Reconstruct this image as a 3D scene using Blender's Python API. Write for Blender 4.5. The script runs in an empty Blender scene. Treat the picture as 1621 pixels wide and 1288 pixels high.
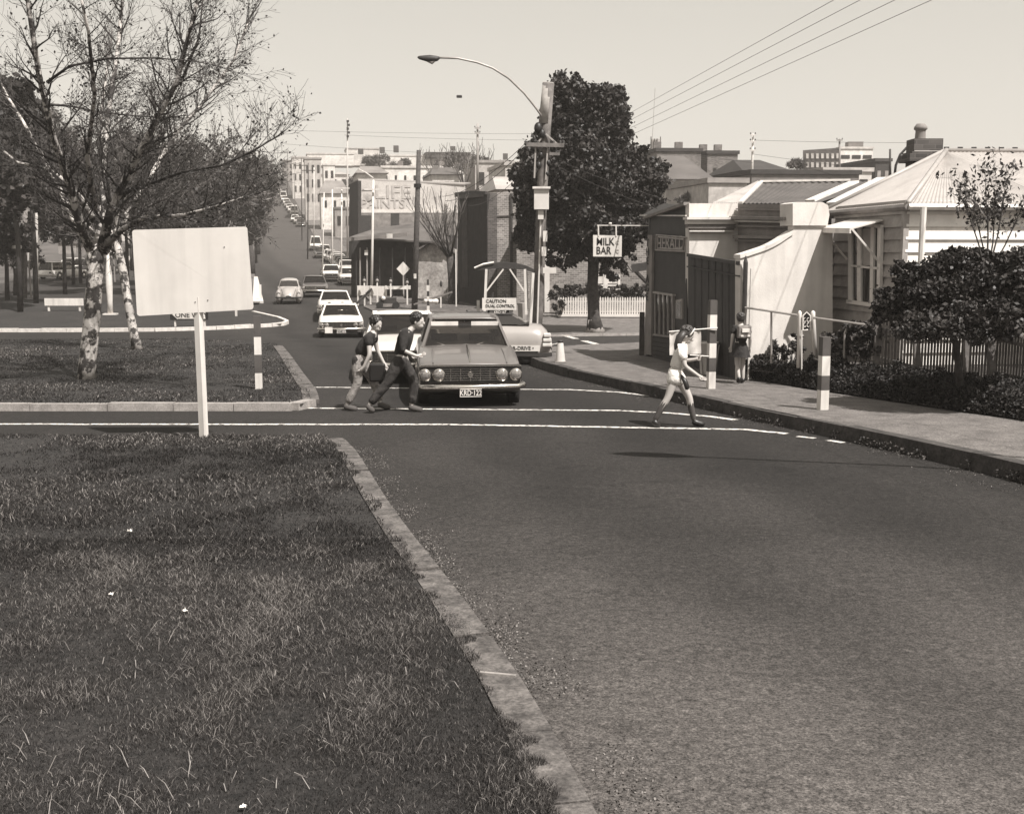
import bpy, bmesh, math, random
import numpy as np
from mathutils import Vector, Matrix, noise
R = math.radians; HAZE = .0007
random.seed(7); rng = np.random.default_rng(7)
SC = bpy.context.scene
COL = SC.collection
# ---------------------------------------------------------------- camera, light, exposure
F, CX, CY, PITCH, HC = 1800.0, 810.5, 644.0, math.atan(244/1800.0), 2.15
cd = bpy.data.cameras.new('camera'); cam = bpy.data.objects.new('camera', cd); COL.objects.link(cam)
cam.location = (0, 0, HC); cam.rotation_euler = (R(90)-PITCH, 0, 0)
cd.sensor_width = 36; cd.lens = 36*F/1621; cd.clip_start = .1; cd.clip_end = 4000
SC.camera = cam
SUN_AZ, SUN_EL = R(-48), R(56)
sv = Vector((math.cos(SUN_AZ)*math.cos(SUN_EL), math.sin(SUN_AZ)*math.cos(SUN_EL), math.sin(SUN_EL)))
sd = bpy.data.lights.new('sun', 'SUN'); sd.energy = 3.9; sd.angle = R(.5); sd.color = (1, .96, .915)
so = bpy.data.objects.new('sun', sd); COL.objects.link(so)
so.rotation_euler = (-sv).to_track_quat('-Z', 'Y').to_euler()
W = bpy.data.worlds.new('World'); SC.world = W; W.use_nodes = True
nt = W.node_tree; nt.nodes.clear()
sky = nt.nodes.new('ShaderNodeTexSky'); sky.sky_type = 'NISHITA'; sky.sun_disc = False
sky.sun_elevation = SUN_EL; sky.sun_rotation = math.atan2(sv.x, sv.y); sky.air_density = 1.0; sky.dust_density = 1.5
bw = nt.nodes.new('ShaderNodeRGBToBW'); mx = nt.nodes.new('ShaderNodeMix'); mx.data_type = 'RGBA'; mx.blend_type = 'MULTIPLY'
mx.inputs[0].default_value = 1; mx.inputs[7].default_value = (1, .955, .865, 1)
bg = nt.nodes.new('ShaderNodeBackground'); bg.inputs[1].default_value = .2
wo = nt.nodes.new('ShaderNodeOutputWorld')
pw_ = nt.nodes.new('ShaderNodeMath'); pw_.operation = 'POWER'; pw_.inputs[1].default_value = .5
nt.links.new(sky.outputs[0], bw.inputs[0]); nt.links.new(bw.outputs[0], pw_.inputs[0]); nt.links.new(pw_.outputs[0], mx.inputs[6])
nt.links.new(mx.outputs[2], bg.inputs[0]); nt.links.new(bg.outputs[0], wo.inputs[0])
SC.view_settings.view_transform = 'Standard'; SC.view_settings.look = 'None'
SC.view_settings.exposure = .95; SC.view_settings.gamma = 1; SC.view_settings.use_curve_mapping = False
SC.render.engine = 'CYCLES'
SC.cycles.use_denoising = True; SC.cycles.max_bounces = 6; SC.cycles.transparent_max_bounces = 12
SC.cycles.volume_bounces = 0; SC.cycles.caustics_reflective = False; SC.cycles.caustics_refractive = False

# ---------------------------------------------------------------- terrain profile and projection
KN = [(-60, 1.0), (-20, .45), (0, 0), (30, -.67), (40, -.93), (48, -1.33), (56, -1.3), (62, -.95), (75, -.78), (92, -.62), (120, .3), (155, 1.6), (225, 7.2), (300, 16), (400, 28), (480, 32), (600, 33), (3000, 30)]
def G(y):
    if y <= KN[0][0]: return KN[0][1]
    for i in range(len(KN)-1):
        a, b = KN[i], KN[i+1]
        if y <= b[0]:
            # smooth with Catmull-like monotone blend
            t = (y-a[0])/(b[0]-a[0]); h = b[0]-a[0]
            p = KN[max(i-1, 0)]; q = KN[min(i+2, len(KN)-1)]
            ma = (b[1]-p[1])/(b[0]-p[0]) if i else (b[1]-a[1])/h
            mb_ = (q[1]-a[1])/(q[0]-a[0])
            t2, t3 = t*t, t*t*t
            return (2*t3-3*t2+1)*a[1]+(t3-2*t2+t)*h*ma+(-2*t3+3*t2)*b[1]+(t3-t2)*h*mb_
    return KN[-1][1]
ct, st_ = math.cos(PITCH), math.sin(PITCH)
CAM = Vector((0, 0, HC))
def ray(px, py):
    a, b = (px-CX)/F, (CY-py)/F
    return Vector((a, ct+b*st_, -st_+b*ct))
def at(px, py, d):                       # point at depth y = d seen at photo pixel
    r = ray(px, py); return CAM + r*(d/r.y)
def g(px, py, dz=0):                     # point where the pixel meets the terrain raised by dz
    r = ray(px, py); r = r/r.y; d = 2.0; lo = d
    while d < 900:
        if HC + r.z*d < G(d)+dz: break
        lo = d; d *= 1.02
    hi = d
    for _ in range(30):
        m = (lo+hi)/2
        if HC + r.z*m < G(m)+dz: hi = m
        else: lo = m
    return CAM + r*hi
def gx(px, d, dz=0):                     # on the terrain at depth d, under pixel column px
    z = G(d)+dz
    for _ in range(3):
        py = 400 - (z-HC)/d*1800
        p = at(px, py, d)
    return Vector((p.x, d, z))
def on(px, py, P0, D):                   # pixel -> vertical plane through P0 with horizontal direction D
    r = ray(px, py); n = Vector((D[1], -D[0], 0)); P0 = Vector((P0[0], P0[1], 0))
    return CAM + r*((P0-CAM).dot(n)/r.dot(n))

# ---------------------------------------------------------------- materials (a toned monochrome world)
def tint(v, s=1): 
    q = math.sqrt(min(v, 1)); return (v, v*(1-(1-(.878+.082*q))*s), v*(1-(1-(.825+.08*q))*s), 1)
MATS = {}
def mat(name, v, rough=.8, n=None, sharp=.17, bump=0, metal=0, spec=.5, n2=None, bscale=None, coat=0, streak=0):
    if name in MATS: return MATS[name]
    m = bpy.data.materials.new(name); m.use_nodes = True; t = m.node_tree; b = t.nodes['Principled BSDF']
    b.inputs['Base Color'].default_value = tint(v); b.inputs['Roughness'].default_value = rough
    b.inputs['Metallic'].default_value = metal; b.inputs['Specular IOR Level'].default_value = spec
    b.inputs['Coat Weight'].default_value = coat
    if n or bump:
        tc = t.nodes.new('ShaderNodeTexCoord')
        def nz(sc, det=5):
            k = t.nodes.new('ShaderNodeTexNoise'); k.inputs['Scale'].default_value = sc; k.inputs['Detail'].default_value = det
            k.inputs['Roughness'].default_value = .65
            t.links.new(tc.outputs['Object'], k.inputs['Vector']); return k
        if n:
            k = nz(n[0]); cr = t.nodes.new('ShaderNodeValToRGB')
            cr.color_ramp.elements[0].position = .5-sharp; cr.color_ramp.elements[1].position = .5+sharp
            cr.color_ramp.elements[0].color = tint(max(v*(1-n[1]), .004)); cr.color_ramp.elements[1].color = tint(min(v*(1+n[1]), .9))
            t.links.new(k.outputs['Fac'], cr.inputs[0]); src = cr.outputs[0]
            if n2:
                k2 = nz(n2[0], 3); mr = t.nodes.new('ShaderNodeMapRange')
                mr.inputs[1].default_value = .3; mr.inputs[2].default_value = .7; mr.inputs[3].default_value = 1-n2[1]; mr.inputs[4].default_value = 1+n2[1]
                t.links.new(k2.outputs['Fac'], mr.inputs[0])
                vm = t.nodes.new('ShaderNodeVectorMath'); vm.operation = 'SCALE'
                t.links.new(src, vm.inputs[0]); t.links.new(mr.outputs[0], vm.inputs['Scale']); src = vm.outputs[0]
            if streak:
                mp = t.nodes.new('ShaderNodeMapping'); mp.inputs['Scale'].default_value = (5, 5, .45); t.links.new(tc.outputs['Object'], mp.inputs[0])
                k3 = t.nodes.new('ShaderNodeTexNoise'); k3.inputs['Scale'].default_value = 1; k3.inputs['Detail'].default_value = 5; t.links.new(mp.outputs[0], k3.inputs['Vector'])
                m3 = t.nodes.new('ShaderNodeMapRange'); m3.inputs[1].default_value = .42; m3.inputs[2].default_value = .72; m3.inputs[3].default_value = 1.03; m3.inputs[4].default_value = 1-streak
                t.links.new(k3.outputs['Fac'], m3.inputs[0]); v3 = t.nodes.new('ShaderNodeVectorMath'); v3.operation = 'SCALE'; t.links.new(src, v3.inputs[0]); t.links.new(m3.outputs[0], v3.inputs['Scale']); src = v3.outputs[0]
            t.links.new(src, b.inputs['Base Color'])
        if bump:
            k = nz(bscale or (n[0] if n else 20)); bp = t.nodes.new('ShaderNodeBump'); bp.inputs['Strength'].default_value = 1
            bp.inputs['Distance'].default_value = bump
            t.links.new(k.outputs['Fac'], bp.inputs['Height']); t.links.new(bp.outputs[0], b.inputs['Normal'])
    MATS[name] = m; return m
def brickmat(name, v, sc=1.0, mort=1.35, rot=0.0):
    m = bpy.data.materials.new(name); m.use_nodes = True; t = m.node_tree; b = t.nodes['Principled BSDF']
    b.inputs['Roughness'].default_value = .9
    tc = t.nodes.new('ShaderNodeTexCoord'); sp = t.nodes.new('ShaderNodeSeparateXYZ'); cb = t.nodes.new('ShaderNodeCombineXYZ')
    ad = t.nodes.new('ShaderNodeMath'); ad.operation = 'MULTIPLY_ADD'
    t.links.new(tc.outputs['Object'], sp.inputs[0]); t.links.new(sp.outputs[1], ad.inputs[0]); ad.inputs[1].default_value = .7; t.links.new(sp.outputs[0], ad.inputs[2])
    t.links.new(ad.outputs[0], cb.inputs[0]); t.links.new(sp.outputs[2], cb.inputs[1])
    br = t.nodes.new('ShaderNodeTexBrick'); br.inputs['Scale'].default_value = sc; br.inputs['Brick Width'].default_value = .27; br.inputs['Row Height'].default_value = .1
    br.inputs['Mortar Size'].default_value = .012; br.inputs['Color1'].default_value = tint(v*.55); br.inputs['Color2'].default_value = tint(v*1.25)
    br.inputs['Mortar'].default_value = tint(v*mort); br.inputs['Bias'].default_value = 0
    t.links.new(cb.outputs[0], br.inputs['Vector'])
    k = t.nodes.new('ShaderNodeTexNoise'); k.inputs['Scale'].default_value = .8; k.inputs['Detail'].default_value = 6
    t.links.new(tc.outputs['Object'], k.inputs['Vector'])
    mr = t.nodes.new('ShaderNodeMapRange'); mr.inputs[1].default_value = .3; mr.inputs[2].default_value = .7; mr.inputs[3].default_value = .75; mr.inputs[4].default_value = 1.2
    t.links.new(k.outputs['Fac'], mr.inputs[0]); vm = t.nodes.new('ShaderNodeVectorMath'); vm.operation = 'SCALE'
    t.links.new(br.outputs['Color'], vm.inputs[0]); t.links.new(mr.outputs[0], vm.inputs['Scale']); t.links.new(vm.outputs[0], b.inputs['Base Color'])
    bp = t.nodes.new('ShaderNodeBump'); bp.inputs['Distance'].default_value = .01; bp.invert = True
    t.links.new(br.outputs['Fac'], bp.inputs['Height']); t.links.new(bp.outputs[0], b.inputs['Normal'])
    return m
def glassmat(name, v=.02, alpha=.55):
    m = bpy.data.materials.new(name); m.use_nodes = True; t = m.node_tree; t.nodes.clear()
    o = t.nodes.new('ShaderNodeOutputMaterial'); a = t.nodes.new('ShaderNodeBsdfTransparent'); a.inputs[0].default_value = (.55, .53, .5, 1)
    gl = t.nodes.new('ShaderNodeBsdfPrincipled'); gl.inputs['Base Color'].default_value = tint(v); gl.inputs['Roughness'].default_value = .04
    gl.inputs['Specular IOR Level'].default_value = .6
    mi = t.nodes.new('ShaderNodeMixShader'); mi.inputs[0].default_value = alpha
    t.links.new(a.outputs[0], mi.inputs[1]); t.links.new(gl.outputs[0], mi.inputs[2]); t.links.new(mi.outputs[0], o.inputs[0]); return m
def leafmat(name, v, var=.5, rough=.6):
    m = bpy.data.materials.new(name); m.use_nodes = True; t = m.node_tree; b = t.nodes['Principled BSDF']
    at_ = t.nodes.new('ShaderNodeAttribute'); at_.attribute_name = 'shade'
    cr = t.nodes.new('ShaderNodeValToRGB'); cr.color_ramp.elements[0].color = tint(v*(1-var)); cr.color_ramp.elements[1].color = tint(v*(1+var*1.6))
    t.links.new(at_.outputs['Fac'], cr.inputs[0]); t.links.new(cr.outputs[0], b.inputs['Base Color'])
    b.inputs['Roughness'].default_value = rough; b.inputs['Specular IOR Level'].default_value = .3
    return m
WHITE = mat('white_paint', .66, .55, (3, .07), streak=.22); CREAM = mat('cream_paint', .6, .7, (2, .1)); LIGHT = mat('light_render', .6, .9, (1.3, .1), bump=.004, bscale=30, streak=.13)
GREY = mat('grey_paint', .3, .7, (3, .15)); MID = mat('mid_grey_paint', .2, .7, (3, .2)); DARK = mat('dark_paint', .03, .6, (4, .3)); BLACK = mat('black_paint', .012, .5)
TIMBER = mat('weathered_timber', .16, .9, (6, .35), bump=.003); DTIMBER = mat('dark_pole_timber', .06, .9, (7, .4), bump=.004); CHROME = mat('chrome', .75, .18, metal=1)
RUBBER = mat('tyre_rubber', .015, .8); GLASS = glassmat('car_glass'); WGLASS = mat('window_glass', .02, .08, spec=.8); CONC = mat('concrete', .27, .9, (5, .25), bump=.003, n2=(40, .2))
CONCD = mat('kerb_concrete', .24, .95, (6, .35), bump=.008, n2=(55, .35)); STEEL = mat('galvanised_steel', .35, .5, (4, .2), metal=.3)
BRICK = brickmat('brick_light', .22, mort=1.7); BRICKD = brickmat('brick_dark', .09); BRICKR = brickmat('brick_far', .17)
IRON = mat('corrugated_iron_pale', .36, .5, (1.5, .12), n2=(9, .06)); IROND = mat('corrugated_iron_dark', .08, .6, (1.5, .25)); SLATE = mat('slate_roof', .1, .7, (2, .3))
SKIN = mat('skin', .45, .6, spec=.3); HAIR = mat('dark_hair', .02, .5); HAIRL = mat('brown_hair', .045, .5)

# ---------------------------------------------------------------- mesh helpers
class MB:
    def __init__(s): s.v = []; s.f = []
    def add(s, vs, fs):
        o = len(s.v); s.v += [tuple(v) for v in vs]; s.f += [tuple(i+o for i in f) for f in fs]; return s
    def box(s, c, d, rz=0, taper=1):
        x, y, z = d[0]/2, d[1]/2, d[2]/2; vs = []
        for k in (-1, 1):
            q = taper if k > 0 else 1
            for a, b in ((-1, -1), (1, -1), (1, 1), (-1, 1)):
                px, py = a*x*q, b*y*q
                vs.append((c[0]+px*math.cos(rz)-py*math.sin(rz), c[1]+px*math.sin(rz)+py*math.cos(rz), c[2]+k*z))
        return s.add(vs, [(3, 2, 1, 0), (4, 5, 6, 7), (0, 1, 5, 4), (1, 2, 6, 5), (2, 3, 7, 6), (3, 0, 4, 7)])
    def bar(s, a, b, w, h=None):
        a, b = Vector(a), Vector(b); h = h or w; d = (b-a).normalized()
        u = d.cross(Vector((0, 0, 1))); u = Vector((1, 0, 0)) if u.length < 1e-3 else u.normalized(); n = u.cross(d)
        vs = [p+u*(i*w/2)+n*(j*h/2) for p in (a, b) for i, j in ((-1, -1), (1, -1), (1, 1), (-1, 1))]
        return s.add(vs, [(3, 2, 1, 0), (4, 5, 6, 7), (0, 1, 5, 4), (1, 2, 6, 5), (2, 3, 7, 6), (3, 0, 4, 7)])
    def tube(s, pts, rad, n=8, cap=True):
        pts = [Vector(p) for p in pts]; o = len(s.v)
        if not hasattr(rad, '__len__'): rad = [rad]*len(pts)
        up = Vector((0, 0, 1)); ref = None
        for i, p in enumerate(pts):
            d = (pts[min(i+1, len(pts)-1)]-pts[max(i-1, 0)])
            d = d.normalized() if d.length > 1e-9 else up
            if ref is None:
                ref = d.cross(up); ref = Vector((1, 0, 0)) if ref.length < .05 else ref.normalized()
            u = (ref-d*ref.dot(d)); u = u.normalized() if u.length > 1e-6 else d.orthogonal().normalized(); w = d.cross(u); ref = u
            for k in range(n):
                a = 2*math.pi*k/n; s.v.append(tuple(p+(u*math.cos(a)+w*math.sin(a))*rad[i]))
        for i in range(len(pts)-1):
            for k in range(n):
                s.f.append((o+i*n+k, o+i*n+(k+1) % n, o+(i+1)*n+(k+1) % n, o+(i+1)*n+k))
        if cap and n > 2:
            s.f.append(tuple(o+k for k in reversed(range(n)))); s.f.append(tuple(o+(len(pts)-1)*n+k for k in range(n)))
        return s
    def lathe(s, c, prof, n=16, axis=2):       # prof: (r, z)
        o = len(s.v)
        for r, z in prof:
            for k in range(n):
                a = 2*math.pi*k/n; p = [r*math.cos(a), r*math.sin(a), z]
                if axis == 1: p = [p[0], p[2], p[1]]
                if axis == 0: p = [p[2], p[0], p[1]]
                s.v.append((c[0]+p[0], c[1]+p[1], c[2]+p[2]))
        for i in range(len(prof)-1):
            for k in range(n): s.f.append((o+i*n+k, o+i*n+(k+1) % n, o+(i+1)*n+(k+1) % n, o+(i+1)*n+k))
        s.f.append(tuple(o+k for k in reversed(range(n)))); s.f.append(tuple(o+(len(prof)-1)*n+k for k in range(n)))
        return s
    def ell(s, c, r, nu=12, nv=8, rot=None):
        o = len(s.v)
        for j in range(nv+1):
            th = math.pi*j/nv
            for k in range(nu):
                a = 2*math.pi*k/nu; p = Vector((r[0]*math.sin(th)*math.cos(a), r[1]*math.sin(th)*math.sin(a), r[2]*math.cos(th)))
                if rot: p = rot @ p
                s.v.append((c[0]+p[0], c[1]+p[1], c[2]+p[2]))
        for j in range(nv):
            for k in range(nu): s.f.append((o+j*nu+k, o+(j+1)*nu+k, o+(j+1)*nu+(k+1) % nu, o+j*nu+(k+1) % nu))
        return s
    def prism(s, pts, ext):                    # planar polygon extruded by vector
        e = Vector(ext); n = len(pts); vs = [Vector(p) for p in pts]+[Vector(p)+e for p in pts]
        return s.add(vs, [tuple(range(n)), tuple(reversed(range(n, 2*n)))]+[(i, i+n, (i+1) % n+n, (i+1) % n) for i in range(n)])
    def build(s, name, m, parent=None, smooth=False, world=True, bevel=0):
        me = bpy.data.meshes.new(name); off = Vector((0, 0, 0)); p = parent
        if world:
            while p: off += p.location; p = p.parent
        vs = s.v if off.length == 0 else [(v[0]-off.x, v[1]-off.y, v[2]-off.z) for v in s.v]
        me.from_pydata(vs, [], s.f); me.validate()
        bm = bmesh.new(); bm.from_mesh(me); bmesh.ops.recalc_face_normals(bm, faces=bm.faces); bm.to_mesh(me); bm.free()
        if smooth: me.polygons.foreach_set('use_smooth', [True]*len(me.polygons))
        me.materials.append(m); o = bpy.data.objects.new(name, me); COL.objects.link(o)
        if parent: o.parent = parent
        if bevel:
            b = o.modifiers.new('bevel', 'BEVEL'); b.width = bevel; b.segments = 2; b.limit_method = 'ANGLE'
        if smooth == 'auto' or bevel:
            pass
        return o
def tag(o, label=None, cat=None, group=None, kind=None):
    if label: o['label'] = label
    if cat: o['category'] = cat
    if group: o['group'] = group
    if kind: o['kind'] = kind
    return o
def thing(name, label, cat, loc=(0, 0, 0), rz=0, group=None):
    o = bpy.data.objects.new(name, None); COL.objects.link(o); o.location = loc; o.rotation_euler = (0, 0, rz); o.empty_display_size = .2
    return tag(o, label, cat, group)
def lettering(txt, size, m, parent, M4, name='lettering', extrude=.004, squeeze=1.0, align='CENTER'):
    c = bpy.data.curves.new(name, 'FONT'); c.body = txt; c.size = size; c.extrude = extrude; c.align_x = align; c.align_y = 'CENTER'; c.offset = size*.012
    c.resolution_u = 3; o = bpy.data.objects.new('t', c); COL.objects.link(o)
    me = bpy.data.meshes.new_from_object(o); bpy.data.objects.remove(o); me.transform(Matrix.Diagonal((squeeze, 1, 1, 1))); me.transform(M4); me.name = name
    me.materials.clear(); me.materials.append(m); ob = bpy.data.objects.new(name, me); COL.objects.link(ob); ob.parent = parent; return ob
def face_mat(P, D, up=Vector((0, 0, 1))):       # text frame: x along D, y up, at P
    x = Vector(D).normalized(); z = x.cross(up); M4 = Matrix((( x.x, up.x, z.x, P[0]), (x.y, up.y, z.y, P[1]), (x.z, up.z, z.z, P[2]), (0, 0, 0, 1))); return M4
def sheet(name, poly, dz, m, kind='structure', zf=None, step=None):
    """flat polygon in plan, cut into strips and draped on the terrain"""
    bm = bmesh.new(); f = bm.faces.new([bm.verts.new((p[0], p[1], 0)) for p in poly])
    ys = [p[1] for p in poly]; y = math.floor(min(ys)); cuts = []
    while y < max(ys):
        cuts.append(y); y += 1.5 if y < 110 else (6 if y < 500 else 100)
    for c in cuts: bmesh.ops.bisect_plane(bm, geom=bm.verts[:]+bm.edges[:]+bm.faces[:], plane_co=(0, c, 0), plane_no=(0, 1, 0))
    bmesh.ops.triangulate(bm, faces=bm.faces)
    for v in bm.verts: v.co.z = (zf(v.co.x, v.co.y) if zf else G(v.co.y))+dz
    bmesh.ops.recalc_face_normals(bm, faces=bm.faces)
    if sum(f.normal.z for f in bm.faces) < 0: bmesh.ops.reverse_faces(bm, faces=bm.faces)
    me = bpy.data.meshes.new(name); bm.to_mesh(me); bm.free(); me.materials.append(m)
    o = bpy.data.objects.new(name, me); COL.objects.link(o); return tag(o, kind=kind)
def cards(name, pos, size, m, parent=None, shade=None, aspect=1.6, nrm=None, kind=None):
    """many leaf-sized quads (rhombus-shaped) at world positions"""
    n = len(pos); pos = np.asarray(pos, float)
    a = rng.normal(size=(n, 3)); a /= np.linalg.norm(a, axis=1)[:, None]
    b = np.cross(a, rng.normal(size=(n, 3))); b /= np.linalg.norm(b, axis=1)[:, None]
    sz = (size*(.6+.8*rng.random(n)))[:, None]
    v = np.empty((n, 4, 3)); v[:, 0] = pos-a*sz*aspect/2; v[:, 1] = pos+b*sz/2; v[:, 2] = pos+a*sz*aspect/2; v[:, 3] = pos-b*sz/2
    return quads(name, v, m, parent, shade, kind)
def quads(name, v, m, parent=None, shade=None, kind=None):
    n = len(v); k = v.shape[1]; off = Vector((0, 0, 0)); p = parent
    while p: off += p.location; p = p.parent
    v = v.reshape(-1, 3)-np.array(off)
    me = bpy.data.meshes.new(name); me.vertices.add(n*k); me.vertices.foreach_set('co', v.ravel().astype(np.float32))
    me.loops.add(n*k); me.loops.foreach_set('vertex_index', np.arange(n*k, dtype=np.int32))
    me.polygons.add(n); me.polygons.foreach_set('loop_start', np.arange(0, n*k, k, dtype=np.int32)); me.polygons.foreach_set('loop_total', np.full(n, k, dtype=np.int32))
    me.update(calc_edges=True)
    s = rng.random(n) if shade is None else shade
    at_ = me.attributes.new('shade', 'FLOAT', 'FACE'); at_.data.foreach_set('value', np.asarray(s, np.float32))
    me.materials.append(m); o = bpy.data.objects.new(name, me); COL.objects.link(o)
    if parent: o.parent = parent
    if kind: o['kind'] = kind
    return o
# ---------------------------------------------------------------- ground, road, lawns, kerbs
def asphalt():
    m = bpy.data.materials.new('asphalt'); m.use_nodes = True; t = m.node_tree; b = t.nodes['Principled BSDF']; L = t.links.new
    tc = t.nodes.new('ShaderNodeTexCoord'); N = t.nodes.new
    def nz(sc, det=6, ro=.6):
        k = N('ShaderNodeTexNoise'); k.inputs['Scale'].default_value = sc; k.inputs['Detail'].default_value = det; k.inputs['Roughness'].default_value = ro
        L(tc.outputs['Object'], k.inputs['Vector']); return k.outputs['Fac']
    def mr(src, a, b_, c, d):
        k = N('ShaderNodeMapRange'); L(src, k.inputs[0])
        for i, q in enumerate((a, b_, c, d)): k.inputs[i+1].default_value = q
        return k.outputs[0]
    def mul(a, b_):
        k = N('ShaderNodeMath'); k.operation = 'MULTIPLY'; L(a, k.inputs[0]); L(b_, k.inputs[1]); return k.outputs[0]
    sp = N('ShaderNodeSeparateXYZ'); L(tc.outputs['Object'], sp.inputs[0])
    w = N('ShaderNodeMath'); w.operation = 'MULTIPLY_ADD'; L(sp.outputs[1], w.inputs[0]); w.inputs[1].default_value = .27; L(sp.outputs[0], w.inputs[2])   # distance across the street
    wob = N('ShaderNodeMath'); wob.operation = 'MULTIPLY_ADD'; L(nz(.35, 3), wob.inputs[0]); wob.inputs[1].default_value = 1.6; L(w.outputs[0], wob.inputs[2])
    cr = N('ShaderNodeValToRGB'); e = cr.color_ramp; e.interpolation = 'EASE'
    L(mr(wob.outputs[0], 1.5, 11.5, 0, 1), cr.inputs[0])
    pts = [(0, .95), (.1, 1.15), (.2, 1.25), (.3, .85), (.42, 1.12), (.55, .76), (.68, 1.0), (.8, .86), (1, 1.3)]
    while len(e.elements) < len(pts): e.elements.new(.5)
    for q, (p, v) in zip(e.elements, pts): q.position = p; q.color = (v*.5, v*.5, v*.5, 1)
    along = N('ShaderNodeValToRGB'); e = along.color_ramp; L(mr(sp.outputs[1], 3, 120, 0, 1), along.inputs[0])   # lighter near, darker at the crossing: road sheen painted into the colour
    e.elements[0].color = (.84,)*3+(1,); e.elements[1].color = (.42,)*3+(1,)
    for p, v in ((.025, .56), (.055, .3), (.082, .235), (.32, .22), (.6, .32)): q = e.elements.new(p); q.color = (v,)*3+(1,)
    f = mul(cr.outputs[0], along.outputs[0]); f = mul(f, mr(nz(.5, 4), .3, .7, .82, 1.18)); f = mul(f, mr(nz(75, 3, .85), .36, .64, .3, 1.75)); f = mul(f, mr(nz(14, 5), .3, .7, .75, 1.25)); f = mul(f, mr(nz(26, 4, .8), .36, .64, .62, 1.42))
    sc = N('ShaderNodeMath'); sc.operation = 'MULTIPLY'; L(f, sc.inputs[0]); sc.inputs[1].default_value = ASPH
    vm = N('ShaderNodeVectorMath'); vm.operation = 'SCALE'; vm.inputs[0].default_value = (1, .908, .852); L(sc.outputs[0], vm.inputs['Scale']); L(vm.outputs[0], b.inputs['Base Color'])
    # fine cracks where the seal has aged
    ds_ = N('ShaderNodeVectorMath'); ds_.operation = 'ADD'; kn = N('ShaderNodeTexNoise'); kn.inputs['Scale'].default_value = 1.3; L(tc.outputs['Object'], kn.inputs['Vector']); L(tc.outputs['Object'], ds_.inputs[0]); L(kn.outputs['Color'], ds_.inputs[1])
    vo = N('ShaderNodeTexVoronoi'); vo.feature = 'DISTANCE_TO_EDGE'; vo.inputs['Scale'].default_value = .42; L(ds_.outputs[0], vo.inputs['Vector'])
    ck = mr(vo.outputs['Distance'], .002, .01, .74, 1); mk = mr(nz(.22, 3), .5, .58, 0, 1)
    mm = N('ShaderNodeMix'); mm.data_type = 'FLOAT'; L(mk, mm.inputs[0]); mm.inputs[2].default_value = 1; L(ck, mm.inputs[3]); f = mul(f, mm.outputs[0]); f = mul(f, mr(nz(2.2, 2, .5), .66, .78, 1, .62)); L(f, sc.inputs[0])
    b.inputs['Roughness'].default_value = .92; b.inputs['Specular IOR Level'].default_value = .25
    bp = N('ShaderNodeBump'); bp.inputs['Distance'].default_value = .008; L(nz(55, 4, .7), bp.inputs['Height']); L(bp.outputs[0], b.inputs['Normal'])
    return m
ASPH = .2
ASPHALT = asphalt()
SOIL = mat('dry_soil_and_grass', .09, .95, (4, .5), bump=.02, n2=(.4, .3)); TURF = mat('turf', .02, .95, (14, .7), bump=.03, n2=(.5, .3)); PATHM = mat('footpath_asphalt', .12, .95, (3, .3), bump=.008, n2=(45, .7))
FARG = mat('far_ground', .08, 1, (.2, .4)); LINE = mat('road_line_paint', .7, .8, (9, .25), n2=(40, .2))
g0 = bpy.data.meshes.new('ground'); 
sheet('ground', [(-700, -40), (900, -40), (1500, 1600), (-1400, 1600)], -.03, FARG)
# main road surface: intersection plus the street up the hill and the street to the left
SD = Vector((-.21, 1, 0))
def street_l(d): return {0: 0}.get(d)
farL = [g(412, 482), gx(404, 100), gx(401, 155), gx(404, 225), gx(418, 300), gx(431, 400)]
farR = [g(590, 482), gx(556, 100), gx(518, 155), gx(489, 225), gx(466, 300), gx(452, 400)]
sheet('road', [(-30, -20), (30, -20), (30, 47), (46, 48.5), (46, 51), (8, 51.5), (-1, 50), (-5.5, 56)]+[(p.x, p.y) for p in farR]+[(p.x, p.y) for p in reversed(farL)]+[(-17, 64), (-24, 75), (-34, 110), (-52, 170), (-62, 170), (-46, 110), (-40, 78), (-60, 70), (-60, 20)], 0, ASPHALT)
def P2(pts, dz=0): return [tuple(g(x, y, dz))[:2] for x, y in pts]
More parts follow.
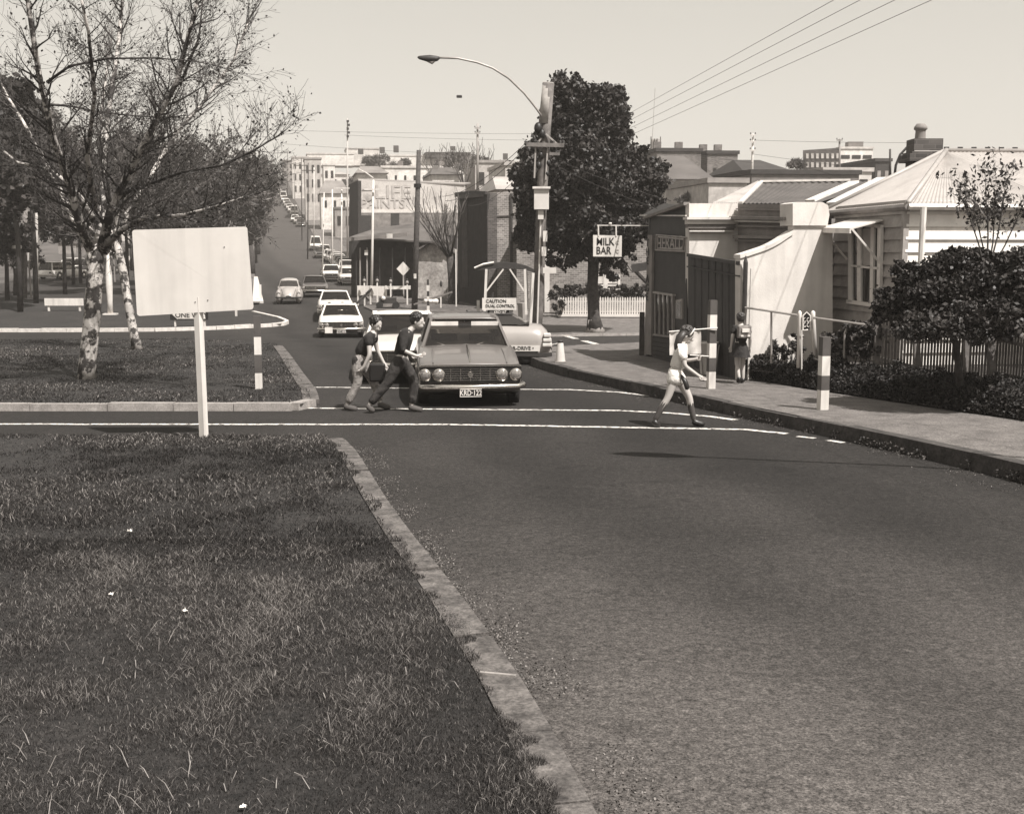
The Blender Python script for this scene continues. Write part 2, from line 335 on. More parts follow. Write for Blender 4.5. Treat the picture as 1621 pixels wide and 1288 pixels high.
# near lawn (median nose the photographer stands on)
LK = [g(x, y, .03) for x, y in ((908, 1310), (848, 1180), (785, 1066), (733, 988), (683, 917), (632, 850), (589, 785), (563, 737), (541, 703))]
d0 = LK[0]-LK[1]
lawn = [(LK[0].x+d0.x*4-.24, LK[0].y+d0.y*4)]+[(p.x-.12, p.y) for p in LK]
nl = g(538, 696, .03); lawn += [(nl.x-.3, nl.y+.25), (-14, nl.y+.45), (-14, -3)]
sheet('lawn', lawn, .05, TURF)
def stones(parent, line, w, h, seg, m, dz=0, jitter=.012, name='kerb_stone', base=-.1):
    """kerb laid as separate stones along a polyline (x, y)"""
    line = [Vector((p[0], p[1], 0)) for p in line]; carry = 0
    L_ = [0]
    for i in range(len(line)-1): L_.append(L_[-1]+(line[i+1]-line[i]).length)
    def pt(s):
        for i in range(len(line)-1):
            if s <= L_[i+1] or i == len(line)-2:
                t = (s-L_[i])/(L_[i+1]-L_[i]); return line[i].lerp(line[i+1], t)
    s = 0
    while s < L_[-1]-.05:
        e = min(s+seg*random.uniform(.85, 1.15), L_[-1]); a, b = pt(s+.006), pt(e-.006); d = (b-a).normalized(); n = Vector((-d.y, d.x, 0))
        j = random.uniform(-jitter, jitter); mb = MB(); vs = []
        for q in (a, b):
            for sx, zz in ((-w/2, base), (w/2, base), (w/2-.012, h+j), (-w/2+.012, h+j)):
                p = q+n*(sx+j*.6); vs.append((p.x, p.y, G(p.y)+dz+zz))
        mb.add(vs, [(0, 1, 2, 3), (7, 6, 5, 4), (0, 4, 5, 1), (1, 5, 6, 2), (2, 6, 7, 3), (3, 7, 4, 0)])
        mb.build(name, m, parent); s = e
CONCN = mat('worn_kerb_concrete', .1, .95, (7, .6), bump=.014, n2=(45, .45), bscale=30)
k1 = tag(bpy.data.objects.new('kerb', None), kind='structure'); COL.objects.link(k1)
stones(k1, [(LK[0].x+d0.x*3, LK[0].y+d0.y*3)]+[(p.x, p.y) for p in LK]+[(nl.x-.1, nl.y+.1)], .24, .05, .85, CONCN)
pq = g(788, 1066, .05); MB().box((pq.x, pq.y, pq.z-.004), (.2, .022, .016), R(-14)).build('kerb_joint', CONC, k1)
# middle island with its kerb
IS = [(-20, 638), (0, 638), (200, 638), (400, 638), (478, 638), (492, 632), (490, 618), (470, 590), (452, 562), (440, 547)]
isl = P2(IS, .12); far_i = [g(438, 543, .12), g(300, 535, .12), g(0, 537, .12), g(-60, 538, .12)]
sheet('island_lawn', [(isl[0][0]-9, isl[0][1])]+isl+[(p.x, p.y) for p in far_i]+[(far_i[-1].x-9, far_i[-1].y)], .105, TURF)
k2 = tag(bpy.data.objects.new('kerb', None), kind='structure'); COL.objects.link(k2)
stones(k2, [(isl[0][0]-8, isl[0][1])]+isl[:6], .22, .125, 1.1, CONC); stones(k2, isl[5:], .3, .118, .9, CONCN)
# far island (rounded nose)
RI = [(-40, 521), (100, 521), (250, 520), (350, 517), (410, 514), (445, 512), (455, 508), (440, 502), (400, 493), (330, 487), (200, 480), (60, 476), (-40, 476)]
ri = P2(RI, .13); sheet('roundabout_lawn', [(ri[0][0]-6, ri[0][1])]+ri+[(ri[-1][0]-8, ri[-1][1])], .12, TURF)
k3 = tag(bpy.data.objects.new('kerb', None), kind='structure'); COL.objects.link(k3)
CONCW = mat('whitewashed_kerb', .55, .9, (5, .2)); stones(k3, [(ri[0][0]-6, ri[0][1])]+ri[:9], .2, .17, 1.0, CONCW)
# right footpath, high kerb
FH = .2
KR = [(1700, 750), (1621, 730), (1400, 683), (1180, 640), (1000, 602), (900, 581), (852, 568), (838, 560), (842, 552), (880, 547), (1010, 541)]
kr = P2(KR, FH); IN = [(1020, 556), (1096, 576), (1176, 597), (1290, 617), (1400, 633), (1500, 648), (1621, 665), (1700, 676)]
inn = P2(IN, FH)
near = (kr[0][0]+4, kr[0][1]-9)
sheet('footpath', [near, (near[0]+2.5, near[1])]+[inn[-1]]+inn[::-1][1:]+[(inn[0][0]+6, inn[0][1]+3.2), (kr[-1][0]+6, kr[-1][1]+.8)]+kr[::-1], FH-.01, PATHM)
BLUE = mat('bluestone_kerb', .045, .9, (5, .5), bump=.01, n2=(30, .4))
k4 = tag(bpy.data.objects.new('kerb', None), kind='structure'); COL.objects.link(k4); stones(k4, [near]+kr, .22, FH-.012, 1.15, BLUE, base=-.1)
# far footpath beyond the cross street
FF = P2([(866, 529), (1030, 527), (1300, 520)], .1)
sheet('footpath', FF+[(40, 60), (8, 60), (FF[0][0], 60)], .1, PATHM)
k5 = tag(bpy.data.objects.new('kerb', None), kind='structure'); COL.objects.link(k5); stones(k5, FF, .2, .1, 1.2, CONC)
# corner reserve with the road works
RV = [tuple(p)[:2] for p in (g(600, 500), g(576, 487), g(586, 476))]
sheet('corner_reserve', RV+[(-3, 76), (3, 70), (FF[0][0]-.4, 60), (FF[0][0]-.4, FF[0][1]+.3), (-.5, 50.5)], .06, SOIL)
def strip(name, A, B, wA, dz, m):
    pts = [(p.x, p.y) for p in A]+[(p.x+w, p.y) for p, w in zip(reversed(A), reversed(wA))]; return sheet(name, pts, dz, m)
strip('footpath', farR, None, [2.2, 3, 3.5, 4, 5, 6], .1, PATHM)
strip('footpath', farL, None, [-2, -3, -3.5, -4, -5, -6], .1, PATHM)
# painted lines
lt_ = LINE.node_tree; lb_ = lt_.nodes['Principled BSDF']; tr_ = lt_.nodes.new('ShaderNodeBsdfTransparent'); mi_ = lt_.nodes.new('ShaderNodeMixShader'); no_ = lt_.nodes.new('ShaderNodeTexNoise'); no_.inputs['Scale'].default_value = 11; no_.inputs['Detail'].default_value = 8; no_.inputs['Roughness'].default_value = .8
mr_ = lt_.nodes.new('ShaderNodeMapRange'); mr_.inputs[1].default_value = .43; mr_.inputs[2].default_value = .5; tc_ = lt_.nodes.new('ShaderNodeTexCoord'); lt_.links.new(tc_.outputs['Object'], no_.inputs['Vector']); lt_.links.new(no_.outputs['Fac'], mr_.inputs[0]); lt_.links.new(mr_.outputs[0], mi_.inputs[0])
lt_.links.new(tr_.outputs[0], mi_.inputs[1]); lt_.links.new(lb_.outputs[0], mi_.inputs[2]); lt_.links.new(mi_.outputs[0], lt_.nodes['Material Output'].inputs[0])
def line(pts, w=.13, dz=.006):
    pp = [g(x, y) for x, y in pts]; mb = MB(); v = []
    for i, p in enumerate(pp):
        d = (pp[min(i+1, len(pp)-1)]-pp[max(i-1, 0)]).normalized(); n = Vector((-d.y, d.x, 0))*w/2; v += [p+n, p-n]
    v = [(q.x, q.y, G(q.y)+dz) for q in v]
    mb.add(v, [(2*i, 2*i+1, 2*i+3, 2*i+2) for i in range(len(pp)-1)]); return tag(mb.build('road_line', LINE), kind='structure')
def seq(x0, y0, x1, y1, n=12): return [(x0+(x1-x0)*i/n, y0+(y1-y0)*i/n+random.uniform(-.25, .25)) for i in range(n+1)]
line(seq(-60, 671.5, 700, 672)+seq(760, 673, 1180, 680)[1:]+[(1248, 687)])
line(seq(458, 646, 980, 650)+[(1060, 654), (1120, 659), (1165, 665)])
line(seq(486, 613, 900, 617)+[(980, 621), (1040, 628)])
line([(470, 647), (440, 645), (405, 646)], .1); line([(1262, 691), (1290, 694)], .1); line([(1310, 697), (1335, 701)], .1)
line(seq(892, 531, 978, 554, 5), .26); line([(870, 546), (886, 543)], .1)

# ---------------------------------------------------------------- grass
def inside(poly, x, y):
    c = np.zeros(len(x), bool); n = len(poly)
    for i in range(n):
        x0, y0 = poly[i]; x1, y1 = poly[(i+1) % n]
        with np.errstate(divide='ignore', invalid='ignore'):
            k = ((y0 > y) != (y1 > y)) & (x < (x1-x0)*(y-y0)/(y1-y0+1e-12)+x0)
        c ^= k
    return c
Gv = np.vectorize(G)
def blades(name, poly, x0, x1, y0, y1, n, hgt, wid, m, zoff, label, seedv=0, clump=1.0):
    x = rng.uniform(x0, x1, n); y = y0*(y1/y0)**rng.random(n)
    # keep within view wedge
    k = inside(poly, x, y) & (np.abs(x) < .47*y+.6); x, y = x[k], y[k]; n = len(x)
    f = np.array([noise.noise((a*.55, b*.35, 3+seedv)) for a, b in zip(x, y)]); f2 = np.array([noise.noise((a*2.3, b*1.9, 9)) for a, b in zip(x, y)])
    k = rng.random(n) < np.clip(.75+.9*f+.4*f2, .12, 1); x, y, f, f2 = x[k], y[k], f[k], f2[k]; n = len(x)
    h = hgt*(.45+.9*rng.random(n))*(1+.9*np.clip(f2, -.4, 1))*(1+.5*f); w = wid*(.6+.8*rng.random(n))*np.clip(y/7, .8, 3)
    z = Gv(np.round(y, 1))+zoff-.005; th = rng.random(n)*2*np.pi; ln = h*(.2+1.1*rng.random(n)); dx, dy = np.cos(th), np.sin(th)
    ph = rng.random(n)*np.pi; wx, wy = np.cos(ph)*w/2, np.sin(ph)*w/2
    v = np.empty((n, 8, 3)); v[:, 0] = np.c_[x-wx, y-wy, z]; v[:, 1] = np.c_[x+wx, y+wy, z]
    mx_, my_, mz_ = x+dx*ln*.35, y+dy*ln*.35, z+h*.62
    v[:, 2] = np.c_[mx_+wx*.8, my_+wy*.8, mz_]; v[:, 3] = np.c_[mx_-wx*.8, my_-wy*.8, mz_]; v[:, 4] = v[:, 3]; v[:, 5] = v[:, 2]
    v[:, 6] = np.c_[x+dx*ln+wx*.15, y+dy*ln+wy*.15, z+h*.95]; v[:, 7] = np.c_[x+dx*ln-wx*.15, y+dy*ln-wy*.15, z+h*.95]
    f3 = np.array([noise.noise((a*.23, b*.5, 17)) for a, b in zip(x, y)])
    sh = np.clip(rng.random(n)**3.6*.95+.32*np.clip(f, -.4, .6)+.55*np.clip(f3, -.5, .5)+.35*np.clip(f2, -.5, .8)*(y < 9)+.13*np.clip((7.5-y)/3, 0, 1)-.03, 0, 1)
    o = quads(name, v.reshape(n*2, 4, 3), m, None, np.repeat(sh, 2)); tag(o, label, 'grass', kind='stuff'); return o
GRASSM = leafmat('grass_blades', .085, .75, .7)
GRASSM.node_tree.nodes['Color Ramp'].color_ramp.elements[1].color = tint(.27); GRASSM.node_tree.nodes['Color Ramp'].color_ramp.elements[0].color = tint(.014)
e_ = GRASSM.node_tree.nodes['Color Ramp'].color_ramp.elements.new(.5); e_.color = tint(.038)
lp = [(p[0], p[1]) for p in lawn]
ro = random.Random(3); ragged = []           # grass creeping over the back of the kerb
for i in range(len(LK)-1):
    for j in range(10):
        p = LK[i].lerp(LK[i+1], j/10); ragged.append((p.x-.07+ro.uniform(-.06, .07)+.05*math.sin(p.y*3.1), p.y))
lp2 = [lp[0]]+ragged+lp[-3:]
blades('grass', lp2, -4, 1.2, 3.9, 9, 560000, .029, .003, GRASSM, .05, 'rough tufted grass of the near lawn beside the left kerb')
blades('grass', lp2, -9, 0, 8, 17, 300000, .034, .0042, GRASSM, .05, 'mown grass further back on the near lawn around the blank sign post')
il = [(isl[0][0]-9, isl[0][1])]+isl+[(p.x, p.y) for p in far_i]+[(far_i[-1].x-9, far_i[-1].y)]
blades('grass', il, -22, -2, 18, 40, 240000, .032, .0042, GRASSM, .105, 'mown grass of the middle island around the two pale trunks', 5)
# stray long pale straws in the nearest grass
mb = []
for i in range(160):
    x, y = random.gauss(-1.55, .9), random.uniform(4.2, 6.6)
    if not inside(lp, np.array([x]), np.array([y]))[0]: continue
    a = random.random()*6.28; l = random.uniform(.05, .13); z = G(y)+.055; w = .0018
    p0 = Vector((x, y, z)); p1 = p0+Vector((math.cos(a)*l*.5, math.sin(a)*l*.5, l*.45)); p2 = p0+Vector((math.cos(a)*l, math.sin(a)*l, l*random.uniform(.1, .6))); n = Vector((-math.sin(a), math.cos(a), 0))*w
    mb.append([p0-n, p0+n, p1+n, p1-n]); mb.append([p1-n, p1+n, p2+n*.2, p2-n*.2])
STRAW = leafmat('dry_straw', .16, .4); o = quads('straw', np.array([[list(q) for q in v] for v in mb]), STRAW); tag(o, 'long dry straws lying across the rough grass in front', 'straw', kind='stuff')
# kerb-side gravel on the road edges
pos = []
for i in range(13000):
    if i % 3:
        t = random.random()*(len(LK)-1); k = int(t); p = LK[k].lerp(LK[k+1], t-k); q = (p.x+.12+abs(random.gauss(0, .16)), p.y)
    else:
        t = random.random()*6; k = int(t); q = (kr[k][0]+(kr[k+1][0]-kr[k][0])*(t-k)-.12-abs(random.gauss(0, .3)), kr[k][1]+(kr[k+1][1]-kr[k][1])*(t-k))
    if noise.noise((q[0]*2.2, q[1]*1.4, 4)) > random.uniform(-.35, .25): pos.append((q[0], q[1], G(q[1])+.004))
GRAVM = leafmat('gravel', .1, .8); o = cards('gravel', pos, .01, GRAVM, aspect=1.1); tag(o, 'loose gravel scattered along both road edges', 'gravel', kind='stuff')
# ---------------------------------------------------------------- buildings
def wallpoly(name, pts, P0, D, thick, m, parent, sign=1):
    n = Vector((-D[1], D[0], 0)).normalized()*thick*sign
    return MB().prism([on(x, y, P0, D) for x, y in pts], n).build(name, m, parent)
ALONG = Vector((-.14, 1, 0)).normalized(); ACR = Vector((1, .14, 0)).normalized()      # along and across the street at the corner block
# --- party wall, shop block
Pc = Vector((4.44, 21.9, 0)); CD = Vector((.963, .27, 0))
tr = thing('terrace_house', 'rendered terrace beside the corner shop with sweeping sunlit white side wall', 'building', (5.4, 22.2, G(22)))
cv = [(1256, 368), (1248, 373), (1238, 380), (1226, 387), (1213, 393), (1198, 398), (1186, 402), (1172, 406)]
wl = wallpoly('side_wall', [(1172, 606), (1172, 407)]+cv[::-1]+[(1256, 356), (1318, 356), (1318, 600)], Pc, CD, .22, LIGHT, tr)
wallpoly('wall_coping', [(x, y-3) for x, y in cv]+[(x, y+3) for x, y in cv[::-1]], Pc-Vector((-.25, .965, 0))*.03, CD, .28, LIGHT, tr)
wallpoly('parapet_pier', [(1255, 357), (1255, 322), (1262, 320), (1302, 320), (1311, 325), (1313, 340), (1310, 357)], Pc-Vector((-.27, .963, 0))*.05, CD, .5, LIGHT, tr)
# recessed street front between the piers: plane runs along the street
q0 = on(1256, 450, Pc, CD); P1 = Vector((q0.x+.02, q0.y+.1, 0)); 
GREYR = mat('grey_shaded_render', .2, .9, (2, .2), bump=.004, bscale=25)  # grey lowered so the colour carries the shade of the street-facing front
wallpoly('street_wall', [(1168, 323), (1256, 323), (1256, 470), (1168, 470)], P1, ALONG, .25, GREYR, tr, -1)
for yy, h, pr, mm in ((342, 5, .2, GREYR), (348, 3, .12, CREAM), (356, 3, .08, GREYR), (372, 5, .12, GREYR), (379, 3, .07, GREYR), (330, 2, .05, GREYR)):
    wallpoly('cornice_moulding', [(1168, yy), (1256, yy+2), (1256, yy+2+h), (1168, yy+h)], P1, ALONG, pr, mm, tr, 1)
shop = thing('corner_shop', 'corner milk bar with dark timber front, white side wall and cornice', 'building', (3.9, 26, G(26)))
Ps = Vector((3.94, 25.4, 0))
wallpoly('side_wall', [(1091, 560), (1091, 322), (1168, 322), (1168, 560)], Ps, CD, .2, LIGHT, shop)
for x0, x1, yy, h, pr, mm in ((1081, 1166, 344, 4, .22, LIGHT), (1084, 1164, 348, 7, .16, LIGHT), (1085, 1161, 355, 6, .12, GREYR), (1090, 1160, 361, 3, .08, GREYR), (1088, 1156, 365, 2, .12, LIGHT)):
    wallpoly('cornice_moulding', [(x0, yy), (x1, yy), (x1, yy+h), (x0, yy+h)], Ps, CD, pr, mm, shop, -1)
# street front of the shop, from near corner to far corner
Pf = Vector((3.4, 29.25, 0)); FD = (Pf-Ps).normalized()
DKPAINT = mat('dark_shaded_paint', .024, .6, (3, .35));  # dark paint, with the shade on the shop's street front put into its colour
wallpoly('street_wall', [(1020, 560), (1030, 345), (1091, 323), (1091, 576)], Ps, FD, .2, DKPAINT, shop, -1)
wallpoly('parapet_cap', [(1026, 343), (1092, 320), (1092, 325), (1026, 347)], Ps, FD, .14, GREYR, shop, 1)
wallpoly('corner_pilaster', [(1023, 560), (1029, 372), (1036, 372), (1034, 562)], Ps, FD, .06, MID, shop, 1)
for i, ch in enumerate('THE AGE'):
    if ch == ' ': continue
    yy = 385+i*14.2; pt = on(1029.5-(yy-385)*.01, yy, Ps, FD)-Vector((FD.y, -FD.x, 0))*.075
    lettering(ch, .27, BLACK, shop, Matrix.Translation(-shop.location) @ face_mat(pt, -FD), squeeze=1.6, name='wall_letter')
for x0, x1, y0, y1 in ((1040, 1068, 468, 528),):
    fr = wallpoly('shop_window', [(x0, y1), (x0, y0-4), (x1, y0), (x1, y1+3)], Ps, FD, .03, WGLASS, shop, 1)
    for x in (x0, x0+7, x0+14, x0+21, x1): wallpoly('mullion', [(x-.7, y1+1), (x-.7, y0-3), (x+.7, y0-3), (x+.7, y1+1)], Ps, FD, .06, MID, fr, 1)
    wallpoly('window_head', [(x0-2, y0-7), (x1+2, y0-2), (x1+2, y0+1), (x0-2, y0-4)], Ps, FD, .08, GREY, fr, 1)
    wallpoly('window_sill', [(x0-2, y1), (x1+2, y1+4), (x1+2, y1+7), (x0-2, y1+3)], Ps, FD, .08, MID, fr, 1)
for k in range(5): wallpoly('stall_board', [(1034, 533+k*7), (1088, 541+k*8), (1088, 548.4+k*8), (1034, 539.4+k*7)], Ps, FD, .03, DKPAINT, shop, 1)
wallpoly('door', [(1076, 560), (1076, 440), (1089, 441), (1089, 566)], Ps, FD, .03, DARK, shop, 1)
nb = wallpoly('notice_case', [(1074, 504), (1074, 475), (1084, 473), (1084, 505)], Ps, FD, .07, GREY, shop, 1); wallpoly('notice_glass', [(1075.2, 502), (1075.2, 478), (1082.8, 477), (1082.8, 503)], Ps, FD, .08, WGLASS, nb, 1)
# roof behind the parapet of the shop
MB().prism([Ps+Vector((0.1, .3, 3.0)), Ps+Vector((4.5, 1.3, 3.0)), Pf+Vector((4.5, .9, 3.0)), Pf+Vector((.1, 0, 3.0))], (0, 0, .12)).build('roof', IROND, shop)
MB().prism([Pf+Vector((.05, -.05, -.7)), Pf+Vector((5, 1.3, -.7)), Pf+Vector((5, 1.3, 3.1)), Pf+Vector((.05, -.05, 3.1))], (.02, -.2, 0)).build('rear_wall', DKPAINT, shop)
# dark infill along the footpath in front of the terrace
inf = thing('boarded_front', 'tall dark boarded front enclosing the yard between shop and white wall', 'fence', (4.2, 23.6, G(23.6)))
ID = (Ps-Pc).normalized(); n = 15; a = on(1175, 500, Pc, ID)
for i in range(n):
    x0, x1 = 1172-(81/n)*i, 1172-(81/n)*(i+1)+.25; yt = lambda x: 418-(1174-x)*(13/83); yb = lambda x: 604-(1174-x)*(26/83)
    wallpoly('board', [(x0, yb(x0)), (x0, yt(x0)), (x1, yt(x1)), (x1, yb(x1))], Pc+Vector((-.03*(i % 2)*.3, 0, 0)), ID, .03, DKPAINT, inf)
wallpoly('top_rail', [(1174, 414), (1091, 401), (1091, 406), (1174, 420)], Pc-Vector((.05, 0, 0)), ID, .06, DARK, inf)
wallpoly('mid_rail', [(1174, 436), (1091, 421), (1091, 423), (1174, 438)], Pc-Vector((.05, 0, 0)), ID, .06, DARK, inf)
pp = on(1174, 600, Pc, ID); MB().tube([(pp.x, pp.y-.08, G(22)), (pp.x, pp.y-.08, on(1172, 415, Pc, ID).z), (pp.x, pp.y-.08, on(1172, 405, Pc, ID).z)], [.045, .045, .01], 8).build('corner_post', DARK, inf)
MB().tube([(pp.x+.1, pp.y-.12, G(22)), (pp.x+.1, pp.y-.12, on(1177, 425, Pc, ID).z)], .018, 6).build('down_pipe', WHITE, inf)
# --- weatherboard house
Hc = Vector((7.0, 20.5, 0)); hz0 = G(20)-.1
hs = thing('weatherboard_house', 'weatherboard cottage with pale iron hip roof and hooded side window', 'house', (8, 21.5, hz0))
WB = mat('shaded_weatherboard', .3, .75, (4, .18), n2=(.8, .2)); WBW = mat('white_weatherboard', .72, .7, (4, .12))  # first one darkened to paint in the shade on the street side; second is sunlit
NAL = Vector((-.14, .99, 0)); NAC = Vector((.985, .14, 0))
def board_row(name, P, D, y0, L, z, h, m, nrm):
    a = P+D*0+Vector((0, 0, z)); v = [a+nrm*.06, a+D*L+nrm*.06, a+D*L+nrm*.012+Vector((0, 0, h)), a+nrm*.012+Vector((0, 0, h)), a, a+D*L, a+D*L+Vector((0, 0, h)), a+Vector((0, 0, h))]
    return MB().add(v, [(0, 1, 2, 3), (0, 4, 5, 1), (3, 2, 6, 7), (0, 3, 7, 4), (1, 5, 6, 2)]).build(name, m, hs)
zt_ = 2.15+.83; nrmL = Vector((-.99, -.14, 0)); nrmF = Vector((.14, -.985, 0))
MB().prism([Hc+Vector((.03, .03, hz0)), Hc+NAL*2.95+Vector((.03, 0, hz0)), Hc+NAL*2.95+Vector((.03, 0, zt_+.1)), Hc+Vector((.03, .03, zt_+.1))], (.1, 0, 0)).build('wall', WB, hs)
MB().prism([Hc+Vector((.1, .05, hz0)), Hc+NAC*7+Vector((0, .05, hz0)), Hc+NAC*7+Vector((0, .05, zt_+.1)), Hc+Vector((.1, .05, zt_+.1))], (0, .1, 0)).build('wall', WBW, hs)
hb = .225; nb_ = int((zt_-hz0)/hb)+1
for k in range(nb_):
    z = hz0+k*hb
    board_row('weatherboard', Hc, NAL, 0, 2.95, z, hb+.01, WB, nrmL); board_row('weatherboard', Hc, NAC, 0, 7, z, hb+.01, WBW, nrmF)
MB().box((Hc.x-.0, Hc.y-.0, (hz0+zt_)/2), (.1, .1, zt_-hz0), R(8)).build('corner_board', WB, hs)
# window in the side wall with hood
def onl(px, py): return on(px, py, Hc+nrmL*.05, NAL)
def lpoly(nm, pts, th, m, par, s=-1): n_ = nrmL*th; return MB().prism([onl(x, y) for x, y in pts], n_).build(nm, m, par)
wn = lpoly('window', [(1351, 474), (1351, 358), (1396, 362), (1393, 480)], .02, WGLASS, hs)
for nm, pts in (('frame', [(1347, 478), (1347, 352), (1352.5, 352), (1352.5, 478)]), ('frame', [(1392, 482), (1394, 356), (1399, 356), (1397, 482)]), ('frame', [(1347, 352), (1399, 356), (1399, 361), (1347, 357)]), ('sill', [(1344, 474), (1400, 482), (1400, 488), (1344, 480)]), ('sash_rail', [(1352, 419), (1395, 423), (1395, 427), (1352, 422)]), ('mullion', [(1361, 477), (1361, 357), (1367, 357), (1367, 478)]), ('mullion', [(1381, 479), (1383, 358), (1388, 358), (1386, 480)])):
    lpoly(nm, pts, .06, CREAM, wn)
lpoly('curtain', [(1368, 420), (1368, 362), (1382, 362), (1381, 420)], .028, GREY, wn)
ho = [onl(1347, 350)+nrmL*.02, onl(1399, 350)+nrmL*.02]; out = nrmL*.62+Vector((0, 0, -.16)); 
hd_ = MB().prism([ho[0], ho[1], ho[1]+out, ho[0]+out], (0, 0, .03)).build('window_hood', CREAM, hs)
MB().bar(ho[0]+out+Vector((0, 0, -.02)), ho[1]+out+Vector((0, 0, -.02)), .03, .09).build('hood_fascia', WHITE, hd_); 
for h_ in ho: MB().bar(h_+out*.95, h_+Vector((0, 0, -.75))+nrmL*.03, .035).build('hood_brace', CREAM, hd_)
dp = on(1318, 500, Hc, NAL); MB().tube([dp+nrmL*.06+Vector((0, 0, -1.4)), dp+nrmL*.06+Vector((0, 0, 1.5))], .035, 8).build('down_pipe', WB, hs)
# roof, corrugated: sheets with real ripples
def ripple(name, quad, m, parent, pitch=.08, amp=.009):
    """quad a-b along the eave, d-c along the ridge; corrugations run from eave to ridge"""
    a, b, c, d = [Vector(p) for p in quad]; L = (b-a).length; n = max(4, int(L/pitch*4)); up = (b-a).cross(d-a).normalized(); up = -up if up.z < 0 else up; v = []
    for i in range(n+1):
        t = i/n; o = up*(amp*math.sin(t*L/pitch*2*math.pi)); v += [a.lerp(b, t)+o, d.lerp(c, t)+o]
    return MB().add(v, [(2*i, 2*i+2, 2*i+3, 2*i+1) for i in range(n)]).build(name, m, parent, True)
ez = zt_+.02; e1 = Hc+nrmL*.06+nrmF*.2+Vector((0, 0, ez)); e2 = Hc+NAL*3.4+nrmL*.06+Vector((0, 0, ez)); apx = at(1498, 240, 24.0); e3 = e1+NAC*9; rdg = apx+Vector((.985, .06, 0))*6.5
eb = e2+NAC*9
def hip_sheet(nm, A_, B_, C_, D_): return ripple(nm, (A_, B_, C_, D_), IRON, hs)
hip_sheet('roof_sheet', e1, e1.lerp(e3, .33), apx, apx); hip_sheet('roof_sheet', e1.lerp(e3, .33), e1.lerp(e3, .66), apx.lerp(rdg, .5), apx); hip_sheet('roof_sheet', e1.lerp(e3, .66), e3, rdg, apx.lerp(rdg, .5))
hip_sheet('roof_sheet', e2, e1, apx, apx); hip_sheet('roof_sheet', eb, e2, apx, rdg)
for a_, b_ in ((e1, apx), (e2, apx), (apx, rdg)): MB().tube([a_+Vector((0, 0, .02)), b_+Vector((0, 0, .03))], .05, 7).build('ridge_cap', IRON, hs, True)
for k in range(22): 
    p_ = apx.lerp(rdg, k/22); MB().box((p_.x, p_.y, p_.z+.07), (.1, .03, .05)).build('ridge_cresting', DARK, hs)
MB().tube([e2+Vector((0, 0, -.05)), e1+Vector((0, 0, -.05))], .06, 6).build('gutter', MID, hs); MB().tube([e1+Vector((0, 0, -.05)), e3+Vector((0, 0, -.05))], .06, 6).build('gutter', WHITE, hs)
MB().prism([e2+Vector((0, 0, -.08)), e1+Vector((0, 0, -.08)), e3+Vector((0, 0, -.08)), e3+Vector((0, .5, -.08)), e1+Vector((.4, .45, -.08)), e2+Vector((.4, 0, -.08))], (0, 0, .02)).build('soffit', DARK, hs)
v0 = on(1462, 330, e1+nrmF*1.0, NAC)
MB().tube([(v0.x, v0.y, ez-.1), (v0.x, v0.y, hz0)], .055, 8).build('verandah_post', WHITE, hs)
lo = e1+NAC*2.6+Vector((0, 0, -.06)); lo2 = lo+nrmF*1.3+Vector((0, 0, -.45)); MB().prism([lo, lo+NAC*6, lo2+NAC*6, lo2], (0, 0, .06)).build('verandah_roof', DARK, hs)
MB().box((lo2.x+.25, lo2.y+.2, 1.3), (.09, .09, 2.6)).build('verandah_post', DARK, hs)
MB().box((lo.x+2.3, lo.y+.33, 1.5), (1.0, .12, 1.7), R(8)).build('front_window', WGLASS, hs)
# chimney
c0 = at(1462, 262, 25.2); ch = MB().box((c0.x, c0.y, c0.z-.1), (.62, .5, 1.3)).box((c0.x, c0.y, at(0, 251, 25.2).z), (.86, .72, .16)).box((c0.x, c0.y, at(0, 246, 25.2).z), (.74, .62, .12)).build('chimney', BRICKD, hs)
MB().box((c0.x, c0.y, at(0, 239, 25.2).z), (.66, .56, .14), taper=.72).build('chimney_cap', GREY, ch)
zc = at(0, 235, 25.2).z; MB().lathe((c0.x-.1, c0.y, zc), [(.13, 0), (.12, .1), (.105, .36), (.11, .38), (.14, .4), (.14, .45), (.1, .5), (.09, .52)], 18).build('chimney_pot', mat('terracotta_pot', .22, .8, (5, .2)), ch, True)
# --- roofs behind the shop
rt = thing('terrace_roof', 'long dark corrugated hip roof with pale flashings behind the white parapet', 'roof', tuple(at(1260, 320, 28)))
ripple('roof_sheet', (at(1170, 322, 27.2), at(1290, 322, 27.2), at(1400, 287, 31), at(1205, 289, 31)), IROND, rt, .1, .014)
ripple('roof_sheet', (at(1128, 322, 29), at(1172, 322, 27.2), at(1205, 289, 31), at(1200, 287, 31)), IRON, rt, .13, .02)
for a_, b_, w_ in (((1172, 321, 27.1), (1205, 288, 30.9), .1), ((1203, 287, 30.9), (1345, 285, 30.9), .14), ((1282, 318, 26.8), (1352, 288, 27.6), .3), ((1318, 322, 26.4), (1398, 282, 27.8), .34)): MB().bar(at(*a_), at(*b_), w_, .05).build('flashing', WHITE, rt)
MB().prism([at(1120, 326, 29.5), at(1320, 326, 27.4), at(1400, 292, 31.4), at(1205, 292, 31.4)], (0, 0, -.05)).build('ceiling_deck', DARK, rt)
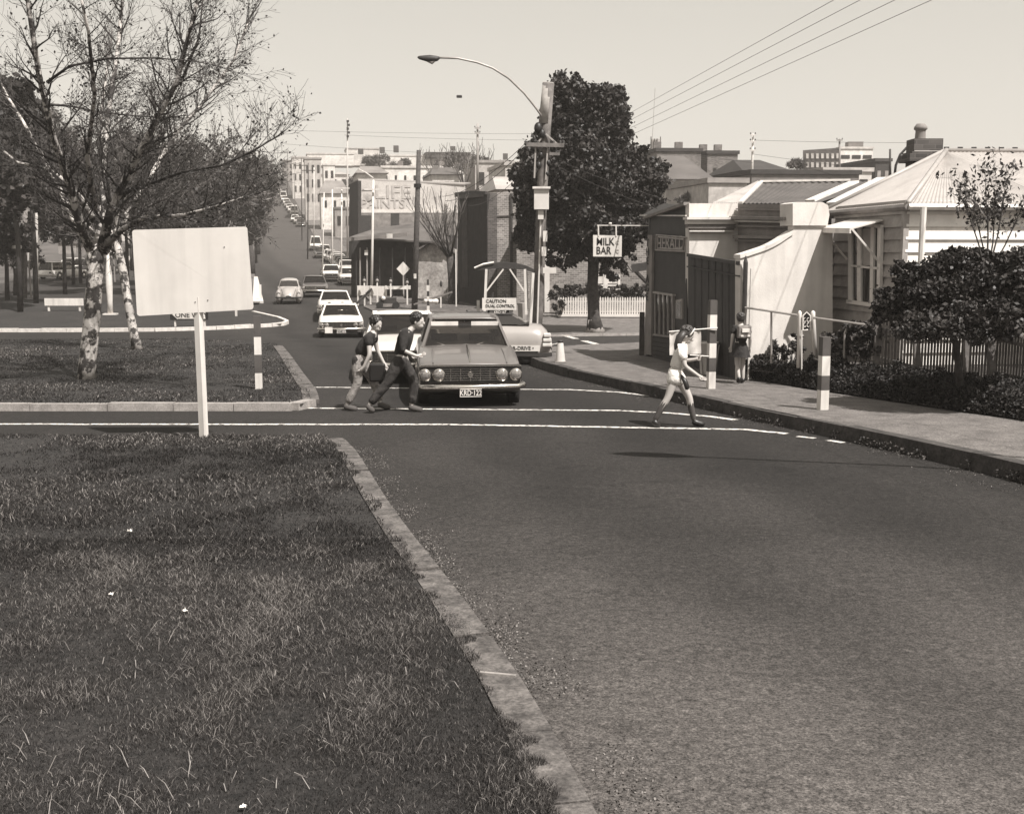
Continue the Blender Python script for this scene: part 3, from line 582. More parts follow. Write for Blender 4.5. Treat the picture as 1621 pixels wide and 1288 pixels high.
# --- brick block and brick house beyond the cross street
bb = thing('brick_block', 'tall flat topped brick block with one dark wall facing the hill street', 'building', tuple(gx(780, 65)))
Pb = gx(771, 63.5); BD = Vector((.97, .22, 0)).normalized(); Pb0 = Vector((Pb.x, Pb.y, 0))
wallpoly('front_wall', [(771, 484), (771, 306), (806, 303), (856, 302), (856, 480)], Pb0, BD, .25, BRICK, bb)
wallpoly('wall_pier', [(772, 484), (772, 306.3), (787, 305), (787, 484)], Pb0-Vector((-.2, 1, 0))*.05, BD, .05, BRICKD, bb)
wallpoly('string_course', [(771, 342), (856, 338), (856, 340.5), (771, 344)], Pb0-Vector((-.2, 1, 0))*.06, BD, .06, BRICKD, bb)
wallpoly('drain_pipe', [(808, 470), (808, 306), (811.5, 306), (811.5, 470)], Pb0-Vector((-.2, 1, 0))*.12, BD, .1, DARK, bb)
SDr = Vector((-.3, .95, 0)).normalized()
wallpoly('street_wall', [(771, 484), (771, 306), (748, 305), (725, 309), (724, 478)], Pb0, SDr, .25, mat('shaded_side_brick', .03, .9, (3, .3)), bb, -1)  # near-black colour paints the shade on this face; same brick building as the lit front
wallpoly('blind_arch', [(742, 455), (740, 318), (731, 318), (733, 455)], Pb0, SDr, .04, mat('dark_recess_brick', .06, .9, (3, .3)), bb, 1)
k_ = wallpoly('parapet', [(722, 312), (722, 305), (748, 302), (771, 303), (771, 308), (748, 307)], Pb0, SDr, .1, DARK, bb, 1)
MB().prism([at(724, 309, 68), at(771, 305, 63.6), at(856, 302, 65.5), at(860, 305, 76)], (0, 0, -.2)).build('roof', IROND, bb)
MB().box(tuple(at(722, 440, 64)), (.07, .07, 3.2)).build('vent_pipe', WHITE, bb)
bh = thing('brick_house', 'long light brick house wall behind the evergreen with a white sash window', 'house', tuple(gx(950, 60)))
Pg = gx(850, 60.5); Pg0 = Vector((Pg.x, Pg.y, 0)); HD = Vector((1, .02, 0)).normalized()
wallpoly('front_wall', [(818, 505), (818, 345), (1040, 345), (1040, 505)], Pg0, HD, .25, BRICK, bh)
MB().prism([on(812, 347, Pg0-Vector((0, .5, 0)), HD), on(1046, 347, Pg0-Vector((0, .5, 0)), HD), at(1010, 322, 66), at(850, 322, 66)], (0, 0, .12)).build('roof', SLATE, bh)
w_ = wallpoly('window', [(944, 458), (944, 436), (980, 436), (980, 458)], Pg0-Vector((0, .05, 0)), HD, .03, WGLASS, bh)
for p_ in ([(942, 459), (942, 434), (945, 434), (945, 459)], [(978, 459), (978, 434), (982, 434), (982, 459)], [(942, 436), (982, 436), (982, 434), (942, 434)], [(942, 459), (982, 459), (982, 456), (942, 456)], [(942, 453), (982, 453), (982, 450.5), (942, 450.5)], [(955, 459), (955, 436), (962, 436), (962, 459)]): wallpoly('frame', p_, Pg0-Vector((0, .09, 0)), HD, .04, WHITE, w_)
wallpoly('curtain', [(946, 449), (946, 437), (978, 437), (978, 449)], Pg0-Vector((0, .06, 0)), HD, .01, CREAM, w_)
wallpoly('side_porch', [(862, 503), (862, 380), (870, 380), (870, 503)], Pg0-Vector((0, .2, 0)), HD, .2, CREAM, bh)
MB().bar(at(1000, 425, 58), at(1030, 420, 58), .25, .4).build('door_hood', DARK, bh); MB().bar(at(1004, 427, 58), at(1024, 448, 59.8), .14).build('hood_bracket', DARK, bh)
# chimney rising beyond the block
# --- verandah shop, gabled hall, painted wall building
vs = thing('verandah_shop', 'low dark corner shop with long verandah roof opposite the parked cars', 'building', tuple(gx(640, 74)))
Pv = gx(558, 76); Pv0 = Vector((Pv.x, Pv.y, 0)); VD = Vector((.985, -.17, 0)).normalized()
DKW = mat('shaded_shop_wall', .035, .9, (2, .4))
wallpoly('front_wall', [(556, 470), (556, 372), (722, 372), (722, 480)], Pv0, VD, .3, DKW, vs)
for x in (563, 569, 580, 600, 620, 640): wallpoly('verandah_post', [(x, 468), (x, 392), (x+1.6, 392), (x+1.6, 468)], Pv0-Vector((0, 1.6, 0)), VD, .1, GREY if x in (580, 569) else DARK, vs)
wallpoly('shop_sign', [(577, 404), (577, 396), (582, 396), (582, 404)], Pv0-Vector((0, 1.8, 0)), VD, .1, WHITE, vs)
MB().prism([on(552, 378, Pv0-Vector((0, 2, 0)), VD), on(712, 386, Pv0-Vector((0, 2, 0)), VD), on(700, 352, Pv0+Vector((0, 2, 0)), VD), on(600, 362, Pv0+Vector((0, 2, 0)), VD)], (0, 0, .1)).build('verandah_roof', mat('grey_iron_roof', .1, .6, (1, .3)), vs)
MB().bar(on(552, 379, Pv0-Vector((0, 2.1, 0)), VD), on(645, 371, Pv0-Vector((0, 2.1, 0)), VD), .12, .22).build('fascia', MID, vs)
wallpoly('poster', [(612, 377), (612, 370), (621, 370), (621, 377)], Pv0-Vector((0, 2.4, 0)), VD, .05, WHITE, vs)
wallpoly('side_wall', [(661, 478), (661, 398), (690, 380), (716, 402), (716, 478)], Pv0-Vector((0, 1.5, 0)), VD, .3, mat('patchy_render', .36, .95, (1.5, .35), n2=(6, .2)), vs)
MB().prism([at(658, 399, 73.2), at(690, 378, 73.2), at(690, 364, 80), at(640, 372, 80)], (0, 0, .1)).build('roof', SLATE, vs)
MB().prism([at(690, 378, 73.2), at(720, 402, 73), at(738, 396, 80), at(700, 364, 80)], (0, 0, .1)).build('roof', SLATE, vs)
pw = thing('painted_sign_building', 'long pale brick building with faded painted lettering across its side', 'building', tuple(gx(640, 112)))
Pp = gx(567, 112); Pp0 = Vector((Pp.x, Pp.y, 0)); PD = Vector((.98, .2, 0)).normalized()
fw_ = wallpoly('side_wall', [(567, 445), (567, 283), (600, 287), (736, 290), (736, 445)], Pp0, PD, .3, mat('faded_painted_brick', .5, .9, (1.2, .15), n2=(14, .15)), pw)
wallpoly('string_course', [(566, 333), (738, 333), (738, 337), (566, 337)], Pp0-Vector((0, .1, 0)), PD, .12, CREAM, pw)
wallpoly('lower_wall', [(567, 445), (567, 338), (736, 338), (736, 445)], Pp0-Vector((0, .06, 0)), PD, .06, mat('lower_grey_wall', .2, .9, (2, .3)), pw)
for x0, x1, y0, y1 in ((566, 588, 341, 372), (619, 632, 338, 372)): wallpoly('dark_opening', [(x0, y1), (x0, y0), (x1, y0), (x1, y1)], Pp0-Vector((0, .12, 0)), PD, .06, DARK, pw)
FAD = mat('faded_sign_paint', .2, .9, (3, .4)); FADM = mat('faded_sign_shade', .41, .9, (3, .2))
def wl_(t, px, py, sz, m, sq=1.0): lettering(t, sz*1.22, m, pw, Matrix.Translation(-pw.location) @ face_mat(on(px, py, Pp0-Vector((0, .05, 0)), PD), PD), name='painted_lettering', squeeze=sq)
wl_('PAINTS', 606, 323, 1.0, FADM, 1.1); wl_('LIFE', 622, 305, 1.5, FADM, 1.15)
MB().ell(tuple(on(580, 312, Pp0-Vector((0, .04, 0)), PD)), (.65, .03, .42)).build('painted_emblem', FADM, pw); wallpoly('painted_stroke', [(573, 300), (590, 300), (590, 302), (573, 302)], Pp0-Vector((0, .04, 0)), PD, .03, FAD, pw)
wallpoly('street_wall', [(567, 445), (567, 286), (553, 292), (552, 430)], Pp0, Vector((-.3, .95, 0)).normalized(), .3, mat('shaded_street_wall', .04, .9), pw, -1)  # shade of the street-facing side painted as a dark wall colour
MB().prism([at(552, 291, 118), at(567, 284, 112.2), at(736, 291, 114), at(745, 289, 126), at(600, 284, 126)], (0, 0, -.12)).build('roof', mat('grey_flat_roof', .25, .9), pw)
# --- far town on the hill: px0, px1, roof py, depth, wall value, window rows, cols, roof kind
FARW = [mat('far_wall_%d' % i, v, .9, (.6, .18), n2=(2.5, .15)) for i, v in enumerate((.66, .55, .42, .28, .16, .04))]
FWIN = mat('far_window', .02, .3); FROOF = [mat('far_roof_%d' % i, v, .8, (.5, .2)) for i, v in enumerate((.34, .2, .1, .04))]
def block(name, label, px0, px1, top, d, wv, rows=0, cols=0, roof='flat', rv=1, depth=9, ang=.2, win=(.45, .5), base=None, chim=0, cat='building', grp='buildings on the far hillside', wm=None, sign=None):
    P_ = at(px0, top, d); z1 = P_.z; z0 = (at(px0, base, d).z if base else G(d)-1)
    D_ = Vector((1, ang*.4, 0)).normalized(); N_ = Vector((-ang, 1, 0)).normalized()*depth
    a = Vector((P_.x, d, 0)); b = on(px1, top, a, D_); b.z = 0; T = thing(name, label, cat, (a.x, a.y, z0), 0, grp); up = Vector((0, 0, 1)); L_ = (b-a).length
    mb = MB().prism([a+up*z0, b+up*z0, b+up*z1, a+up*z1], N_); mb.build('wall', wm or FARW[wv], T)
    if roof == 'flat': MB().prism([a+up*(z1+.02)-D_*.15-N_.normalized()*.15, b+up*(z1+.02)+D_*.15-N_.normalized()*.15, b+D_*.15+up*(z1+.02)+N_, a-D_*.15+up*(z1+.02)+N_], up*.35).build('parapet', FARW[min(wv+1, 5)] if rv < 3 else FROOF[3], T)
    else:
        h = float(roof) if not isinstance(roof, str) or roof.replace('.', '').isdigit() else 2.0; o = D_*.3; f_ = N_.normalized()*.4
        r0, r1 = a+D_*L_*.18+N_*.5+up*(z1+h), b-D_*L_*.18+N_*.5+up*(z1+h); c0, c1, c2, c3 = a-o-f_+up*z1, b+o-f_+up*z1, b+o+N_+up*z1, a-o+N_+up*z1
        MB().add([c0, c1, c2, c3, r0, r1], [(0, 1, 5, 4), (1, 2, 5), (2, 3, 4, 5), (3, 0, 4), (0, 3, 2, 1)]).build('roof', FROOF[rv], T)
    H_ = min(z1-z0, rows*3.2 if rows else 0)
    for r in range(rows):
        for c in range(cols):
            cw, ch_ = L_/cols, H_/rows; x = (c+.5)*cw; z = z1-.5-(r+.5)*ch_*.92; ww, hh = cw*win[0]/2, ch_*win[1]/2; q = a+D_*x-N_.normalized()*.03
            MB().prism([q-D_*ww+up*(z-hh), q+D_*ww+up*(z-hh), q+D_*ww+up*(z+hh), q-D_*ww+up*(z+hh)], -N_.normalized()*.03).build('window', FWIN if wv < 5 else FARW[3], T)
    for c in range(chim):
        q = a+D_*L_*(.25+.5*c/max(chim-1, 1))+N_*.4; MB().box((q.x, q.y, z1+.75), (.8, .7, 1.1)).build('chimney', wm or FARW[4], T)
    return T
TB = [
 ('warehouse', 'white flat warehouse face below the wooden pole top', 604, 738, 266, 175, 0, 1, 9, 'flat', 1, dict(win=(.22, .4), base=290, chim=2)),
 ('factory', 'wide white factory front on the ridge with thin dark roof line', 598, 752, 247, 300, 0, 0, 0, 'flat', 1, dict(base=275)),
 ('hall', 'long low dark roofed hall on the skyline right of the wooden pole', 676, 745, 241, 296, 5, 0, 0, '.3', 3, dict(base=249)),
 ('house', 'white gabled house just right of the hill road', 508, 552, 306, 216, 0, 1, 3, '2.6', 1, dict(chim=1, win=(.25, .4))),
 ('shopfront', 'narrow two storey white shopfront facing the hill road', 512, 530, 262, 262, 0, 2, 2, 'flat', 1, {}),
 ('building', 'grey brick building beside the hill road above the wide footpath', 530, 557, 331, 198, 3, 1, 2, 'flat', 1, {}),
 ('house', 'white house with one square dark window above the grey brick one', 506, 552, 276, 285, 0, 1, 3, '.8', 0, {}),
 ('shop_row', 'tall shop row with dark side on the hill road', 482, 508, 252, 240, 2, 3, 3, 'flat', 1, {}),
 ('shop_row', 'pale shop row nearer the crest', 462, 488, 250, 300, 1, 3, 3, 'flat', 1, {}),
 ('shop_row', 'grey shop row at the very crest of the road', 446, 466, 255, 370, 3, 3, 2, 'flat', 1, {}),
 ('shop_row', 'white terrace with wide parapet behind the roadside poles', 486, 560, 244, 330, 0, 0, 0, 'flat', 1, dict(base=262)),
 ('warehouse', 'long white roofed warehouse under the lamp wire', 548, 600, 236, 360, 1, 0, 0, 'flat', 1, dict(base=262)),
 ('house', 'low pale house with small dark door above the painted wall', 566, 612, 274, 150, 1, 1, 4, '1.2', 1, dict(base=292)),
 ('house', 'pale villa right of the wooden pole with grey roof', 684, 730, 276, 150, 1, 1, 3, '1.2', 2, dict(base=300, chim=1)),
 ('building', 'pale rendered building over the brick block roof', 752, 812, 258, 150, 2, 1, 3, 'flat', 1, dict(base=300)),
 ('tower_house', 'tall light stair tower beside the utility pole', 800, 846, 262, 110, 1, 1, 2, 'flat', 1, dict(base=310, win=(.6, .5))),
 ('house', 'low white iron roofed house behind the brick block', 790, 830, 300, 84, 1, 0, 0, '1.2', 0, dict(base=312)),
 ('brick_terrace', 'dull two storey brick terrace with notched parapet right of the evergreen', 1040, 1110, 240, 120, 4, 1, 3, 'flat', 2, dict(wm=BRICKR, base=330, chim=2, win=(.2, .35))),
 ('brick_terrace', 'second dull brick terrace with corner chimneys', 1120, 1168, 244, 122, 4, 1, 2, 'flat', 2, dict(wm=BRICKR, base=330, chim=2, win=(.2, .35))),
 ('cottage', 'pale stone cottage with slate roof and raised gable ends', 1062, 1124, 284, 92, 2, 1, 2, '2.2', 2, dict(base=330, win=(.22, .6))),
 ('shed', 'dark roofed shed right of the brick terraces', 1178, 1246, 270, 105, 5, 0, 0, '1.3', 3, dict(base=310)),
 ('wall_block', 'low brown wall below the four storey building', 1190, 1360, 276, 90, 4, 0, 0, 'flat', 2, dict(base=300)),
 ('gatehouse', 'small white building with dark arch under the factory', 1304, 1380, 272, 98, 1, 1, 3, 'flat', 1, dict(base=292, win=(.5, .7))),
 ('stone_wall_house', 'patchy pale low wall left of the dark iron roof', 1122, 1182, 290, 80, 2, 0, 0, 'flat', 1, dict(base=322)),
 ('gabled_building', 'dark gabled building beside the bending lamp arm', 1386, 1410, 256, 130, 5, 1, 2, 'flat', 3, dict(base=290)),
 ('brick_house', 'distant pale house between the left trees', 186, 222, 232, 190, 1, 1, 2, '2', 1, {})]
for nm, lb, a_, b_, tp, d_, wv, r_, c_, rf, rv, kw in TB: block(nm, lb, a_, b_, tp, d_, wv, r_, c_, rf, rv, **kw)
# four storey factory: dark side and white front
T = block('modern_factory', 'four storey factory with dark brick side and white banded front', 1330, 1382, 236, 190, 0, 3, 3, 'flat', 1, depth=12, ang=.05, base=285, win=(.8, .35))
P_ = at(1330, 236, 190); a = Vector((P_.x, 190, 0)); D_ = Vector((-.95, .3, 0)).normalized()
for nm, pts, off_, m_ in [('side_wall', [(1330, 285), (1330, 234), (1271, 238), (1271, 280)], 0, BRICKD)]+[('window', [(x, y+8), (x, y), (x+4, y), (x+4, y+8)], .15, FARW[1]) for x in range(1276, 1326, 8) for y in (243, 257)]:
    wallpoly(nm, pts, a-Vector((0, off_, 0)), D_, .12, m_, T, -1)
MB().box(tuple(at(1352, 231, 196)), (2.5, 2, 1.2)).build('lift_house', FARW[4], T)
# church tower
T = thing('church_tower', 'distant pinnacled church tower with a tall thin mast beside it', 'tower', tuple(at(1038, 245, 260)))
s_ = 260/F; c_ = at(1038, 228, 260); MB().box((c_.x, 260, c_.z-1), (12*s_, 12*s_, 28*s_)).build('belfry', FARW[2], T)
for dx in (-7.5, 7.5): q = at(1038+dx, 225, 259.3); MB().box((q.x, q.y, q.z-1), (2.6*s_, 2.6*s_, 30*s_), taper=.5).build('pinnacle', FARW[5], T)
for dx in (-2, 2): q = at(1038+dx, 226, 258.9); MB().box((q.x, q.y, q.z), (1.6*s_, .2, 12*s_)).build('louvre', FWIN, T)
q = at(1032, 210, 259); MB().tube([at(1032, 232, 259), at(1037, 140, 259)], .05, 4).build('mast', STEEL, T)
# chimney beside evergreen top-left and small skyline bits
for i, (x, y, h_, lb) in enumerate(((605, 238, 9, 'small square chimney stack on the ridge'), (627, 236, 10, 'squat dark vent stack on the ridge'), (571, 240, 8, 'short dark stack over the white warehouse'), (717, 235, 6, 'small dark stack on the long hall'), (800, 248, 9, 'thin stack above the rendered building'))):
    MB().box(tuple(at(x, y, 310)), (1.3, 1.3, h_*310/F)).build('chimney_stack', FARW[5], None); o = bpy.context.scene.collection.objects[-1]; tag(o, lb, 'chimney', 'chimney stacks on the ridge')
# ---------------------------------------------------------------- trees
BARKW = mat('mottled_pale_bark', .27, .9, (5, .8), sharp=.035, bump=.02, n2=(1.3, .4), bscale=9); BARKD = mat('dark_bark', .05, .95, (8, .5), bump=.02); TWIG = mat('twig_bark', .05, .95, (5, .4)); TWIGL = mat('grey_twig_bark', .11, .95, (5, .4))
LEAFD = leafmat('dark_evergreen_leaf', .032, .8, .5); LEAFW = leafmat('withered_leaf', .045, .7); LEAFS = leafmat('shrub_leaf', .045, .85); LEAFH = leafmat('far_leaf', .06, .7); LEAFT = leafmat('twig_haze', .075, .7); BUDS = leafmat('seed_pods_and_buds', .035, .5)
class Tree:
    def __init__(s, rng_): s.tw = MB(); s.lf = []; s.r = rng_
    def grow(s, p, d, L, r, lev, maxlev, curve=.25, up=.12, n=(3, 5), spread=.75, tw=None, leaf=.5, ratio=.62, rmin=.0):
        """one branch with side shoots; direction wanders and tends upwards"""
        r_ = s.r; k = 4 if lev < maxlev else 3; pts = [Vector(p)]; rad = [r]; q = Vector(p); dd = Vector(d).normalized()
        for i in range(k):
            dd = (dd+Vector((r_.gauss(0, curve), r_.gauss(0, curve), r_.gauss(0, curve)+up))*(1.0/k*2)).normalized(); q = q+dd*L/k; pts.append(q.copy()); rad.append(max(r*(1-.72*(i+1)/k), rmin))
        s.tw.tube(pts, rad, 6 if r > .05 else 4 if r > .015 else 3, cap=False)
        if lev >= maxlev:
            for i in range(len(pts)):
                if r_.random() < leaf: s.lf.append(pts[i]+Vector((r_.gauss(0, .05), r_.gauss(0, .05), r_.gauss(0, .05))))
            return
        m = r_.randint(*n)
        for j in range(m):
            t = .25+.75*(j+r_.random()*.6)/m; t = min(t, .98); i = min(int(t*k), k-1); b = pts[i].lerp(pts[i+1], t*k-i)
            ax = Vector((r_.gauss(0, 1), r_.gauss(0, 1), r_.gauss(0, 1))); ax = ax-dd*ax.dot(dd); ax = ax.normalized() if ax.length > 1e-4 else Vector((1, 0, 0))
            nd = (dd+ax*spread*r_.uniform(.6, 1.3)).normalized()
            s.grow(b, nd, L*ratio*r_.uniform(.7, 1.15), max(rad[i]*.6*r_.uniform(.7, 1), rmin), lev+1, maxlev, curve, up, n, spread, tw, leaf, ratio, rmin)
def limb(T, tree, pts, rad, m, name='limb'):
    return MB().tube(pts, rad, 10).build(name, m, T, True)
def bare_tree(name, label, base, limbs, trunkpts, trunkr, bark, twig, maxlev=3, leaf=.4, leafsize=.05, seed=1, n=(3, 5), group=None, spread=.7, rmin=.004, L0=1.6, leafm=BUDS, up=.12, per=7):
    T = thing(name, label, 'tree', base, 0, group); rr = random.Random(seed); t = Tree(rr)
    MB().tube(trunkpts, trunkr, 14).build('trunk', bark, T, True)
    for pts, r0, r1 in limbs:
        P_ = [Vector(p) for p in pts]; N = len(P_)
        rad = [r0+(r1-r0)*(i/(N-1))**.7 for i in range(N)]; limb(T, t, P_, rad, bark if r0 > .05 else twig)
        for k in range(per*(N-1)):
            u = (k+.5)/(per*(N-1))*(N-1)
            if u < .5: continue
            i = int(u); b = P_[i].lerp(P_[min(i+1, N-1)], u-i); dd = (P_[min(i+1, N-1)]-P_[i]).normalized() if i < N-1 else (P_[-1]-P_[-2]).normalized()
            ax = Vector((rr.gauss(0, 1), rr.gauss(0, 1), rr.gauss(0, .8))).normalized(); f = 1-.45*u/(N-1)
            t.grow(b, (dd*.8+ax*spread), L0*f*rr.uniform(.6, 1.2), max(r0*.3*f, rmin*2), 1, maxlev, n=n, spread=spread, leaf=leaf, rmin=rmin, up=up)
        t.grow(P_[-1], P_[-1]-P_[-2], L0*.7, r1, 1, maxlev, n=n, spread=spread, leaf=leaf, rmin=rmin, up=up)
    t.tw.build('twigs', twig, T)['kind'] = 'stuff'
    if t.lf: cards('leaves', [tuple(q) for q in t.lf], leafsize, leafm, T, kind='stuff', aspect=1.4)
    return T
# the thick mottled tree on the middle island
B = g(137, 600, .1); D = B.y
def A(px, py, dd=0): return at(px, py, D+dd)
bare_tree('spreading_tree', 'thick mottled trunk forking low into a wide, nearly leafless crown', tuple(B), [
    ([A(150, 405), A(128, 360, -.3), A(112, 300, -.8), A(85, 220, -1.4), A(62, 120, -2), A(45, 10, -2.4), A(38, -70, -2.6)], .11, .03),
    ([A(155, 400), A(160, 340, .3), A(163, 280, .8), A(170, 190, 1.3), A(185, 90, 1.8), A(196, -20, 2.1), A(200, -90, 2.2)], .1, .025),
    ([A(160, 398), A(176, 330, -.3), A(206, 268, -.6), A(240, 205, -1.0), A(280, 130, -1.3), A(300, 50, -1.5), A(325, -50, -1.6)], .11, .025),
    ([A(165, 400), A(195, 350, .5), A(235, 285, 1.2), A(275, 215, 1.8), A(320, 165, 2.4), A(370, 95, 3.0), A(395, 30, 3.2)], .08, .02),
    ([A(165, 388), A(196, 362, -.6), A(230, 344, -1.2), A(290, 341, -2.0), A(350, 325, -2.8), A(385, 312, -3.1)], .075, .015),
    ([A(215, 300, -.4), A(240, 290, -.8), A(290, 272, -1.6), A(350, 262, -2.2), A(400, 240, -2.8), A(440, 215, -3.1)], .045, .01),
    ([A(150, 350, .2), A(120, 300, .2), A(80, 268, .2), A(30, 258, .2), A(-20, 220, .3)], .07, .02),
    ([A(145, 402), A(118, 350, .8), A(90, 290, 1.8), A(50, 215, 2.8), A(10, 150, 3.4), A(-30, 70, 4)], .08, .02),
    ([A(75, 130, -1.8), A(110, 105, -2.2), A(170, 93, -2.4), A(240, 92, -2.4), A(300, 96, -2.6), A(340, 103, -2.7)], .03, .008),
    ([A(70, 165, 1), A(110, 168, 1.2), A(160, 178, 1.2), A(220, 184, 1.4), A(270, 186, 1.6)], .03, .008),
    ([A(285, 135, -1.3), A(315, 60, -1.6), A(322, -10, -1.7)], .03, .012), ([A(150, 330), A(138, 250, -1), A(150, 150, -2), A(140, 50, -3), A(120, -40, -3.4)], .06, .02)],
    [A(137, 601), A(139, 570), A(146, 500), A(150, 440), A(151, 400), A(153, 385)], [.2, .17, .165, .16, .17, .1], BARKW, TWIG, 3, .3, .036, 3, L0=1.25, n=(3, 4), rmin=.0028, per=9)
# slender leaning tree beside it
B2 = g(217, 553, .1); D2 = B2.y
def A2(px, py, dd=0): return at(px, py, D2+dd)
bare_tree('leaning_tree', 'slender pale trunk leaning left behind the thick mottled tree', tuple(B2), [
    ([A2(188, 400), A2(170, 390, .3), A2(150, 368, .5), A2(120, 340, 1), A2(90, 290, 1.6)], .06, .02), ([A2(188, 398), A2(185, 350), A2(205, 290, -.5), A2(240, 220, -1), A2(262, 150, -1.4)], .08, .02),
    ([A2(190, 405), A2(168, 350, .3), A2(163, 270, .6), A2(160, 180, .9), A2(172, 90, 1.2)], .09, .03), ([A2(183, 372), A2(230, 330, -.6), A2(290, 300, -1.3), A2(340, 250, -2)], .05, .012)],
    [A2(218, 554), A2(212, 530), A2(203, 480), A2(195, 430), A2(187, 395), A2(184, 375)], [.17, .13, .12, .12, .11, .07], BARKW, TWIGL, 3, .3, .045, 11, L0=1.5, n=(3, 4), rmin=.0045, per=6)
def crownpts(c, r, n, clumps, seed, shell=.55):
    q = np.random.default_rng(seed); a = q.normal(size=(clumps, 3)); a /= np.linalg.norm(a, axis=1)[:, None]; a[:, 2] = np.where(a[:, 2] < -.75, -a[:, 2], a[:, 2])
    rad = q.uniform(shell, 1, clumps)[:, None]; cc = a*rad*np.array(r)
    cr = q.uniform(.1, .26, clumps)*np.mean(r); i = q.integers(0, clumps, n); b = q.normal(size=(n, 3)); b /= np.linalg.norm(b, axis=1)[:, None]; b *= (q.random(n)**.4)[:, None]
    b *= np.where(q.random(n) < .14, q.uniform(1.1, 1.9, n), 1)[:, None]
    return cc[i]+b*cr[i][:, None]*np.array([1, 1, .8])+np.array(c), np.clip(q.random(clumps)[i]*.5+q.random(n)*.5, 0, 1)
def leafy(name, label, base, crowns, m, bark, trunk=None, size=.14, seed=1, aspect=1.6, group=None, cat='tree', leafname='crown', inner=()):
    T = thing(name, label, cat, base, 0, group)
    if trunk: MB().tube(trunk[0], trunk[1], 10).build('trunk', bark, T, True)
    P_, S_ = [], []
    for i, (c, r, n, cl) in enumerate(crowns):
        a, b = crownpts(c, r, n, cl, seed+i); P_.append(a); S_.append(b)
        if trunk:
            rr = random.Random(seed+i); lm = MB(); t0 = Vector(trunk[0][-1])
            for k in range(8):
                e = Vector(c)+Vector((rr.uniform(-.7, .7)*r[0], rr.uniform(-.7, .7)*r[1], rr.uniform(-.4, .8)*r[2])); mid = t0.lerp(e, .5)+Vector((0, 0, -.1*r[2])); lm.tube([t0, mid, e], [trunk[1][-1]*.6, trunk[1][-1]*.35, .01], 5)
            lm.build('limbs', bark, T)['kind'] = 'stuff'
    cards(leafname, np.concatenate(P_), size, m, T, np.concatenate(S_), kind='stuff', aspect=aspect)
    return T
# the big dense evergreen behind the corner
b = g(941, 525, .1); dt = 49
def E(px, py, dd=0): return at(px, py, dt+dd)
def cr_(px, py, rx, rz, n, cl, dd=0, ry=None, d=None):
    d = d or dt; c = at(px, py, d+dd); s = F/d; return (tuple(c), (rx/s, (ry or rx)/s, rz/s), n, cl)
leafy('evergreen_tree', 'huge dense dark evergreen towering over the brick house and picket fence', (E(941, 525).x, dt, G(dt)+.1), [
    cr_(893, 190, 38, 66, 18000, 90), cr_(950, 210, 50, 74, 26000, 120), cr_(915, 280, 92, 85, 44000, 220), cr_(1000, 300, 58, 66, 26000, 140), cr_(855, 305, 48, 75, 20000, 100), cr_(930, 350, 95, 55, 32000, 180), cr_(1005, 345, 50, 45, 16000, 90), cr_(850, 370, 34, 42, 7000, 50),
    cr_(885, 400, 28, 42, 900, 40), cr_(930, 405, 50, 22, 3500, 60), cr_(975, 420, 35, 30, 900, 30), cr_(968, 388, 40, 18, 1500, 30), cr_(905, 150, 25, 28, 3500, 30), cr_(965, 165, 22, 20, 2000, 20)],
    LEAFD, BARKD, ([E(942, 526), E(940, 500), E(938, 450), E(940, 400), E(940, 340)], [.42, .27, .24, .24, .2]), .115, 21)
MB().tube([E(942, 527), E(941, 516), E(940, 505)], [.46, .34, .29], 12).build('painted_trunk_base', mat('pale_trunk_base', .3, .9, (5, .4)), bpy.data.objects['evergreen_tree'], True)
# tree masses on the left
def far_tree(nm, lb, px, py, rx, rz, d, n=7000, sz=.3, seed=0, m=LEAFH, base_py=None, grp='trees lining the left side of the hill', aspect=1.6):
    c = at(px, py, d); s = F/d; zb_ = G(d); 
    tr = ([(c.x, d, zb_-.2), (c.x+.1, d, (zb_+c.z)/2), (c.x, d, c.z-.3*rz/s)], [.16, .12, .08])
    return leafy(nm, lb, (c.x, d, zb_-.1), [((c.x, d, c.z), (rx/s, rx/s*.9, rz/s), n, max(40, n//110))], m, TWIG, tr, sz, seed, aspect, grp)
far_tree('dark_tree', 'large dark leafy tree at the left edge above the wooden pole', 18, 250, 62, 120, 60, 16000, .26, 31, LEAFD)
far_tree('dark_tree', 'dark tree crown behind the white wagon', 95, 315, 62, 85, 80, 9000, .28, 32, LEAFD)
far_tree('dark_tree', 'low dark bushy tree at the far left beside the side street', 5, 370, 50, 62, 72, 7000, .26, 33, LEAFD)
far_tree('dark_tree', 'dark rounded tree directly behind the mottled fork', 165, 320, 52, 70, 92, 7000, .3, 34, LEAFD)
for i, (x, y, rx, rz, d, lb) in enumerate(((45, 265, 85, 105, 66, 'twiggy tree crown behind the left limbs of the mottled tree'), (195, 310, 70, 95, 84, 'tall twiggy tree straight behind the leaning trunk'), (290, 320, 85, 85, 96, 'wide twiggy tree above the top edge of the blank board'), (365, 330, 62, 72, 104, 'rounded twiggy tree between blank board and hill road'), (120, 300, 75, 90, 98, 'twiggy tree filling the gap left of the mottled fork'), (402, 300, 34, 62, 140, 'narrow twiggy tree over the left kerb of the hill road'))):
    far_tree('twiggy_tree', lb, x, y, rx, rz, d, int(5200*(rx/60)*(rz/80)), .085*d/80, 50+i, LEAFT, aspect=9)
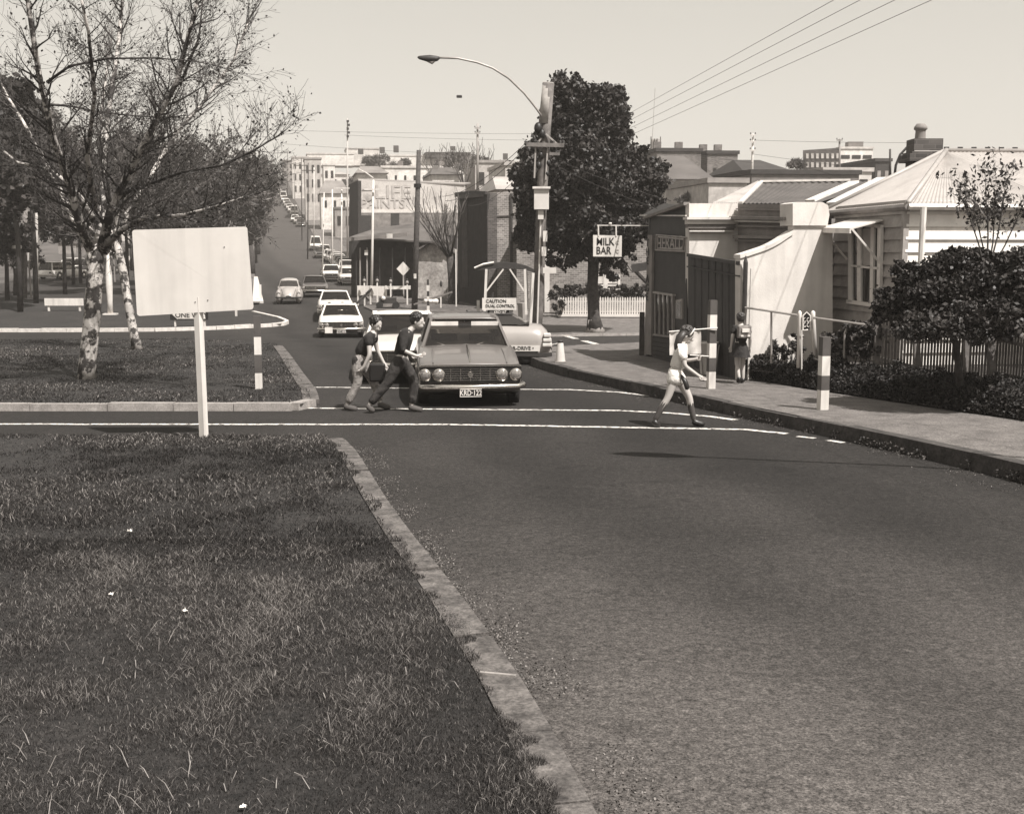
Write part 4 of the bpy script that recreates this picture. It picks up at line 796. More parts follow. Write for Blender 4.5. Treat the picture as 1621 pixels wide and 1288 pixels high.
for i, (x, y, rx, rz, d, lb) in enumerate(((20, 400, 60, 34, 78, 'dark undergrowth at the left edge behind the timber pole'), (112, 372, 42, 30, 96, 'dark bush over the roof of the white wagon'), (170, 395, 34, 34, 88, 'dark bush between the two pale trunks'), (262, 372, 60, 34, 100, 'bush low behind the left part of the blank board'), (345, 378, 55, 40, 106, 'bush low behind the right part of the blank board'), (392, 360, 26, 46, 118, 'bush at the left kerb of the hill road'))):
    far_tree('dark_bush', lb, x, y, rx, rz, d, int(2600*(rx/50)), .16, 120+i, LEAFD if i < 3 else LEAFH, grp='dark bushes along the side street')
def elm(px, py, rx, rz, d, seed, lb):
    """twiggy leafless elm in the distance"""
    c = at(px, py, d); s = F/d; R_ = rx/s; zb_ = G(d); base = (c.x, d, zb_-.1); top = c.z+rz/s; Ht = top-zb_; fork = zb_+Ht*.25
    rr = random.Random(seed); lb_ = []
    for k in range(9):
        a = 2*math.pi*k/9+rr.random(); q = R_*rr.uniform(.45, .8); lb_.append(([(c.x, d, fork), (c.x+math.cos(a)*q*.35, d+math.sin(a)*q*.35, fork+Ht*.22), (c.x+math.cos(a)*q*.75, d+math.sin(a)*q*.75, fork+Ht*.42), (c.x+math.cos(a)*q, d+math.sin(a)*q, fork+Ht*rr.uniform(.45, .62))], .11, .03))
    return bare_tree('bare_elm', lb, base, lb_, [(c.x, d, zb_-.2), (c.x+.05, d, (zb_+fork)/2), (c.x, d, fork+.1)], [.38, .3, .22], TWIG, TWIG, 3, .9, .16, seed, n=(3, 4), group='trees lining the left side of the hill', rmin=.016, L0=Ht*.2, leafm=LEAFH, per=3, spread=.8)
elm(345, 300, 85, 90, 88, 41, 'bare brownish elm directly above the blank sign'); elm(255, 300, 70, 100, 78, 42, 'bare elm between the thick trunk and the blank sign')
elm(395, 325, 48, 70, 112, 43, 'bare elm at the left kerb of the hill road'); elm(300, 270, 60, 80, 130, 44, 'taller bare elm further back above the blank sign'); elm(405, 300, 36, 60, 160, 45, 'bare elm half way up the hill road'); elm(418, 290, 24, 42, 225, 46, 'small bare elm near the crest of the hill road')
elm(205, 290, 60, 90, 120, 47, 'bare elm far behind the fork of the mottled tree')
# pollarded bare tree before the brick block
d6 = 66
def A6(px, py, dd=0): return at(px, py, d6+dd)
rr = random.Random(5)
bare_tree('pollarded_tree', 'leafless pollarded tree with fanned whips left of the dark brick wall', tuple(gx(718, d6)), [([A6(712, 410), A6(712+x*.4, 385, y*.3), A6(712+x, 350-abs(y)*3, y)], .09, .03) for x, y in ((-42, 0), (-28, 2), (-10, -1), (6, 2), (16, -2), (-36, -2), (-18, 1), (-50, 1))],
    [A6(718, 480), A6(716, 440), A6(712, 405)], [.3, .25, .2], BARKD, TWIGL, 2, 0, .05, 8, n=(3, 5), L0=1.9, rmin=.014, up=.5, per=3, spread=.45)
for i, (px, py, hh, dd) in enumerate(((735, 300, 70, 150), (690, 292, 55, 170), (756, 290, 50, 160))):
    q = gx(px, dd); top = at(px, py-hh, dd); Ht = 9
    bare_tree('bare_street_tree', ('leafless tree left of the thin tall post on the far slope', 'leafless tree just right of the leaning wooden pole on the slope', 'leafless tree above the dark brick wall')[i], tuple(at(px, py, dd)), [([at(px, py, dd), at(px+x*.5, py-hh*.4, dd), at(px+x, py-hh*.7, dd+y)], .14, .05) for x, y in ((-22, 1), (-8, -2), (8, 2), (20, -1))], [at(px, py+30, dd), at(px, py+5, dd), at(px, py-5, dd)], [.3, .25, .2], TWIGL, TWIGL, 2, 0, .05, 60+i, L0=2.6, rmin=.03, up=.5, per=2)
for i, (x, y, rx, rz, dd) in enumerate(((604, 262, 24, 16, 250), (585, 262, 14, 14, 230), (726, 262, 26, 20, 165), (758, 268, 22, 22, 160), (700, 268, 16, 12, 200), (640, 262, 12, 9, 240), (560, 296, 10, 12, 190), (1150, 306, 26, 12, 82), (1090, 316, 20, 8, 84), (1262, 262, 14, 8, 120))):
    far_tree('leafless_tree', ('bare twiggy tree above the painted wall', 'small bare tree left of the pale warehouse', 'bare tree between timber pole and brick block', 'bare tree above the left edge of the brick block', 'low bare tree on the far slope', 'tiny bare tree on the ridge', 'bare tree by the upper footpath', 'dark bush row below the stone cottage', 'dark bush in front of the stone cottage', 'small tree beside the dark shed')[i], x, y, rx, rz, dd, 900, .06*dd/80, 90+i, LEAFT, aspect=8, grp='leafless trees on the far slope')
# right-hand garden trees
leafy('garden_tree', 'dense dark rounded garden tree over the grey paling fence at right', (at(1500, 560, 17).x, 17, .1), [cr_(1520, 470, 95, 65, 48000, 260, d=17, ry=70), cr_(1605, 462, 66, 62, 28000, 200, d=16.7, ry=60), cr_(1462, 462, 52, 36, 12000, 110, d=17.3), cr_(1420, 480, 42, 26, 5000, 70, d=17.2), cr_(1510, 512, 105, 30, 16000, 150, d=16.8), cr_(1560, 500, 80, 36, 16000, 130, d=16.6), cr_(1545, 450, 60, 50, 13000, 110, d=16.9), cr_(1410, 500, 34, 22, 1500, 30, d=17.4), cr_(1515, 412, 40, 20, 2600, 50, d=17.4), cr_(1430, 440, 26, 30, 1300, 30, d=17.3)],
    LEAFD, BARKD, ([at(1520, 610, 17), at(1515, 560, 17), at(1505, 500, 17)], [.06, .05, .04]), .042, 71)
t = thing('sapling', 'thin feathery sapling rising against the pale iron roof', 'tree', tuple(at(1560, 420, 16.6)))
T_ = Tree(random.Random(9))
for k, (x, y) in enumerate(((1530, 330), (1560, 300), (1590, 310), (1615, 335), (1575, 330), (1545, 345))):
    P_ = [at(1562, 440, 16.6), at((1562+x)/2+3, (440+y)/2, 16.6+.1*k), at(x, y, 16.5+.15*k)]; T_.tw.tube(P_, [.018, .012, .006], 5)
    for q in range(5): T_.grow(P_[1].lerp(P_[2], q/4), P_[2]-P_[1], .42, .006, 1, 3, n=(2, 4), spread=.9, leaf=1, rmin=.002, up=0)
T_.tw.build('stems', TWIG, t)['kind'] = 'stuff'; cards('leaves', [tuple(q+Vector((random.gauss(0, .04), 0, random.gauss(0, .04)))) for q in T_.lf], .035, LEAFS, t, kind='stuff', aspect=2.2)
# hedge behind the white pickets, shrubs, ground cover
def bush(nm, lb, boxes, m, size, seed, cat='shrub', kind=None):
    q = np.random.default_rng(seed); P_ = []
    c0 = boxes[0][0]; T = thing(nm, lb, cat, (c0[0], c0[1], c0[2]-boxes[0][1][2]))
    for c, r, n in boxes:
        a, b = crownpts(c, r, n, max(8, n//60), seed, .3); P_.append(a); seed += 1
    cards('foliage', np.concatenate(P_), size, m, T, kind='stuff'); 
    rr = random.Random(seed); st = MB()
    for c, r, n in boxes:
        for k in range(5): st.tube([(c[0]+rr.uniform(-.2, .2)*r[0], c[1], c[2]-r[2]), (c[0]+rr.uniform(-.7, .7)*r[0], c[1], c[2]+rr.uniform(0, .6)*r[2])], [.012, .004], 4)
    st.build('stems', TWIG, T)['kind'] = 'stuff'; return T
bush('hedge', 'clipped dark hedge along the top of the white picket fence', [((at(x, 463, 59).x, 59.2, at(x, 466, 59).z), (.95, .5, .55), 1100) for x in range(892, 1040, 18)], LEAFS, .1, 81, 'hedge')
bush('shrub', 'dark rounded shrub at the left end of the picket fence', [((at(880, 485, 58).x, 58, at(880, 480, 58).z), (.7, .6, .8), 900), ], LEAFD, .1, 84)
bush('flowering_bush', 'bush with pale flowers behind the bent pipe post', [((at(1345, 545, 20.2).x, 20.2, at(1345, 545, 20.2).z), (.55, .4, .5), 2600), ((at(1375, 550, 19.8).x, 19.8, at(1375, 545, 19.8).z), (.35, .4, .5), 1600)], LEAFS, .06, 85)
bush('low_shrub', 'low shrub growing against the sunlit white wall', [((at(1232, 560, 21.9).x, 21.9, at(1232, 560, 21.9).z), (.3, .2, .25), 1000), ((at(1200, 572, 21.9).x, 21.9, at(1200, 572, 21.9).z), (.3, .2, .14), 600), ((at(1256, 555, 21.8).x, 21.8, at(1256, 553, 21.8).z), (.2, .2, .3), 700)], LEAFS, .05, 88)
# ---------------------------------------------------------------- vehicles
def interp(tab, y):
    if y <= tab[0][0]: return tab[0][1]
    for a, b in zip(tab, tab[1:]):
        if y <= b[0]: return a[1]+(b[1]-a[1])*(y-a[0])/(b[0]-a[0])
    return tab[-1][1]
PAINTS = {}
def paint(v):
    k = round(v, 3)
    if k not in PAINTS: PAINTS[k] = mat('car_paint_%d' % (k*1000), v, .32, (1.2, .06), spec=.5, coat=.4)
    return PAINTS[k]
def wheel(parent, x, y, r=.33, w=.19):
    s = 1 if x > 0 else -1
    t = MB().lathe((x, y, r), [(r*.6, -w/2), (r*.93, -w/2), (r, -w*.3), (r, w*.3), (r*.93, w/2), (r*.6, w/2)], 20, 0).build('wheel', RUBBER, parent, True, world=False)
    MB().lathe((x+s*(w/2-.02), y, r), [(r*.62, -.01), (r*.6, .015), (r*.34, .03), (r*.3, .05*1), (.001, .055)] if s > 0 else [(.001, -.055), (r*.3, -.05), (r*.34, -.03), (r*.6, -.015), (r*.62, .01)], 16, 0).build('rim', CHROME, t, True, world=False)
def car(name, label, loc, rz, v=.7, Wd=1.78, L=4.5, H=1.42, style='sedan', lights=2, plate=None, det=1, group=None, roofv=None, grille='bars', zb=.85, cat='car', bump=CHROME, gz=.61, gh=.19, lr=0):
    P = paint(v); T = thing(name, label, cat, loc, rz, group); w2 = Wd/2
    yf, yr = -L/2+.82, L/2-1.0; wr = .33; ra = .37
    top = [(-L/2, zb-.13), (-L/2+.12, zb-.09), (-L/2+.5, zb-.04), (-L/2+1.25, zb+.04), (L/2-1.1, zb+.02), (L/2-.1, zb-.04), (L/2, zb-.1)]
    hw = [(-L/2, w2*.95), (-L/2+.15, w2*.98), (-L/2+.9, w2), (L/2-1, w2), (L/2, w2*.93)]
    mb = MB(); ys = sorted(set([-L/2, -L/2+.05, -L/2+.15]+[-L/2+.3*i for i in range(1, int(L/.3)+1)]+[yf+ra*math.cos(math.pi*k/8) for k in range(9)]+[yr+ra*math.cos(math.pi*k/8) for k in range(9)]+[L/2-.08, L/2]))
    rows = []
    for y in ys:
        w, zt = interp(hw, y), interp(top, y); za = .24+.16*max(0, 1-(y+L/2)/.6)
        for yc in (yf, yr):
            if abs(y-yc) < ra: za = max(za, wr+math.sqrt(ra*ra-(y-yc)**2))
        e = 0 if -L/2 < y < L/2 else .04
        half = [(0, max(.24, min(za, .4))), (w-.24, max(.24, za-.02)), (w-.03, za), (w-e, max(za+.02, .42)), (w, max(za+.04, .58)), (w*.985, zt-.1), (w*.95, zt-.02), (w*.86, zt+.005), (w*.45, zt+.03), (.06, zt+.035), (0, zt+.045)]
        rows.append([(x, y, z) for x, z in half]+[(-x, y, z) for x, z in half[-2:0:-1]])
    n = len(rows[0]); vs = [p for r in rows for p in r]
    mb.add(vs, [(i*n+k, (i+1)*n+k, (i+1)*n+(k+1) % n, i*n+(k+1) % n) for i in range(len(rows)-1) for k in range(n)]+[tuple(range(n)), tuple((len(rows)-1)*n+k for k in reversed(range(n)))])
    mb.build('body', P, T, True, world=False)
    # glasshouse
    S = {'sedan': (-.78, -.22, .85, 1.35), 'wagon': (-.75, -.2, 1.85, 2.05), 'coupe': (-.7, -.1, .6, 1.5), 'van': (-1.75, -1.35, 2.0, 2.1)}[style]
    S = [q*L/4.5 for q in S]; zt = H-.05; wt, wb = w2*.72, w2*.9; z0 = zb+.015
    c = {('f', 'b', s): Vector((s*wb*.97, S[0], z0)) for s in (-1, 1)}; c.update({('f', 't', s): Vector((s*wt*.94, S[1], zt)) for s in (-1, 1)})
    c.update({('r', 't', s): Vector((s*wt*.92, S[2], zt-.02)) for s in (-1, 1)}); c.update({('r', 'b', s): Vector((s*wb*.92, S[3], z0)) for s in (-1, 1)})
    RP = paint(roofv) if roofv else P
    rf = MB(); nx, ny = 8, 8; vs = []
    for layer in (0, 1):
        for j in range(ny+1):
            for i in range(nx+1):
                a, b = i/nx*2-1, j/ny; y = S[1]-.04+(S[2]-S[1]+.08)*b; wx = (wt+.02)*(.96+.04*math.sin(math.pi*b)); 
                z = zt+(.055*(1-a**4)*(.4+.6*math.sin(math.pi*min(max(b, .04), .96))) if layer else -.015)
                vs.append((a*wx, y+(-.03*(1-a*a) if j == 0 else .03*(1-a*a) if j == ny else 0), z))
    m_ = (nx+1)*(ny+1); fs = []
    for j in range(ny):
        for i in range(nx):
            q = j*(nx+1)+i; fs.append((q+m_, q+1+m_, q+nx+2+m_, q+nx+1+m_)); fs.append((q, q+nx+1, q+nx+2, q+1))
    ring = [i for i in range(nx+1)]+[j*(nx+1)+nx for j in range(1, ny+1)]+[ny*(nx+1)+i for i in range(nx-1, -1, -1)]+[j*(nx+1) for j in range(ny-1, 0, -1)]
    fs += [(a, b, b+m_, a+m_) for a, b in zip(ring, ring[1:]+ring[:1])]
    rf.add(vs, fs).build('roof', RP, T, True, world=False)
    for s in (-1, 1):
        pl = MB(); pl.bar(c['f', 'b', s]+Vector((0, -.02, 0)), c['f', 't', s], .05, .06); pl.bar(c['r', 'b', s], c['r', 't', s], .11 if style != 'wagon' else .08, .1)
        ymid = (S[1]+S[2])/2; pl.bar(Vector((s*wb*.965, ymid, z0)), Vector((s*wt*.97, ymid, zt)), .05, .07)
        pl.bar(c['f', 't', s], c['r', 't', s], .05, .05)
        pl.bar(c['f', 'b', s], c['r', 'b', s]+Vector((s*.02, 0, 0)), .05, .03)
        pl.build('pillars', RP, T, world=False)
    gl = [c['f', 'b', -1], c['f', 'b', 1], c['f', 't', 1], c['f', 't', -1]]
    def pane(nm, q): MB().add(q, [(0, 1, 2, 3)]).build(nm, GLASS, T, world=False)
    pane('windscreen', gl); pane('rear_window', [c['r', 'b', -1], c['r', 'b', 1], c['r', 't', 1], c['r', 't', -1]])
    for s in (-1, 1): pane('side_window', [c['f', 'b', s], c['r', 'b', s], c['r', 't', s], c['f', 't', s]])
    if det:
        st = MB()
        for s in (-1, 1): st.box((s*.36, S[1]+.62, .78), (.5, .16, .62)); 
        st.box((0, S[2]+.12, .72), (1.2, .18, .5)); st.build('seats', DARK, T, world=False, bevel=.04)
        MB().box((0, (S[0]+S[3])/2, z0-.03), (wb*1.75, S[3]-S[0]-.2, .02)).build('interior_floor', BLACK, T, world=False)
        sw = MB(); cc = Vector((.36, S[1]+.08, .93)); q = Matrix.Rotation(R(25), 3, 'X')
        sw.tube([cc+q @ Vector((.18*math.cos(a), 0, .18*math.sin(a))) for a in [2*math.pi*k/14 for k in range(15)]], .014, 5).build('steering_wheel', BLACK, T, world=False)
    for x, y in ((w2-.1, yf), (-w2+.1, yf), (w2-.1, yr), (-w2+.1, yr)): wheel(T, x, y)
    for y, nm, sg in ((-L/2-.06, 'front_bumper', -1), (L/2+.06, 'rear_bumper', 1)):
        MB().tube([(-w2-.02, y-sg*.3, .46), (-w2-.02, y-sg*.1, .46), (-w2*.9, y-sg*.02, .46), (0, y+sg*.04, .455), (w2*.9, y-sg*.02, .46), (w2+.02, y-sg*.1, .46), (w2+.02, y-sg*.3, .46)], [.045]*7, 8).build(nm, bump, T, True, world=False)
    yF = -L/2
    gp = MB().box((0, yF-.004, gz), (Wd*(.9 if not lr else .97), .03, gh)).build('grille', BLACK, T, world=False)
    if det:
        gb = MB()
        gw = Wd*(.9-.27*(lights/2 if lights > 1 else .7))/2
        if grille == 'bars':
            for k in range(6): gb.box((0, yF-.026, gz+(k-2.5)*gh*.15), (gw*2, .014, .007))
            for k in range(-3, 4): gb.box((k*gw/3.4, yF-.03, gz), (.008, .014, gh*.84))
            gb.build('grille_bars', CHROME, gp, world=False)
            MB().tube([(-w2*.95, yF-.02, gz-gh*.55), (-w2*.96, yF-.02, gz+gh*.57), (w2*.96, yF-.02, gz+gh*.57), (w2*.95, yF-.02, gz-gh*.55)], .013, 6).build('grille_surround', CHROME, gp, world=False); MB().box((0, yF-.02, gz+gh*.62), (Wd*.93, .05, .028)).build('bonnet_lip', CHROME, gp, world=False)
            MB().lathe((0, yF-.045, gz), [(.045, -.012), (.05, 0), (.045, .008)], 12, 1).build('bonnet_badge', CHROME, gp, world=False)
        else:
            for k in range(3): gb.box((0, yF-.026, .56+k*.05), (gw*2, .014, .01))
            gb.build('grille_bars', CHROME, gp, world=False)
    r_ = lr or (.082 if lights == 2 else .095)
    for s in (-1, 1):
        for k in range(lights):
            x = s*(w2*.86-k*(.2 if not lr else 2*lr+.045)); q = MB().lathe((x, yF-.03, gz), [(r_+.012, -.03), (r_+.014, .0), (r_+.01, .02)], 18, 1).build('headlight', CHROME, T, True, world=False)
            MB().lathe((x, yF-.03, gz), [(r_*.3, -.055), (r_*.75, -.045), (r_, -.031), (r_, -.02)], 18, 1).build('lens', LENS, q, True, world=False)
        if not lr: MB().box((s*w2*.78, yF-.05, .375), (.14, .03, .06)).build('indicator_lamp', LENSD, T, world=False)
        MB().box((s*w2*.8, L/2+.02, .64), (.22, .03, .12)).build('tail_light', DARK, T, world=False)
    if plate:
        p = MB().box((0, yF-.12, .36), (.37, .014, .135)).build('number_plate', plate[1], T, world=False)
        if plate[1] is BLACK: MB().tube([(-.18, yF-.13, .298), (.18, yF-.13, .298), (.18, yF-.13, .422), (-.18, yF-.13, .422), (-.18, yF-.13, .298)], .005, 4).build('plate_border', WHITE, p, world=False)
        lettering(plate[0], .125, plate[2], p, face_mat((0, yF-.129, .358), (1, 0, 0)), squeeze=.78)
    return T
LENS = mat('headlamp_lens', .32, .1, (30, .5), metal=.6, spec=.8); LENSD = mat('amber_lens', .12, .2)
def put(px, py): p = g(px, py); return (p.x, p.y, p.z)
def heading(x0, x1): return 0
# dark sedan at the crossing
HL = g(729, 635.5); hol = car('dark_sedan', 'large dark sedan with four round headlights waiting at the crossing', (HL.x, HL.y+1.5, G(HL.y+1.5)), R(5), .13, 1.77, 4.7, 1.47, 'sedan', 2, ('KRD·122', BLACK, WHITE), zb=.93, gz=.655, gh=.25, lr=.093)
hol.rotation_euler.x = math.atan(-.022)*-1
for nm, q in (('bonnet_crease', [(0, -2.33, .86), (0, -1.9, .965), (0, -1.1, 1.02)]), ): MB().tube(q, .012, 5).build(nm, CHROME, hol, world=False)
for s in (-1, 1):
    MB().tube([(s*.62, -2.3, .845), (s*.62, -1.6, .945), (s*.6, -.95, .985)], .011, 5).build('bonnet_ridge', paint(.13), hol, world=False)
    MB().box((s*.37, -.36, 1.31), (.5, .02, .14)).build('sun_visor', WHITE, hol, world=False)
    MB().bar((s*.12-.1, -.86, .955), (s*.42-.1, -.72, 1.03), .014).build('wiper', CHROME, hol, world=False)
MB().box((0, -.36, 1.3), (.24, .02, .07)).build('rear_view_mirror', DARK, hol, world=False)
MB().tube([(0, -.3, 1.38), (0, -.3, 1.31)], .006, 5).build('mirror_stem', CHROME, hol, world=False)
# light sedan behind it
q = g(640, 602); s2 = car('light_sedan', 'pale two tone sedan with round headlights behind the dark sedan', (q.x-.15, q.y+1.3, G(q.y+1.3)), R(7), .62, 1.78, 4.4, 1.43, 'sedan', 1, None, zb=.9, roofv=.72)
# the white sedan with the folded fence paint
q = g(533, 534); s3 = car('white_sedan', 'white sedan with a square card beside its plate, coming down past the reserve', (q.x, q.y+1.2, G(q.y+1.2)), R(9), .75, 1.8, 4.4, 1.38, 'sedan', 2, ('EXT·404', BLACK, WHITE), zb=.86)
MB().box((-.5, -2.32, .42), (.3, .01, .24)).build('square_card', WHITE, s3, world=False)
q = g(526, 506); s4 = car('white_sedan', 'white sedan with black driving lamps on its bumper, second in the queue', (q.x, q.y+1.0, G(q.y+1.0)), R(10), .72, 1.75, 4.3, 1.38, 'sedan', 1, None, zb=.86)
for s in (-.32, .32):
    k = MB().lathe((s, -2.27, .76), [(.02, .08), (.1, .05), (.115, -.03), (.1, -.05)], 14, 1).build('driving_lamp', BLACK, s4, world=False)
    MB().lathe((s, -2.27, .76), [(.001, -.062), (.06, -.06), (.06, -.04)], 10, 1).build('lamp_cap', WHITE, k, world=False)
q = g(494, 470); s5 = car('dark_sedan', 'flat roofed dark sedan just right of the rounded small car', (q.x, q.y+1, G(q.y+1)), R(11), .1, 1.75, 4.3, 1.4, 'sedan', 1, None, zb=.86)
# rounded small car
def beetle(loc, rz, v):
    T = thing('small_car', 'rounded pale grey small car with sloping bonnet driving down the hill', 'car', loc, rz); P = paint(v)
    prof = [(-1.98, .5), (-1.9, .66), (-1.6, .84), (-1.2, .94), (-.82, 1.0), (-.45, 1.33), (-.2, 1.43), (.2, 1.49), (.6, 1.46), (1.0, 1.33), (1.5, 1.02), (1.85, .7), (1.98, .5)]
    wdt = [(-1.98, .2), (-1.9, .3), (-1.5, .48), (-.8, .66), (0, .7), (.8, .66), (1.5, .5), (1.98, .25)]; rows = []
    for y in np.linspace(-1.98, 1.98, 34):
        zt, w = interp(prof, y), interp(wdt, y); half = []
        for k in range(9):
            a = math.pi/2*k/8; half.append((w*math.cos(a)**.75 if k < 8 else 0, .3+(zt-.3)*math.sin(a)**.8))
        if zt > 1.02:
            half = [(w, .3), (w, .6), (w, .95), (w*.93, 1.0), (w*.84, 1.0+(zt-1)*.45), (w*.76, 1+(zt-1)*.72), (w*.62, 1+(zt-1)*.9), (w*.3, zt-.005), (0, zt)]
        rows.append([(x, y, z) for x, z in half]+[(-x, y, z) for x, z in half[-2::-1]])
    n = len(rows[0]); mb = MB().add([p for r in rows for p in r], [(i*n+k, (i+1)*n+k, (i+1)*n+(k+1) % n, i*n+(k+1) % n) for i in range(len(rows)-1) for k in range(n)])
    mb.build('body', P, T, True, world=False)
    for s in (-1, 1):
        for y in (-1.25, 1.2):
            MB().ell((s*.58, y, .42), (.2, .52, .42), 14, 10).build('mudguard', P, T, True, world=False)
            wheel(T, s*.64, y, .32, .15)
        h = MB().lathe((s*.58, -1.66, .62), [(.11, .1), (.115, 0), (.1, -.03)], 16, 1).build('headlight', P, T, True, world=False)
        MB().lathe((s*.58, -1.66, .62), [(.03, -.05), (.07, -.045), (.095, -.03)], 16, 1).build('lens', LENS, h, True, world=False)
        MB().box((s*.7, 0, .3), (.16, 1.6, .06)).build('running_board', DARK, T, world=False)
        MB().add([(s*.685, -.6, 1.02), (s*.705, .7, 1.02), (s*.6, .55, 1.32), (s*.57, -.3, 1.32)], [(0, 1, 2, 3)]).build('side_window', GLASSD, T, world=False)
    MB().add([(-.56, -.83, 1.04), (0, -.86, 1.04), (.56, -.83, 1.04), (.46, -.46, 1.33), (0, -.5, 1.35), (-.46, -.46, 1.33)], [(0, 1, 4, 5), (1, 2, 3, 4)]).build('windscreen', GLASSD, T, world=False)
    MB().tube([(-.72, -1.8, .38), (-.6, -2.05, .38), (0, -2.12, .38), (.6, -2.05, .38), (.72, -1.8, .38)], .05, 6).build('front_bumper', RUBBER, T, world=False)
    MB().tube([(-.3, -1.98, .52), (-.42, -1.6, .87), (-.56, -.95, 1.0)], .012, 4).tube([(.3, -1.98, .52), (.42, -1.6, .87), (.56, -.95, 1.0)], .012, 4).build('bonnet_edge', DARK, T, world=False)
    return T
GLASSD = mat('dark_glazing', .03, .1, spec=.7)
q = g(452, 481); beetle((q.x, q.y+1.3, G(q.y+1.3)), R(9), .36)
# parked and moving cars up the hill : px, py of wheels, value, style, label
ROW = [(548, 452, .7, 'wagon', 'white station wagon with dark slot grille, nearest of the cars parked up the hill', 1), (520, 446, .74, 'sedan', 'white sedan with side windows open, pulling out beside the white wagon', 1),
       (545, 436, .6, 'sedan', 'pale sedan parked directly behind the white wagon', 1), (536, 427, .7, 'sedan', 'white sedan with dark roof edge, third in the parked row', 0), (541, 431, .45, 'sedan', 'mid grey sedan tucked between the pale and the dark edged ones', 0), (533, 423, .7, 'sedan', 'small white sedan hidden behind the dark roof edged one', 0), (524, 416, .3, 'sedan', 'grey sedan near the foot of the thin white pole', 0), (511, 405, .7, 'sedan', 'light sedan directly below the upright white van', 0), (470, 355, .4, 'sedan', 'grey car second in the upper row', 0), (460, 337, .6, 'sedan', 'pale car behind the upper white van', 0), (454, 329, .3, 'sedan', 'darker car midway in the uppermost group', 0), (449, 320, .7, 'sedan', 'white car second below the crest', 0), (443, 312, .5, 'sedan', 'grey car just under the crest', 0), (436, 304, .6, 'sedan', 'faint pale car at the very crest', 0), (530, 419, .66, 'wagon', 'white wagon beside the thin white pole', 0),
       (519, 414, .55, 'sedan', 'grey white sedan parked fifth up the row', 0), (505, 409, .06, 'sedan', 'dark sedan in front of the upright white van on the hill', 0), (497, 397, .75, 'van', 'upright white van standing alone on the hill road', 0),
       (474, 359, .05, 'sedan', 'dark car at the foot of the upper parked row', 0), (465, 352, .75, 'sedan', 'bright white car just above the dark one, upper row', 0), (464, 341, .7, 'van', 'white van with dark roof line, upper parked row', 0),
       (457, 333, .5, 'sedan', 'grey car half hidden behind the upper white van', 0), (452, 325, .6, 'sedan', 'light car near the top of the hill road', 0), (447, 316, .65, 'van', 'pale van under the branch tips near the crest', 0), (440, 309, .7, 'sedan', 'white car highest on the hill road', 0)]
for px, py, v, stl, lb, dt in ROW:
    q = g(px, py); sl = math.atan((G(q.y+3)-G(q.y-1))/4); nm = {'wagon': 'station_wagon', 'sedan': 'parked_sedan', 'van': 'white_van'}[stl]
    c_ = car(nm, lb, (q.x, q.y+1.5, G(q.y+1.5)+.02), R(12 if px > 500 else 11), v, 1.72 if stl != 'van' else 1.8, 4.3, 1.42 if stl != 'van' else 2.0, stl, 1 if px != 548 else 2, None, det=dt, group='cars lined up on the hill road', zb=.86 if stl != 'van' else 1.05, cat='van' if stl == 'van' else 'car', bump=DARK if py > 440 else CHROME)
    c_.rotation_euler.x = sl
# cars on the left side street
for px, py, v, stl, lb, nm, rz in ((93, 444, .75, 'wagon', 'white station wagon parked tail out on the left side street', 'station_wagon', 162), (116, 436, .7, 'sedan', 'pale sedan hidden nose first ahead of the white wagon', 'parked_sedan', 160), (150, 436, .03, 'sedan', 'black sedan in tree shade behind the thick mottled trunk', 'parked_sedan', 165), (232, 418, .6, 'sedan', 'white sedan crossing behind the small leaning tree', 'parked_sedan', 100)):
    q = g(px, py); c_ = car(nm, lb, (q.x-.2, q.y+1.5, G(q.y+1.5)+.03), R(rz), v, 1.95, 5.1, 1.6, stl, 1, None, group='cars on the left side street')
